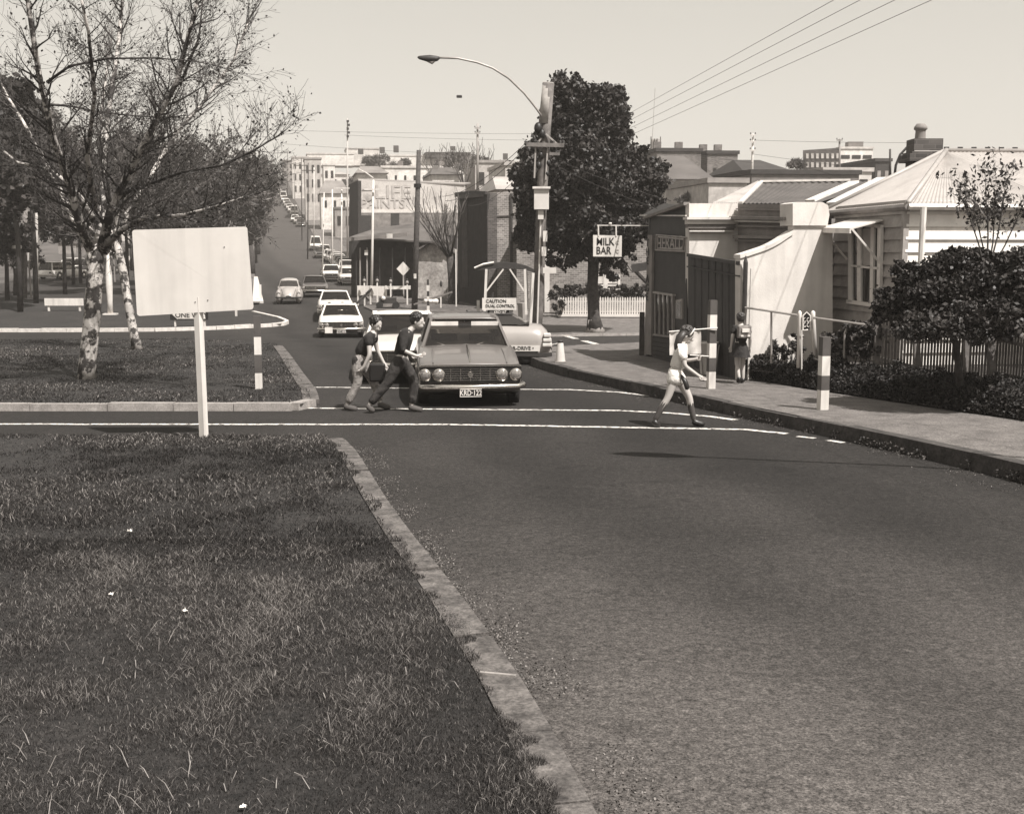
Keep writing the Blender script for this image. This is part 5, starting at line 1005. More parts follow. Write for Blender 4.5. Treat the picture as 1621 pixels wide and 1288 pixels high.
# driving school car and pale hatch on the corner
def dual():
    q = g(820, 578); T = thing('driving_school_car', 'pale rounded car with U-R-DRIVE lettering low on its flank at the corner', 'car', (q.x-.35, q.y+.8, G(q.y)), 0)
    P = paint(.32); prof = [(-2.0, .72), (-1.7, .9), (-.9, .95), (-.6, 1.0), (.1, 1.0), (.75, .98), (1.0, .94), (1.2, .6)]
    rows = []
    for x in np.linspace(-2.0, 1.2, 26):
        zt = interp(prof, x); hw_ = .72*(1-max(0, (abs(x+.4)-1.2)/.6)**2*.5); half = [(hw_*.96, .3), (hw_, .45), (hw_*1.02, .6), (hw_*.98, zt-.25), (hw_*.88, zt-.08), (hw_*.6, zt), (0, zt+.02)]
        rows.append([(x, -y, z) for y, z in half]+[(x, y, z) for y, z in half[-2::-1]])
    n = len(rows[0]); MB().add([p for r in rows for p in r], [(i*n+k, (i+1)*n+k, (i+1)*n+(k+1) % n, i*n+(k+1) % n) for i in range(len(rows)-1) for k in range(n-1)]+[tuple(range(n)), tuple((len(rows)-1)*n+k for k in range(n))]).build('body', P, T, True, world=False)
    for x in (-1.5, .55):
        for s in (-1, 1): MB().lathe((x, s*.62, .31), [(.15, -.09), (.3, -.09), (.31, 0), (.3, .09), (.15, .09)], 18, 1).build('wheel', RUBBER, T, True, world=False)
    MB().tube([(-.05, -.76, .36), (-.03, -.8, .6), (-.08, -.78, .85), (-.28, -.66, 1.02)], [.09, .1, .09, .06], 8).build('mudguard_lip', WHITE, T, True, world=False)
    MB().tube([(-.17, -.77, .36), (-.16, -.79, .6), (-.22, -.77, .85), (-.4, -.64, 1.0)], .02, 6).build('door_seam', DARK, T, True, world=False)
    pn = MB().box((.42, -.765, .42), (.95, .02, .15)).build('lettering_panel', CREAM, T, world=False)
    lettering('U-R-DRIVE •', .13, BLACK, pn, face_mat((.42, -.78, .42), (1, 0, 0)), squeeze=.95)
    MB().box((-.3, -.74, .26), (3.0, .03, .09)).build('sill', DARK, T, world=False)
    MB().add([(-1.1, -.56, 1.0), (.62, -.56, 1.0), (.2, -.45, 1.22), (-.95, -.45, 1.24)], [(0, 1, 2, 3)]).build('side_window', GLASSD, T, world=False)
    MB().add([(.64, -.56, 1.0), (.64, .56, 1.0), (.2, .45, 1.24), (.2, -.45, 1.24)], [(0, 1, 2, 3)]).build('rear_window', GLASSD, T, world=False)
    MB().box((-.38, 0, 1.25), (1.2, .95, .05)).build('roof', DARK, T, world=False, bevel=.02)
    cs = MB()
    for k in range(3): cs.box((1.08, -.62+.0*k, .5+k*.12), (.24-.03*k, .3, .09))
    cs.build('rear_bumper_and_lamps', WHITE, T, world=False, bevel=.02)
    # sign board on the roof
    sg = MB().box((-.12, -.3, 1.5), (.86, .03, .3)).build('warning_board', WHITE, T, world=False)
    lettering('CAUTION', .115, BLACK, sg, face_mat((-.2, -.322, 1.57), (1, 0, 0))); lettering('DUAL CONTROL', .1, BLACK, sg, face_mat((-.1, -.322, 1.45), (1, 0, 0)), squeeze=.95)
    MB().tube([(-.4, -.2, 1.26), (-.32, -.24, 1.62), (-.27, -.24, 1.78)], .03, 5).tube([(.1, -.2, 1.26), (.05, -.24, 1.74)], .03, 5).build('board_brace', DARK, T, world=False)
    pt = MB().box((-.1, -.44, 1.3), (.36, .02, .1)).build('number_plate', BLACK, T, world=False); lettering('KRO·167', .1, WHITE, pt, face_mat((-.1, -.455, 1.3), (1, 0, 0)), squeeze=.8)
    return T
dual()
# ---------------------------------------------------------------- people
def skin_mesh(name, chains, m, parent, sub=1, extra=None):
    """chains: list of lists of (point, radius); shared points are merged so that limbs join"""
    vs, rs, es, idx = [], [], [], {}
    for ch in chains:
        prev = None
        for p, r in ch:
            k = tuple(round(c, 4) for c in p)
            if k not in idx: idx[k] = len(vs); vs.append(k); rs.append(r)
            i = idx[k]
            if prev is not None and prev != i: es.append((prev, i))
            prev = i
    me = bpy.data.meshes.new('sk'); me.from_pydata(vs, es, []); o = bpy.data.objects.new('sk', me); COL.objects.link(o)
    sk = o.modifiers.new('s', 'SKIN'); sk.use_smooth_shade = True
    lay = me.skin_vertices[0].data if me.skin_vertices else None
    if lay is None:
        bm = bmesh.new(); bm.from_mesh(me); bm.verts.layers.skin.verify(); bm.to_mesh(me); bm.free(); lay = me.skin_vertices[0].data
    for i, r in enumerate(rs):
        r = r if hasattr(r, '__len__') else (r, r); lay[i].radius = r; lay[i].use_root = (i == 0)
    ss = o.modifiers.new('u', 'SUBSURF'); ss.levels = sub; ss.render_levels = sub
    dg = bpy.context.evaluated_depsgraph_get(); me2 = bpy.data.meshes.new_from_object(o.evaluated_get(dg)); bpy.data.objects.remove(o)
    if extra:
        bm = bmesh.new(); bm.from_mesh(me2); tmp = bpy.data.meshes.new('x'); tmp.from_pydata(extra.v, [], extra.f); bm.from_mesh(tmp); bmesh.ops.recalc_face_normals(bm, faces=bm.faces); bm.to_mesh(me2); bm.free()
    me2.polygons.foreach_set('use_smooth', [True]*len(me2.polygons)); me2.materials.clear(); me2.materials.append(m); me2.name = name
    ob = bpy.data.objects.new(name, me2); COL.objects.link(ob); ob.parent = parent; return ob
def person(label, loc, rz, J, k=1.0, cloth=(), hair=HAIR, group=None, hairlong=False, shoe=None, sock=None, face=None):
    """J: joints in a frame where the figure faces +x; y to its left; units of metres for a 1.5 m child, scaled by k"""
    T = thing('person', label, 'person', loc, rz, group); J = {a: Vector(b)*k for a, b in J.items()}; r = lambda q: q*k
    hd = J['head']; fw = (face or Vector((1, 0, 0))).normalized()
    ex = MB(); sd_ = Vector((0, 0, 1)).cross(fw).normalized(); up = fw.cross(sd_).normalized()
    M3 = Matrix((fw, sd_, up)).transposed()
    H = lambda a, b, c: hd+(M3 @ Vector((a, b, c)))*k
    rot = M3
    ex.ell(hd, (.095*k, .075*k, .115*k), 16, 12, rot)
    ex.ell(H(.035, 0, -.055), (.06*k, .055*k, .055*k), 12, 8, rot)                  # jaw
    ex.ell(H(.098, 0, -.02), (.02*k, .012*k, .024*k), 8, 6, rot)                   # nose
    for s in (-1, 1): ex.ell(H(-.002, s*.077, -.012), (.018*k, .009*k, .03*k), 8, 6, rot)      # ears
    ex.ell(H(.086, 0, -.066), (.012*k, .024*k, .008*k), 8, 5, rot)                 # lips
    for sd__ in 'LR':                                                               # five fingers on each hand
        w, h = J['wrist'+sd__], J['hand'+sd__]; d = (h-w).normalized(); n = d.orthogonal().normalized(); c = d.cross(n)
        for q in range(4):
            o = h+n*(q-1.5)*.016*k; L_ = (.05, .06, .055, .042)[q]*k
            ex.tube([o-d*.02*k, o+d*L_*.5+c*.006*k, o+d*L_*.85+c*.022*k], [.0085*k, .008*k, .006*k], 6)
        ex.tube([w+d*.02*k-n*.02*k, w+d*.05*k-n*.042*k, w+d*.075*k-n*.045*k+c*.01*k], [.011*k, .009*k, .007*k], 6)
    ch = [[(J['pelvis'], (r(.12), r(.09))), (J['waist'], (r(.105), r(.08))), (J['chest'], (r(.125), r(.09))), (J['neck'], r(.05)), (hd-up*.05*k, r(.045)), (hd, r(.05))]]
    for s in 'LR':
        ch.append([(J['chest'], (r(.125), r(.09))), (J['sho'+s], r(.05)), (J['elb'+s], r(.036)), (J['wrist'+s], r(.025)), (J['hand'+s], (r(.034), r(.018)))])
        ch.append([(J['pelvis'], (r(.12), r(.09))), (J['hip'+s], r(.085)), (J['knee'+s], r(.055)), (J['calf'+s], r(.05)), (J['ank'+s], r(.034)), (J['toe'+s], (r(.036), r(.022)))])
    skin_mesh('body', ch, SKIN, T, 1, ex)
    ey = MB()
    for s in (-1, 1): ey.ell(H(.083, s*.03, .0), (.008*k, .012*k, .007*k), 8, 5, rot)
    ey.build('eyes', BLACK, T, True, world=False)
    hm = MB().ell(H(-.022, 0, .028), (.106*k, .09*k, .108*k), 16, 12, rot)
    for q in range(60):
        a, b = random.uniform(-2.4, 2.4)+math.pi, random.uniform(.1, 1.3); v = Vector((math.cos(a)*math.sin(b)*.1, math.sin(a)*math.sin(b)*.085, math.cos(b)*.1+.028))
        hm.ell(H(v.x-.02, v.y, v.z), (.026*k, .024*k, .022*k), 6, 4)
    if hairlong:
        [hm.tube([hd+Vector((-.04, y_, .05))*k, hd+Vector((-.1, y_*1.2, -.03))*k, hd+Vector((-.135, y_*1.3, -.14))*k, hd+Vector((-.16-.02*abs(y_), y_*.8, -.3))*k], [.045*k, .05*k, .04*k, .008*k], 8) for y_ in (-.05, -.02, .015, .05)]
    hm.build('hair', hair, T, True, world=False)
    def lerp(a, b, t): return J[a].lerp(J[b], t)
    for spec in cloth:
        kind, m, par = spec[0], spec[1], (spec[2] if len(spec) > 2 else 1)
        if kind == 'top':        # par = sleeve length as a fraction of arm (0-2)
            c = [[(lerp('pelvis', 'waist', .2), (r(.155), r(.125))), (J['waist'], (r(.15), r(.12))), (J['chest'], (r(.155), r(.118))), (lerp('chest', 'neck', .75), r(.065))]]
            for s in 'LR':
                a = [(J['chest'], (r(.155), r(.118))), (J['sho'+s], r(.075))]
                a.append((lerp('sho'+s, 'elb'+s, min(par, 1)), r(.066)))
                if par > 1: a.append((lerp('elb'+s, 'wrist'+s, par-1), r(.042)))
                c.append(a)
            skin_mesh('shirt', c, m, T)
        if kind in ('trousers', 'shorts'):
            c = [[(lerp('pelvis', 'waist', .6), (r(.13), r(.105))), (J['pelvis'], (r(.14), r(.112)))]]
            for s in 'LR':
                a = [(J['pelvis'], (r(.14), r(.112))), (J['hip'+s], r(.112))]
                if kind == 'shorts': a.append((lerp('hip'+s, 'knee'+s, par), r(.122)))
                else: a += [(J['knee'+s], r(.075)), (J['calf'+s], r(.07)), (lerp('calf'+s, 'ank'+s, .85), r(.068))]
                c.append(a)
            skin_mesh(kind, c, m, T)
        if kind == 'skirt':
            mb = MB(); a = lerp('pelvis', 'waist', .5); b = (J['hipL']+J['hipR'])/2*(1-par)+(J['kneeL']+J['kneeR'])/2*par; n = 24; sp = (J['kneeL']-J['kneeR']).xy.length
            for j in range(7):
                t = j/6; c = a.lerp(b, t)
                for i in range(n):
                    th = 2*math.pi*i/n; w = (1+.09*math.sin(th*7+j)*t); mb.v.append(tuple(c+Vector((math.cos(th)*(.115*k+.16*k*t*(1+sp*.4))*w, math.sin(th)*(.12*k+.08*k*t)*w, 0))))
            mb.f = [(j*n+i, j*n+(i+1) % n, (j+1)*n+(i+1) % n, (j+1)*n+i) for j in range(6) for i in range(n)]+[tuple(range(n))]; mb.build('skirt', m, T, True, world=False)
        if kind == 'socks':
            for s in 'LR': skin_mesh('sock', [[(lerp('knee'+s, 'calf'+s, par), r(.052)), (J['calf'+s], r(.054)), (J['ank'+s], r(.04))]], m, T)
        if kind == 'shoes':
            for s in 'LR':
                A, B = J['ank'+s], J['toe'+s]; d = (B-A); skin_mesh('shoe', [[(A+Vector((0, 0, -.0*k))-d*.32, r(.055)), (A+d*.25+Vector((0, 0, -.01*k)), (r(.06), r(.055))), (B+d*.2, (r(.056), r(.04)))]], m, T)
        if kind == 'headband':
            mb = MB(); pts = []
            for i in range(17):
                a = math.pi*(i/16); pts.append(H(.035+.015*math.sin(a), math.cos(a)*.092, .02+math.sin(a)*.115))
            mb.tube(pts, .012*k, 6).build('headband', m, T, True, world=False)
    return T
SHIRTW = mat('white_cotton', .8, .85, (8, .06), bump=.03, bscale=11); SHIRTD = mat('dark_knit', .022, .9, (9, .4), bump=.03, bscale=10); DENIM = mat('faded_denim', .26, .9, (12, .4), bump=.04, bscale=11); DENIMD = mat('dark_denim', .035, .9, (10, .5), bump=.04, bscale=11)
SOCKM = mat('grey_wool_sock', .06, .9); SHOED = mat('black_leather', .015, .4); CANV = mat('canvas_bag', .2, .9, (10, .3)); SHOEC = mat('canvas_shoe', .07, .8)
# girl striding across to the right
p = g(1068, 676)
girl = person('girl in white blouse and white shorts striding over the crossing, looking down', (p.x, p.y, p.z), 0, dict(
    pelvis=(.0, 0, .8), waist=(.03, 0, .93), chest=(.07, 0, 1.1), neck=(.1, 0, 1.23), head=(.15, 0, 1.335),
    shoL=(.09, .15, 1.17), elbL=(.14, .18, .95), wristL=(.3, .1, .98), handL=(.34, .08, 1.0), shoR=(.06, -.15, 1.17), elbR=(.1, -.2, .91), wristR=(.3, -.18, .77), handR=(.37, -.17, .73),
    hipL=(.04, .08, .74), kneeL=(.22, .09, .42), calfL=(.24, .09, .3), ankL=(.3, .09, .07), toeL=(.43, .1, .03), hipR=(-.03, -.08, .74), kneeR=(-.12, -.09, .44), calfR=(-.2, -.09, .31), ankR=(-.31, -.09, .1), toeR=(-.23, -.09, .025)),
    1.0, [('top', SHIRTW, .75), ('shorts', SHIRTW, .42), ('socks', SOCKM, .3), ('shoes', SHOED), ('headband', WHITE)], HAIRL, hairlong=True, face=Vector((1, -.15, -.55)))
tie = skin_mesh('dark_bag', [[(Vector((.05, -.1, .78)), .02), (Vector((.12, -.16, .68)), .04), (Vector((.15, -.17, .56)), .035)]], SHOED, girl)
# boy running to the right in dark top and dark jeans
p = g(640, 652)
person('boy with dark curly hair, black top and dark jeans, lunging past the sedan', (p.x, p.y-.05, p.z), 0, dict(
    pelvis=(-.05, 0, .8), waist=(-.02, 0, .93), chest=(.05, 0, 1.13), neck=(.14, 0, 1.26), head=(.22, 0, 1.36),
    shoL=(.06, .16, 1.19), elbL=(-.06, .24, .98), wristL=(.1, .22, .84), handL=(.16, .2, .82), shoR=(.03, -.16, 1.19), elbR=(.02, -.25, .95), wristR=(.22, -.2, .86), handR=(.3, -.17, .88),
    hipL=(.0, .08, .74), kneeL=(.16, .09, .45), calfL=(.14, .09, .32), ankL=(.1, .09, .07), toeL=(.25, .09, .03), hipR=(-.08, -.08, .74), kneeR=(-.24, -.09, .43), calfR=(-.36, -.09, .3), ankR=(-.52, -.09, .11), toeR=(-.44, -.1, .03)),
    1.08, [('top', SHIRTD, 1.15), ('trousers', DENIMD), ('shoes', SHOEC)], HAIR, face=Vector((1, -.35, -.1)))
# boy bent forward on the left, pale jeans
p = g(574, 650)
b2 = person('boy bent forward in dark top and pale jeans carrying a satchel, left of the sedan', (p.x, p.y+.1, p.z), 0, dict(
    pelvis=(-.05, 0, .8), waist=(.0, 0, .92), chest=(.12, 0, 1.1), neck=(.2, 0, 1.22), head=(.22, 0, 1.33),
    shoL=(.16, .16, 1.14), elbL=(.2, .22, .92), wristL=(.3, .2, .72), handL=(.36, .18, .62), shoR=(.12, -.16, 1.14), elbR=(.14, -.22, .88), wristR=(.04, -.2, .68), handR=(-.02, -.18, .62),
    hipL=(-.01, .08, .74), kneeL=(.15, .09, .44), calfL=(.2, .09, .3), ankL=(.25, .09, .08), toeL=(.39, .09, .03), hipR=(-.08, -.08, .74), kneeR=(-.06, -.09, .42), calfR=(-.14, -.09, .3), ankR=(-.25, -.09, .07), toeR=(-.1, -.1, .03)),
    1.06, [('top', SHIRTD, .55), ('trousers', DENIM), ('shoes', SHOEC)], HAIR, face=Vector((.8, -.7, -.25)))
MB().box((.24, -.02, .62), (.26, .1, .3)).build('satchel', SHOED, b2, world=False, bevel=.03)
MB().box((-.06, -.0, .8), (.2, .32, .2)).build('dark_shorts_over_jeans', SHIRTD, b2, world=False, bevel=.06)
# schoolgirl walking away on the footpath
p = g(1171, 606, FH)
b3 = person('schoolgirl seen from behind with a strapped satchel walking away on the footpath', (p.x, p.y, p.z), R(100), dict(
    pelvis=(0, 0, .8), waist=(.0, 0, .93), chest=(.02, 0, 1.12), neck=(.04, 0, 1.25), head=(.06, 0, 1.36),
    shoL=(.02, .15, 1.18), elbL=(-.02, .2, .97), wristL=(.04, .2, .78), handL=(.06, .2, .7), shoR=(.02, -.15, 1.18), elbR=(-.02, -.21, .96), wristR=(.02, -.22, .76), handR=(.03, -.22, .68),
    hipL=(0, .07, .74), kneeL=(.0, .075, .42), calfL=(-.06, .075, .3), ankL=(-.16, .075, .12), toeL=(-.1, .075, .03), hipR=(0, -.07, .74), kneeR=(.05, -.075, .42), calfR=(.03, -.075, .3), ankR=(.0, -.075, .07), toeR=(.13, -.075, .03)),
    .88, [('top', SHIRTD, .7), ('skirt', SHIRTD, .55), ('shoes', SHOED)], HAIRL)
bp = MB().box((-.15, 0, .97), (.12, .26, .24)).build('satchel', CANV, b3, world=False, bevel=.03)
MB().box((-.225, 0, 1.0), (.03, .14, .07)).box((-.225, .07, .9), (.03, .05, .03)).box((-.225, -.06, .9), (.03, .05, .03)).build('pocket', WHITE, bp, world=False)
# ---------------------------------------------------------------- street furniture, signs, poles, wires
# blank sign on a leaning post
sb = g(323, 691, .05); ds = sb.y
sg = thing('blank_sign', 'large blank white sign board on a leaning white post in the near lawn', 'sign', tuple(sb))
tp = at(313, 470, ds-.02); MB().bar(sb+Vector((0, 0, -.2)), tp, .085, .085).build('post', WHITE, sg)
fw = Vector((.03, -1, 0)).normalized(); SD_ = Vector((1, .03, 0)).normalized()
pts = []
for (x, y), (sx, sy) in zip(((217, 500), (401, 490), (391, 359), (209, 364)), ((1, -1), (-1, -1), (-1, 1), (1, 1))):
    c = on(x, y, Vector((sb.x, ds-.07, 0)), SD_)
    for k in range(5):
        a = math.pi/2*k/4; r_ = .035; q = c+Vector((sx*r_, 0, -sy*r_)) ; aa = {(1, -1): math.pi, (-1, -1): 1.5*math.pi, (-1, 1): 0, (1, 1): .5*math.pi}[(sx, sy)]+a
        pts.append(q+Vector((math.cos(aa)*r_, 0, math.sin(aa)*r_)))
MB().prism(pts, (0, .02, 0)).build('board', mat('sign_white', .62, .5, (2, .05), streak=.12), sg)
for x, y in ((309, 478), (329, 475), (355, 391)): MB().lathe(tuple(on(x, y, Vector((sb.x, ds-.075, 0)), SD_)), [(.007, -.004), (.007, .004)], 8, 1).build('bolt', DARK, sg)
MB().tube([sb+Vector((-.045, 0, .14)), sb+Vector((.045, 0, .14))], .05, 4).build('post_sleeve', WHITE, sg) if 0 else None
# banded crossing posts
RED = mat('red_band_paint', .075, .6, (4, .2))
def banded(px, py, top, w, bands, label, dz):
    p = g(px, py, dz); sc = p.y/F; T = thing('crossing_post', label, 'post', tuple(p), 0, 'banded posts at the school crossing'); ys = [py]+list(bands)+[top]; col = [WHITE, RED]
    for i in range(len(ys)-1):
        z0 = at(px, ys[i], p.y).z-(.05 if i == 0 else 0); z1 = at(px, ys[i+1], p.y).z; MB().box((p.x, p.y, (z0+z1)/2), (w, w, z1-z0-.001), R(12)).build('band', col[i % 2], T)
    return T, p
pt, pp_ = banded(1125, 614, 475, .13, (588, 566, 543, 522, 498), 'tall banded post on the footpath holding the crossing flag', FH)
banded(1302, 647, 533, .13, (617, 594, 563), 'shorter banded post with dark cap nearest on the right footpath', FH)
banded(410, 615, 500, .13, (590, 561, 533), 'banded post on the middle island beside the blank sign', .11)
fl = thing('crossing_flag', 'white crossing flag hung between two rods behind the striding girl', 'flag', tuple(pp_+Vector((0, 0, .9))))
dF = pp_.y-.1
MB().tube([at(1059, 525, dF), at(1136, 519, dF)], .014, 6).build('top_rod', WHITE, fl); MB().tube([at(1092, 562, dF), at(1122, 564, dF)], .012, 6).build('bottom_rod', WHITE, fl)
n = 14; vs = []
for j in range(9):
    for i in range(n+1): q = at(1060+50*i/n, 526+36*j/8-2*i/n, dF); vs.append((q.x, q.y+.02*math.sin(i*1.1)+.01*math.sin(j*1.3+i), q.z))
MB().add(vs, [(j*(n+1)+i, j*(n+1)+i+1, (j+1)*(n+1)+i+1, (j+1)*(n+1)+i) for j in range(8) for i in range(n)]).build('flag_cloth', mat('flag_cloth', .55, .9, (5, .12)), fl, True)
# litter bin
q = g(1120, 592, FH); bn = thing('litter_bin', 'pale open topped litter bin behind the tall banded post', 'bin', tuple(q))
MB().lathe((q.x, q.y, q.z), [(.15, 0), (.15, .02), (.2, .62), (.22, .63), (.22, .66), (.19, .66), (.14, .05)], 18).build('bin_body', CREAM, bn, True)
MB().bar((q.x-.12, q.y-.16, q.z), (q.x-.19, q.y-.2, q.z+.62), .02).bar((q.x+.12, q.y-.16, q.z), (q.x+.19, q.y-.2, q.z+.62), .02).build('bin_ribs', GREY, bn)['kind'] = 'stuff'
# cone
q = g(887, 573, FH); cn = thing('traffic_marker', 'white tapering traffic marker with dark collar on the corner kerb', 'traffic cone', tuple(q)); s = q.y/F
MB().lathe((q.x, q.y, q.z), [(8*s, 0), (8*s, .02), (4.6*s, 30*s), (4.2*s, 31*s)], 18).build('cone_body', WHITE, cn, True); MB().lathe((q.x, q.y, q.z+31*s), [(4.6*s, 0), (4.6*s, 3.5*s), (2*s, 4*s)], 16).build('collar', DARK, cn, True)
MB().box((q.x, q.y, q.z+.01), (18*s, 18*s, .02)).build('base', MID, cn)
# MILK BAR sign hanging from a bracket, HERALD board
Pm = Vector((3.35, 29.3, 0)); mb_ = thing('milk_bar_sign', 'white hanging sign reading MILK BAR on a bracket over the corner', 'sign', tuple(at(962, 390, 29)))
dM = 28.9; MB().tube([at(945, 357, dM), at(1027, 357.5, dM)], .014, 6).build('bracket', CREAM, mb_)
for x in (947, 975): MB().tube([at(x, 357, dM), at(x+.3, 374, dM)], .02, 6).build('hanger', CREAM, mb_)
bd = MB().prism([at(939, 406, dM), at(984, 406.5, dM), at(984.5, 373, dM), at(939, 372, dM)], (0, .1, 0)).build('sign_box', WHITE, mb_)
for t, y in (('MILK', 383), ('BAR', 397)): 
    q = at(944 if t == 'MILK' else 943.5, y, dM)-Vector((0, .006, 0))-bd.parent.location; lettering(t, .26, BLACK, bd, face_mat(q, (1, 0, 0)), squeeze=.8, align='LEFT')
for y in (383, 397): q = at(977, y, dM)-Vector((0, .006, 0))-mb_.location; lettering('c', .2, GREY, bd, face_mat(q, (1, 0, 0)), name='small_emblem')
MB().lathe(tuple(at(966, 354, dM)), [(.03, -.03), (.045, 0), (.03, .03)], 8).build('finial', CREAM, mb_)
hr = thing('herald_sign', 'dark board lettered HERALD in a pale double outline on the shop front', 'sign', tuple(at(1062, 385, 26)))
def onf(x, y, o): return on(x, y, Ps-Vector((FD.y, -FD.x, 0))*o, FD)
MB().prism([onf(1037, 397, .03), onf(1038, 371, .03), onf(1087, 375, .03), onf(1085, 399, .03)], -Vector((FD.y, -FD.x, 0))*.03).build('board', DARK, hr)
for k in (0, 3): MB().tube([onf(*p, .075) for p in ((1038+k, 396-k), (1039+k, 372+k), (1086-k, 376+k), (1084-k, 398-k), (1038+k, 396-k))], .02, 5).build('outline', GREY, hr)
lettering('HERALD', .42, GREY, hr, Matrix.Translation(-hr.location) @ face_mat(onf(1060.5, 385.5, .07), -FD), squeeze=1.5)
# verandah of the shop: thin canopy line
cpy = thing('shop_canopy', 'thin dark canopy projecting from the far corner of the milk bar', 'awning', tuple(at(1050, 338, 27)))
MB().prism([at(1013, 342, 30), at(1092, 336, 25.5), at(1092, 325, 26), at(1050, 322, 29.5)], (0, 0, -.06)).build('canopy_sheet', DARK, cpy); MB().bar(at(1013, 341, 29.9), at(1086, 341.5, 25.4), .03).build('canopy_edge', WHITE, cpy)
# far corner gate post stump beside the shop
q = g(1023, 562, FH); MB().box((q.x-.12, q.y, q.z+.55), (.12, .12, 1.1)).build('old_gate_post', DTIMBER); tag(bpy.data.objects['old_gate_post'], 'rough dark timber post leaning at the far corner of the shop', 'post')
# ---- utility pole at the corner
dU = 33.0; U = lambda x, y, o=0: at(x, y, dU+o)
up_ = thing('utility_pole', 'heavy corner pole carrying crossarms, a pale box and a long curved lamp arm', 'utility pole', tuple(gx(846, dU, .1)))
MB().tube([gx(845, dU, -.2), U(852, 480), U(857, 330), U(862, 230), U(868, 132)], [.17, .165, .155, .15, .17], 14).build('pole', mat('pole_grey_timber', .13, .9, (5, .4), bump=.006), up_, True)
MB().tube([U(862, 196), U(868, 131)], [.175, .165], 14).build('pole_top', mat('weathered_pole_top', .36, .9, (6, .25)), up_, True)
MB().tube([U(838.5, 530, -.22), U(843.5, 432, -.22)], .05, 6).build('riser_pipe', WHITE, up_); MB().tube([U(850, 530, -.24), U(856, 340, -.2)], .025, 6).build('riser_pipe', CREAM, up_)
for a, b, w in (((833, 229, -.25), (893, 230.5, -.25), .11), ((846, 243, .2), (886, 244, .2), .08)): MB().bar(U(*a), U(*b), w).build('crossarm', TIMBER, up_)
for a, b in (((864, 212), (882, 228)), ((862, 212), (850, 228)), ((848, 232), (846, 282)), ((867, 232), (864, 285))): MB().bar(U(a[0], a[1], -.2), U(b[0], b[1], -.2), .045).build('arm_brace', GREY, up_)
for x in (832, 838, 887, 892, 851, 876): MB().lathe(tuple(U(x, 226, -.25)), [(.035, -.06), (.05, -.02), (.03, .0), (.045, .03), (.02, .06)], 8).build('insulator', DARK, up_, True)
for x, y, r_ in ((852, 203, .12), (858, 212, .1), (856, 246, .08), (853, 262, .08), (868, 258, .07), (866, 275, .06)): MB().ell(tuple(U(x, y, -.18)), (r_, r_, r_*1.4), 8, 6).build('cable_fitting', BLACK, up_, True)
bx = MB().box(tuple(U(857, 315, -.3)), (.42, .24, .6)).build('control_box', CREAM, up_, bevel=.01); MB().box(tuple(U(857, 297.5, -.32)), (.5, .34, .06)).build('box_lid', WHITE, bx)
MB().box(tuple(U(856, 340, -.28)), (.16, .12, .26)).build('junction_box', CREAM, up_); MB().box(tuple(U(863, 374, -.3)), (.12, .1, .3)).build('junction_box', WHITE, up_); MB().box(tuple(U(861, 398, -.3)), (.13, .1, .26)).build('junction_box', WHITE, up_)
MB().box(tuple(U(870, 428, -.25)), (.38, .03, .16)).build('street_name_plate', CREAM, up_)
arm = [U(860, 188, -.1), U(849, 172, -.15), U(830, 148, -.3), U(805, 124, -.5), U(780, 108, -.6), U(755, 99, -.7), U(725, 92.5, -.8), U(694, 91.5, -.9)]
MB().tube(arm, [.03]*8, 7).build('lamp_arm', STEEL, up_, True)
lh = MB().tube([U(696, 91.5, -.9), U(692, 93, -.9), U(680, 93.2, -.9), U(664, 91.5, -.9), U(661, 91, -.9)], [.03, .07, .1, .05, .02], 10).build('lamp_head', DARK, up_, True)
MB().tube([U(690, 95, -.9), U(684, 99, -.9), U(672, 95, -.9)], [.03, .055, .02], 10).build('lamp_bowl', GREY, lh, True)
# distant suspended lamp
sl = MB().box(tuple(at(727, 153, 42)), (.2, .12, .09)).build('suspended_lamp', DARK, None, bevel=.02); tag(sl, 'tiny dark lamp hung on a span wire in the open sky', 'street lamp')
wi = 0
def wire(a, b, r, label, sag=.02, grp='overhead wires'):
    a, b = Vector(a), Vector(b); pts = [a.lerp(b, i/16)+Vector((0, 0, -sag*(a-b).length*4*(i/16)*(1-i/16))) for i in range(17)]
    o = MB().tube(pts, r, 4).build('overhead_wire', BLACKW); tag(o, label, 'wire', grp); return o
BLACKW = mat('wire_black', .03, .7)
wends = []
for i, ((x0, y0), (x1, y1)) in enumerate((((985, 186), (1342, -12)), ((985, 197), (1385, -12)), ((985, 209), (1442, -12)), ((985, 220), (1502, -12)))):
    wa, wb = at(x0, y0, 46), at(x1, y1, 22); wends.append(wb+(wb-wa)*.9)
    wire(wa, wends[-1], .006, ('uppermost', 'second', 'third', 'lowest')[i]+' of the four wires running to the top right corner', .0)
wire(U(833, 226, -.2), at(700, 311, 62), .012, 'heavy cable dropping from the pole to the left, upper one', .012); wire(U(838, 228, -.2), at(705, 318, 62), .012, 'heavy cable dropping from the pole to the left, lower one', .014); wire(U(848, 250), at(740, 325, 60), .01, 'slack cable dropping left below the crossarm', .015)
wire(U(885, 254), at(1062, 318, 27), .009, 'service wire from the pole to the shop, upper', .01); wire(U(880, 262), at(1040, 330, 27.5), .009, 'service wire from the pole to the shop, lower', .01)
for i, (a, b, d) in enumerate((((400, 205), (850, 212), 120), ((545, 214), (830, 222), 118), ((450, 228), (700, 243), 122), ((1040, 236), (1192, 258), 90), ((1192, 244), (1330, 262), 90), ((1192, 222), (1440, 226), 92))):
    wire(at(*a, d), at(*b, d), .012, ('faint wire over the hill road', 'second faint wire over the hill road', 'low faint wire over the hill road', 'wire left of the thin white pole on the right', 'wire right of the thin white pole on the right', 'upper wire running past the bending lamp arm')[i], .004)
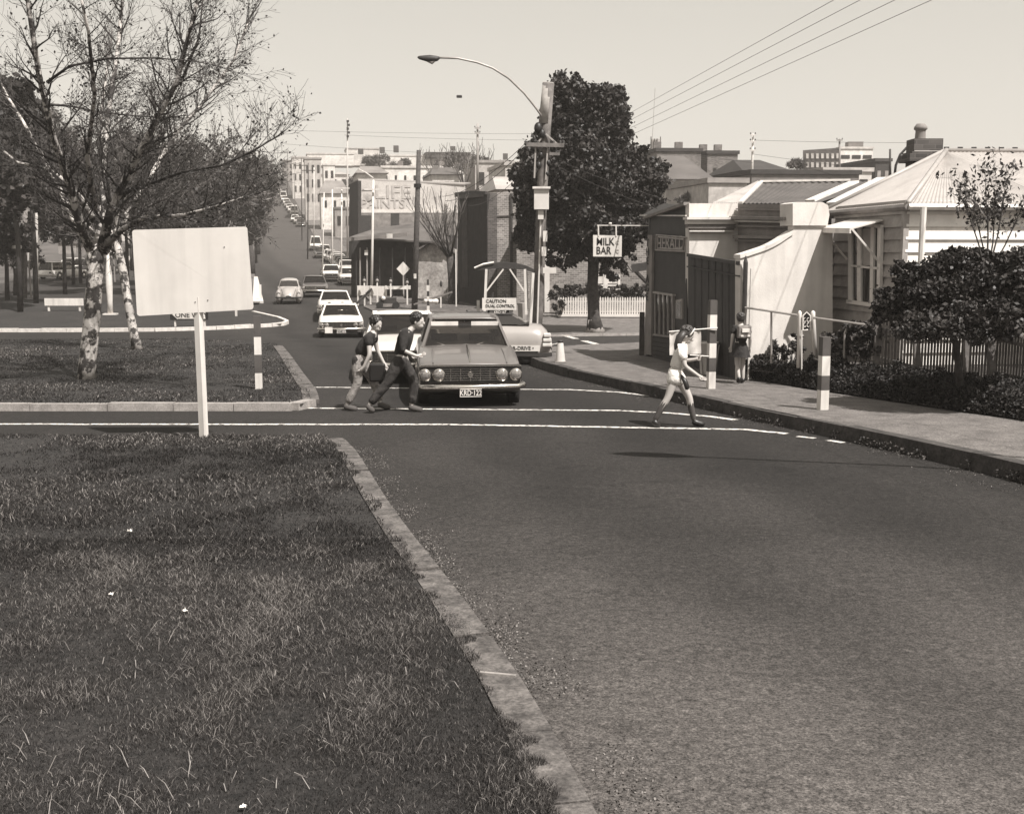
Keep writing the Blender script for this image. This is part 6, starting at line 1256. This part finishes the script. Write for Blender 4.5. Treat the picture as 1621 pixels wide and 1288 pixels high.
we = sum(wends, Vector())/4; T = thing('utility_pole', 'timber pole behind the photographer that the four corner wires run to', 'utility pole', (we.x, we.y, G(we.y)))
MB().tube([(we.x, we.y, G(we.y)-.2), (we.x, we.y, we.z+.8)], [.17, .13], 12).build('pole', TIMBER, T, True); MB().bar(min(wends, key=lambda p: p.x)-Vector((.2, 0, .08)), max(wends, key=lambda p: p.x)+Vector((.2, 0, -.08)), .1).build('crossarm', TIMBER, T)
# other poles
def pole(name, label, bpx, d, tpx, tpy, r, m, arms=(), ins=0, grp='poles along the streets', base=None, extra=None):
    b = gx(bpx, d, -.1) if base is None else at(bpx, base, d); t = at(tpx, tpy, d); T = thing(name, label, 'pole', tuple(b), 0, grp)
    MB().tube([b, (b+t)/2, t], [r, r*.85, r*.7], 10).build('shaft', m, T, True)
    for y, w in arms:
        u = (y-tpy)/max((400-(b.z-HC)/d*F)-tpy, 1); x = tpx+(bpx-tpx)*u; c = at(x, y, d-.2); hw_ = w/2*d/F; MB().bar(c-Vector((hw_, 0, 0)), c+Vector((hw_, 0, 0)), max(.09, 1.3*d/F)).build('crossarm', m, T)
        for k in range(ins):
            q = c+Vector((hw_*(k/(ins-1)*2-1)*.92, 0, .14)); MB().ell(tuple(q), (.05, .05, .08), 6, 5).build('insulator', DARK, T)
    if extra: extra(T, b, t)
    return T
pole('timber_pole', 'dark leaning timber pole right of the road works', 656, 62, 663, 238, .17, DTIMBER, (), 0)
MB().box(tuple(at(657, 437, 61.7)), (.14, .05, .26)).build('pole_plate', WHITE, bpy.data.objects['timber_pole']); MB().tube([at(661, 291, 62), at(661, 297, 62)], .2, 10).build('pole_band', BLACK, bpy.data.objects['timber_pole'])
pole('white_pole', 'tall white pole with pale crossarm before the painted wall', 588, 72, 591, 285, .09, WHITE, ((300, 28),), 0)
MB().tube([at(591, 282, 72), at(580, 274, 72), at(568, 268, 72)], .04, 5).build('lamp_arm', WHITE, bpy.data.objects['white_pole'])
pole('white_pole', 'white pole with two short crossarms beside the parked row', 540, 95, 541, 300, .075, WHITE, ((298, 24), (316, 24)), 0)
pole('white_pole', 'thin white pole carrying a small street name sign', 510, 100, 513, 305, .06, WHITE, (), 0); MB().box(tuple(at(519, 351, 99.8)), (.75, .05, .14)).build('street_name_sign', WHITE, bpy.data.objects['white_pole.002'])
pole('tall_mast', 'thin dark topped mast over the white ridge buildings', 550, 150, 550, 188, .12, mat('pale_mast', .45, .8), (), 0)
for k, y in enumerate((192, 198, 204, 210, 216)): MB().box(tuple(at(550.5+(k % 2)*1.5, y, 149.8)), (.3, .2, .28)).build('mast_fitting', DARK, bpy.data.objects['tall_mast'])
pole('power_pole', 'distant power pole with two tiers of insulators left of the evergreen', 756, 110, 756, 196, .13, GREY, ((203, 9), (211, 8)), 2, base=300)
pole('power_pole', 'white power pole with three tiers of insulators right of the brick terraces', 1190, 92, 1192, 212, .11, CREAM, ((214, 8), (224, 8), (238, 8)), 2, base=292)
pole('power_pole', 'dark power pole in front of the four storey factory', 1329, 110, 1329, 220, .12, MID, ((222, 9),), 2, base=282)
pole('power_pole', 'short dark power pole by the gabled building', 1409, 80, 1409, 236, .1, DTIMBER, (), 0, base=280)
for i, (bx_, d, tx, ty, v, lb) in enumerate(((487, 150, 488, 258, DTIMBER, 'dark roadside pole nearest above the lower parked row'), (478, 190, 477, 250, DTIMBER, 'dark roadside pole half way up the hill'), (467, 235, 466, 247, GREY, 'pale roadside pole in the upper row'), (455, 290, 455, 240, DTIMBER, 'farthest dark roadside pole near the crest'), (497, 165, 497, 265, CREAM, 'pale roadside pole among the white shops'), (526, 110, 526, 300, CREAM, 'short pale post beside the wide footpath'))):
    pole('roadside_pole', lb, bx_, d, tx, ty, .09, v, ((ty+12, 20),) if i < 3 else (), 0)
pole('timber_pole', 'stout timber pole at the left edge by the side street', 37, 74, 40, 330, .22, TIMBER, (), 0)
pole('white_pole', 'slim white pole left of the white wagon', 58, 74, 57, 215, .12, WHITE, (), 0)
# bending lamp arm by chimney
ba = thing('bent_lamp_arm', 'dark lamp arm curving over behind the cottage chimney', 'street lamp', tuple(at(1418, 270, 45))); MB().tube([at(1416, 280, 45), at(1418, 262, 45), at(1425, 245, 45), at(1436, 233, 45), at(1452, 229, 45)], .05, 6).build('arm', DARK, ba, True)
MB().ell(tuple(at(1456, 229, 45)), (.3, .1, .08), 8, 6).build('lamp_head', DARK, ba)
# lamp just outside the frame on the right, whose shadow crosses the road
lp_ = Vector((9.5, 8.75, G(9)+.1)); lt = thing('street_lamp', 'tall street lamp with curved arm standing on the near right footpath', 'street lamp', tuple(lp_))
MB().tube([lp_, lp_+Vector((0, 0, 5.5))], [.09, .06], 10).build('shaft', STEEL, lt); 
MB().tube([lp_+Vector((0, 0, 5.5)), lp_+Vector((-.5, .14, 6.5)), lp_+Vector((-1.6, .44, 7.2)), lp_+Vector((-4.0, 1.1, 7.3))], [.05, .04, .035, .03], 8).build('lamp_arm', STEEL, lt)
MB().tube([lp_+Vector((-3.9, 1.08, 7.3)), lp_+Vector((-4.2, 1.16, 7.33)), lp_+Vector((-4.6, 1.28, 7.3)), lp_+Vector((-4.9, 1.36, 7.25))], [.05, .17, .17, .04], 12).build('lamp_head', GREY, lt, True)
# ---- left islands
q = g(175, 498, .13); wp = thing('white_bollard', 'white swelling column on a square plinth in the far island', 'bollard', tuple(q)); s = q.y/F
MB().lathe(tuple(q), [(4.2*s, 0), (4.0*s, 20*s), (5.2*s, 45*s), (5.0*s, 62*s), (2.6*s, 86*s), (2.2*s, 110*s)], 14).build('column', WHITE, wp, True); MB().box((q.x, q.y, q.z+.03), (20*s, 14*s, .08)).build('plinth', WHITE, wp); MB().box((q.x, q.y, q.z+103*s), (9*s, 6*s, 9*s)).build('lamp_box', CREAM, wp)
q = g(76, 492, .13); wbd = thing('white_barrier', 'low white horizontal board on two short legs left of the thick trunk', 'barrier', tuple(q)); s = q.y/F
z = q.z; MB().box((q.x+26*s, q.y, z+14*s), (61*s, .06, 11.5*s)).build('board', WHITE, wbd)
for dx in (1, 50): MB().box((q.x+dx*s, q.y+.06, z+5*s), (3*s, .08, 16*s)).build('leg', WHITE, wbd)
q = g(277, 516, .15); ow = thing('one_way_sign', 'low ONE WAY arrow sign half hidden behind the blank board', 'sign', tuple(q)); s = q.y/F
b_ = MB().box((q.x+23*s, q.y, q.z+18*s), (60*s, .05, 17*s)).build('board', BLACK, ow); ar = [(-26, 0), (-18, 7.5), (-18, 6.5), (26, 6.5), (26, -6.5), (-18, -6.5), (-18, -7.5)]
MB().prism([(q.x+(23+x)*s, q.y-.03, q.z+(18+y)*s) for x, y in ar], (0, -.012, 0)).build('arrow', WHITE, b_); lettering('ONE WAY', 11*s, BLACK, b_, face_mat((27*s, -.048, 17*s), (1, 0, 0)), squeeze=1.0)
for dx in (0, 47): MB().box((q.x+dx*s, q.y+.06, q.z+6*s), (2.4*s, .08, 24*s)).build('leg', WHITE, ow)
q = g(374, 500, .13); k_ = thing('white_post', 'short white stump of a post right of the ONE WAY sign', 'post', tuple(q)); MB().box((q.x, q.y, q.z+.15), (.1, .1, .4)).build('stump', WHITE, k_)
q = g(404, 478, .05); nb = thing('traffic_island', 'small dark kerbed traffic nose with white edging at the left of the hill road', 'traffic island', tuple(q)); 
MB().prism([tuple(g(400, 480, .0)), tuple(g(417, 480, .0)), tuple(g(408, 440, .0)), tuple(g(402, 440, .0))], (0, 0, .14)).build('kerbing', CREAM, nb); MB().box((q.x, q.y+1.5, q.z+.5), (.12, .12, 1.0)).build('marker_post', WHITE, nb)
# signs and posts far left
for i, (x, y, w, h, m, d, lb) in enumerate(((8+18, 391, 16, 5, WHITE, 71, 'small white name board left of the stout timber pole'), (45, 400, 4, 25, WHITE, 75, 'narrow white notice between the two left poles'), (180, 403, 26, 9, CREAM, 100, 'white sign board behind the leaning trunk'))):
    T = thing('notice_board', lb, 'sign', tuple(gx(x, d))); MB().box(tuple(at(x, y, d)), (w*d/F, .06, h*d/F)).build('panel', m, T); q = at(x, y, d+.08); MB().box((q.x, q.y, (q.z+G(d))/2), (.09, .06, q.z-G(d))).build('post', GREY, T)
block('side_building', 'grey roofed low building at the end of the left side street', 92, 120, 386, 130, 3, 0, 0, 'flat', 2, base=402, grp=None)
# ---- road works on the reserve
def tall(name, label, x, y, d, parts, cat, grp=None):
    b = gx(x, d, .06) if y is None else at(x, y, d); T = thing(name, label, cat, tuple(b), 0, grp); s = d/F
    for nm, kind, dx, dy, w, h, m in parts:
        c = at(x+dx, 0, d); zz = at(x, dy, d).z
        if kind == 'box': MB().box((c.x, d, zz), (w*s, min(w*s, .1), h*s)).build(nm, m, T)
        if kind == 'ball': MB().ell((c.x, d-.02, zz), (w*s/2, w*s/2, h*s/2), 10, 8).build(nm, m, T, True)
        if kind == 'dia': MB().prism([(c.x-w*s/2, d-.06, zz), (c.x, d-.06, zz-h*s/2), (c.x+w*s/2, d-.06, zz), (c.x, d-.06, zz+h*s/2)], (0, .03, 0)).build(nm, m, T)
    return T
dR = 66
T = thing('road_barrier', 'long white board barrier across the mouth of the reserve', 'barrier', tuple(at(600, 485, dR)))
MB().prism([at(567, 467, dR), at(612, 469, dR), at(612, 453, dR), at(567, 452, dR)], (0, .05, 0)).build('board', CREAM, T); MB().prism([at(612, 458, dR), at(650, 458, dR), at(650, 452, dR), at(612, 453, dR)], (0, .05, 0)).build('board', WHITE, T)
for x in (567, 587, 611): MB().bar(at(x, 484, dR), at(x, 452, dR), .1).build('leg', WHITE, T)
MB().bar(at(565, 480, dR-1), at(588, 457, dR), .1).build('prop', DARK, T)
for i, (x, y0, y1, lb) in enumerate(((569, 484, 446, 'left end'), (612, 484, 447, 'middle'), (639, 486, 449, 'right of the diamond sign'), (590, 484, 446, 'beside the white pole foot'))):
    tall('warning_lamp_post', 'thin post with round lamp, '+lb+' of the road works', x, y0, dR-.4, [('stake', 'box', 0, (y0+y1)/2, 2.2, y0-y1, CREAM), ('lamp', 'ball', 0, y1-2, 5, 6, GREY), ('lamp_cap', 'ball', 0, y1-6, 3.5, 4, DARK)], 'warning lamp', 'lamp posts round the road works')
tall('diamond_sign', 'blank white diamond warning sign against the dark verandah shop', 633, 468, 68, [('stake', 'box', 0, 450, 2, 40, GREY), ('plate', 'dia', 0, 425.5, 21, 22, WHITE)], 'sign')
T = tall('striped_post', 'black and white striped post right of the leaning timber pole', 673, 494, 58, [('band', 'box', 0, 447, 3, 9, DARK), ('band', 'box', 0, 456, 4.4, 9, WHITE), ('band', 'box', 0, 465, 3.6, 8, DARK), ('band', 'box', 0, 473, 3.6, 8, WHITE), ('band', 'box', 0, 480, 3.6, 7, DARK), ('band', 'box', 0, 489, 4, 10, WHITE)], 'post')
tall('stake', 'thin white stake with dark lamp by the corner of the dark brick wall', 694, 486, 60, [('stick', 'box', 0, 477, 2, 20, WHITE), ('stick_top', 'box', 0, 458, 1.2, 18, GREY), ('lamp', 'ball', .5, 449, 4, 10, DARK)], 'stake')
T = thing('boom_pole', 'long thin timber boom propped slantwise before the brick block', 'timber', tuple(at(680, 475, 60))); MB().bar(at(655, 482, 60), at(716, 462, 60), .09).build('boom', TIMBER, T); MB().bar(at(716, 463, 60), at(708, 474, 60), .06).build('prop', DARK, T)
T = thing('concrete_pipe', 'short pale pipe lying beside the striped post', 'pipe', tuple(at(682, 477, 59))); MB().tube([at(672, 476.5, 59), at(690, 477, 59.4)], .11, 12).build('pipe_barrel', WHITE, T, True); MB().tube([at(689, 477, 59.4), at(691, 477, 59.5)], .14, 12).build('pipe_collar', WHITE, T, True)
T = thing('compressor', 'small dark wheeled compressor among the road works', 'machine', tuple(at(614, 486, 63)))
MB().box(tuple(at(614, 477, 63)), (.9, .6, .45)).build('engine_cover', DARK, T, bevel=.04); MB().box(tuple(at(613, 483, 62.8)), (1.1, .6, .15)).build('chassis', MID, T)
for x in (601, 627): MB().lathe(tuple(at(x, 483, 62.5)), [(.1, -.06), (.2, -.06), (.2, .06), (.1, .06)], 12, 1).build('wheel', RUBBER, T)
MB().ell(tuple(at(607, 472, 62.6)), (.12, .12, .12)).build('headlamp', WHITE, T); MB().tube([at(618, 474, 63), at(622, 467, 63)], .04, 6).build('exhaust', DARK, T)
# bicycles / barrow beside the shelter
for i, (x, y, lb) in enumerate(((752, 498, 'dark wheelbarrow left of the shelter posts'),)):
    T = thing('wheelbarrow', lb, 'wheelbarrow', tuple(at(x, y+8, 50))); MB().prism([at(x-9, y-3, 50), at(x+9, y-4, 50), at(x+6, y+4, 50), at(x-5, y+4, 50)], (0, .5, 0)).build('tray', BLACK, T); MB().tube([at(x-14, y-7, 50), at(x+2, y+6, 50)], .025, 5).build('handle', DARK, T); MB().lathe(tuple(at(x+9, y+5, 50)), [(.08, -.04), (.18, -.04), (.18, .04), (.08, .04)], 12, 1).build('wheel', RUBBER, T)
    MB().box(tuple(at(757, 484, 52)), (.13, .13, .5)).build('litter_post', CREAM, T)
# arched shelter
dS = 46.5; T = thing('arched_shelter', 'open shelter with arched dark roof on two white posts before the brick block', 'shelter', tuple(gx(800, dS, .1)))
S = lambda x, y, o=0: at(x, y, dS+o)
arc = [(751, 425), (765, 419), (782, 416), (800, 415), (818, 417), (834, 421), (846, 427)]; dn = [(x, y+8) for x, y in arc[::-1]]
MB().prism([S(x, y) for x, y in arc+[(846, 432), (834, 428), (818, 426), (800, 425), (782, 425), (765, 427), (751, 428)]], (0, 2.2, 0)).build('roof', DARK, T)
MB().tube([S(x, y-.5, -.03) for x, y in arc[:3]], .05, 5).build('roof_edge', WHITE, T)
for x0, x1 in ((770, 767), (831, 833)):
    MB().bar(S(x0, 426), S(x1, 498), .1).build('post', CREAM, T); MB().bar(S(x0+2, 426, 2), S(x1+2, 490, 2), .08).build('post', GREY, T)
for a, b in (((770, 461), (797, 426)), ((832, 464), (807, 426))): MB().bar(S(*a), S(*b), .06).build('brace', CREAM, T)
MB().box(tuple(S(800, 482, 1.9)), (1.6, .4, .06)).box(tuple(S(800, 487, 1.9)), (1.5, .06, .3)).build('bench_seat', TIMBER, T); MB().box(tuple(S(823, 495, .5)), (.55, .5, .8)).build('box_end', GREY, T)
# ---- white pickets at the brick house
T = thing('picket_fence', 'low white picket fence running right from behind the evergreen trunk', 'fence', tuple(gx(955, 58)))
x = 884.0; k = 0
while x < 1034:
    p = at(x, 498.5, 57.8); hh = 28*57.8/F; w = 2.35*57.8/F
    MB().prism([(p.x-w/2, p.y, p.z-.05), (p.x+w/2, p.y, p.z-.05), (p.x+w/2, p.y, p.z+hh-.05), (p.x, p.y, p.z+hh+.02*(k % 3)), (p.x-w/2, p.y, p.z+hh-.05)], (0, .03, 0)).build('picket', CREAM, T); x += 3.9; k += 1
for y in (477, 493): MB().bar(at(884, y, 57.85), at(1034, y, 57.85), .05).build('rail', CREAM, T)
MB().bar(at(884, 498.8, 57.7), at(1034, 499.5, 57.7), .12, .14).build('plinth_board', CREAM, T)
# ---- pipe fences, gate, palings
PR = Vector((4.62, 21.7, 0)); a = at(1180, 487, 21.4); b = at(1262, 499, 20.7)
T = thing('pipe_fence', 'low pipe rail fence in front of the sunlit white wall', 'fence', tuple(at(1220, 590, 21.2)))
MB().tube([at(1178, 525, 21.4), at(1181, 490, 21.4), a, at(1190, 488, 21.3), b], .022, 7).build('rail', STEEL, T); MB().tube([at(1221, 494, 21.05), at(1221, 575, 21.05)], .02, 7).build('post', STEEL, T); MB().tube([at(1177, 605, 21.4), at(1178, 520, 21.4)], .022, 7).build('post', STEEL, T)
GP = []
T = thing('garden_gate', 'narrow gate with wrought crest between two white round topped posts', 'gate', tuple(at(1276, 590, 20.6)))
for x0, x1, y1, r_ in ((1266, 1264, 582, .035), (1287, 1291, 574, .04)):
    MB().tube([at(x1, y1, 20.6), at(x0, 500, 20.6), at(x0, 494, 20.6), at(x0, 491.5, 20.6)], [r_*1.1, r_, r_, r_*.3], 10).build('post', WHITE, T, True)
MB().tube([at(1269, 588, 20.5), at(1269, 523, 20.5), at(1279, 522, 20.5)], .014, 6).build('gate_frame', WHITE, T)
orn = MB()
for cx_ in (1274.5, 1280):
    for cy_ in (507, 515):
        orn.tube([at(cx_+3.2*math.cos(t)*(.4+t/8), cy_+4*math.sin(t)*(.4+t/8), 20.55) for t in [i*.6 for i in range(9)]], .007, 4)
orn.tube([at(1271, 523, 20.55), at(1271, 500, 20.55), at(1277, 494, 20.55), at(1283, 500, 20.55), at(1283, 523, 20.55)], .014, 5).build('wrought_crest', WHITE, T)['kind'] = 'stuff'
MB().prism([at(1271, 522, 20.6), at(1283, 522, 20.6), at(1283, 499, 20.6), at(1277, 494, 20.6), at(1271, 499, 20.6)], (0, .02, 0)).build('crest_plate', BLACK, T)
T = thing('pipe_fence', 'sloping pipe rail running from the gate to the grey palings', 'fence', tuple(at(1337, 578, 20)))
MB().tube([at(1288, 503, 20.5), at(1384, 516, 19.5)], .022, 7).build('rail', STEEL, T); MB().tube([at(1336, 578, 20), at(1337, 527, 20), at(1340, 521, 20), at(1348, 518, 20)], .018, 7).build('post', STEEL, T); MB().tube([at(1290, 568, 20.5), at(1330, 578, 20.1)], .015, 6).build('bottom_rail', STEEL, T)
# grey palings
T = thing('paling_fence', 'weathered grey paling fence under the dark garden tree', 'fence', tuple(at(1500, 610, 18)))
PAL = [mat('paling_%d' % i, v, .95, (9, .25)) for i, v in enumerate((.17, .12, .15, .1))]  # grey timber, its colour darkened for the shade it stands in
segs = [((1391, 498, 584, 19.6), (1450, 506, 600, 18.9)), ((1453, 512, 602, 18.85), (1530, 514, 616, 18.1)), ((1533, 508, 625, 17.7), (1566, 512, 626, 17.5)), ((1571, 516, 607, 17.6), (1640, 534, 620, 17.0))]
for (x0, t0, b0, d0_), (x1, t1, b1, d1_) in segs:
    n = int((x1-x0)/4.6)
    for i in range(n):
        u = i/n; xx = x0+(x1-x0)*u; d = d0_+(d1_-d0_)*u; tt = t0+(t1-t0)*u+random.uniform(-1.5, 1.5); bt = b0+(b1-b0)*u; p, q = at(xx, bt, d), at(xx, tt, d); w = 3.7*d/F
        MB().prism([(p.x-w/2, p.y, p.z-.1), (p.x+w/2, p.y, p.z-.1), (p.x+w/2, p.y, q.z-.02), (p.x+w/4, p.y, q.z), (p.x-w/4, p.y, q.z), (p.x-w/2, p.y, q.z-.02)], (.004, .02, 0)).build('paling', PAL[random.randrange(4)], T)
    for f_ in (.2, .8): MB().bar(at(x0, t0+(b0-t0)*f_, d0_+.05), at(x1, t1+(b1-t1)*f_, d1_+.05), .05).build('rail', TIMBER, T)
for x, y0, y1, d in ((1388, 500, 586, 19.65), (1451, 505, 604, 18.9), (1531, 502, 622, 18), (1569, 508, 610, 17.6)): MB().bar(at(x, y1, d), at(x, y0, d), .1).build('post', TIMBER, T)
# verge bank between footpath and fences, with ground cover
top = [(1176, 585, 21.9), (1262, 585, 21.0), (1290, 578, 20.6), (1390, 590, 19.5), (1450, 602, 18.8), (1530, 618, 18.0), (1570, 622, 17.5), (1640, 622, 16.9), (1720, 630, 16.3)]
bot = P2([(1176, 598), (1262, 611), (1290, 616), (1390, 631), (1450, 640), (1530, 652), (1570, 657), (1640, 668), (1720, 680)], FH); tp_ = [at(*t) for t in top]; bo = [Vector((x, y, G(y)+FH+.01)) for x, y in bot]
back = [t+Vector((1.5, .9, .02)) for t in tp_]; mb = MB(); rows_ = [bo, [a.lerp(b, .5)+Vector((0, 0, .05)) for a, b in zip(bo, tp_)], tp_, back, [t+Vector((6, 2, 0)) for t in back]]; nn = len(bo)
mb.add([p for r in rows_ for p in r], [(j*nn+i, j*nn+i+1, (j+1)*nn+i+1, (j+1)*nn+i) for j in range(4) for i in range(nn-1)]); tag(mb.build('garden_bank', SOIL, smooth=True), kind='structure')
LEAFG = leafmat('ground_cover_leaf', .02, .8)
P_ = []
for i in range(62000):
    t = random.random()*(nn-1.001); k = int(t); u = random.random(); a = bo[k].lerp(bo[k+1], t-k); b = tp_[k].lerp(tp_[k+1], t-k); h = .1+.22*max(0, noise.noise((t*3, u*3, 1))+.2)+(.12 if k >= 4 else .04); q = a.lerp(b, u)
    P_.append((q.x+random.gauss(0, .03), q.y+random.gauss(0, .03), q.z+random.random()**1.2*h*min(1, u*6+.25)))
o = cards('ground_cover', P_, .03, LEAFG); tag(o, 'dark trailing ground cover filling the bank along the footpath', 'ground cover', kind='stuff')
sheet('garden_yard', [(4.9, 22.4), (6.9, 19.6), (8.6, 16.6), (9.6, 13.6), (34, 2), (34, 31.5), (4.6, 31)], .14, SOIL)
# litter
PAPER = mat('paper', .75, .8)
def scrap(p, s, lb, seed):
    rr = random.Random(seed); n = 5; v = [(p.x+(i/n-.5)*s, p.y+(j/n-.5)*s*.8, p.z+abs(rr.gauss(0, s*.22))+.005) for j in range(n+1) for i in range(n+1)]
    tag(MB().add(v, [(j*(n+1)+i, j*(n+1)+i+1, (j+1)*(n+1)+i+1, (j+1)*(n+1)+i) for j in range(n) for i in range(n)]).build('crumpled_paper', PAPER), lb, 'litter', 'scraps of litter')
scrap(g(1226, 668), .26, 'crumpled white paper in the gutter of the right kerb', 1); scrap(g(293, 968, .07), .03, 'small white scrap lying mid lawn', 2); scrap(g(176, 942, .07), .03, 'tiny pale scrap left of the mid lawn one', 3); scrap(g(385, 1278, .07), .025, 'white scrap at the very bottom of the lawn', 4); scrap(g(205, 842, .07), .04, 'thin pale scrap in the upper left of the near lawn', 5)
# weeds along the right gutter
pos = []
for i in range(2500):
    t = abs(random.gauss(1.5, 1.1)); k = min(int(t), 5); a = Vector(kr[k]+(0,)); b = Vector(kr[k+1]+(0,)); q = a.lerp(b, t-k); n_ = (b-a).normalized(); o = q+Vector((n_.y, -n_.x, 0))*-.14; 
    if noise.noise((q.x*3, q.y*3, 0)) > -.05: pos.append((o.x+random.gauss(0, .03), o.y, G(o.y)+random.random()**2*.12))
o = cards('weeds', pos, .02, LEAFS); tag(o, 'weeds sprouting along the foot of the right kerb', 'weeds', kind='stuff')
# ---------------------------------------------------------------- haze
hv = MB().box((-100, 440, 24), (1800, 1000, 60)).build('haze', mat('haze_tmp', .5)); hm = bpy.data.materials.new('haze_air'); hm.use_nodes = True; t = hm.node_tree; t.nodes.clear()
o = t.nodes.new('ShaderNodeOutputMaterial'); v = t.nodes.new('ShaderNodeVolumePrincipled'); v.inputs['Color'].default_value = (.95, .89, .835, 1); v.inputs['Density'].default_value = HAZE; v.inputs['Anisotropy'].default_value = .1
t.links.new(v.outputs[0], o.inputs['Volume']); hv.data.materials.clear(); hv.data.materials.append(hm); hv['kind'] = 'stuff'; hv['label'] = 'thin pale daylight haze over the whole place'
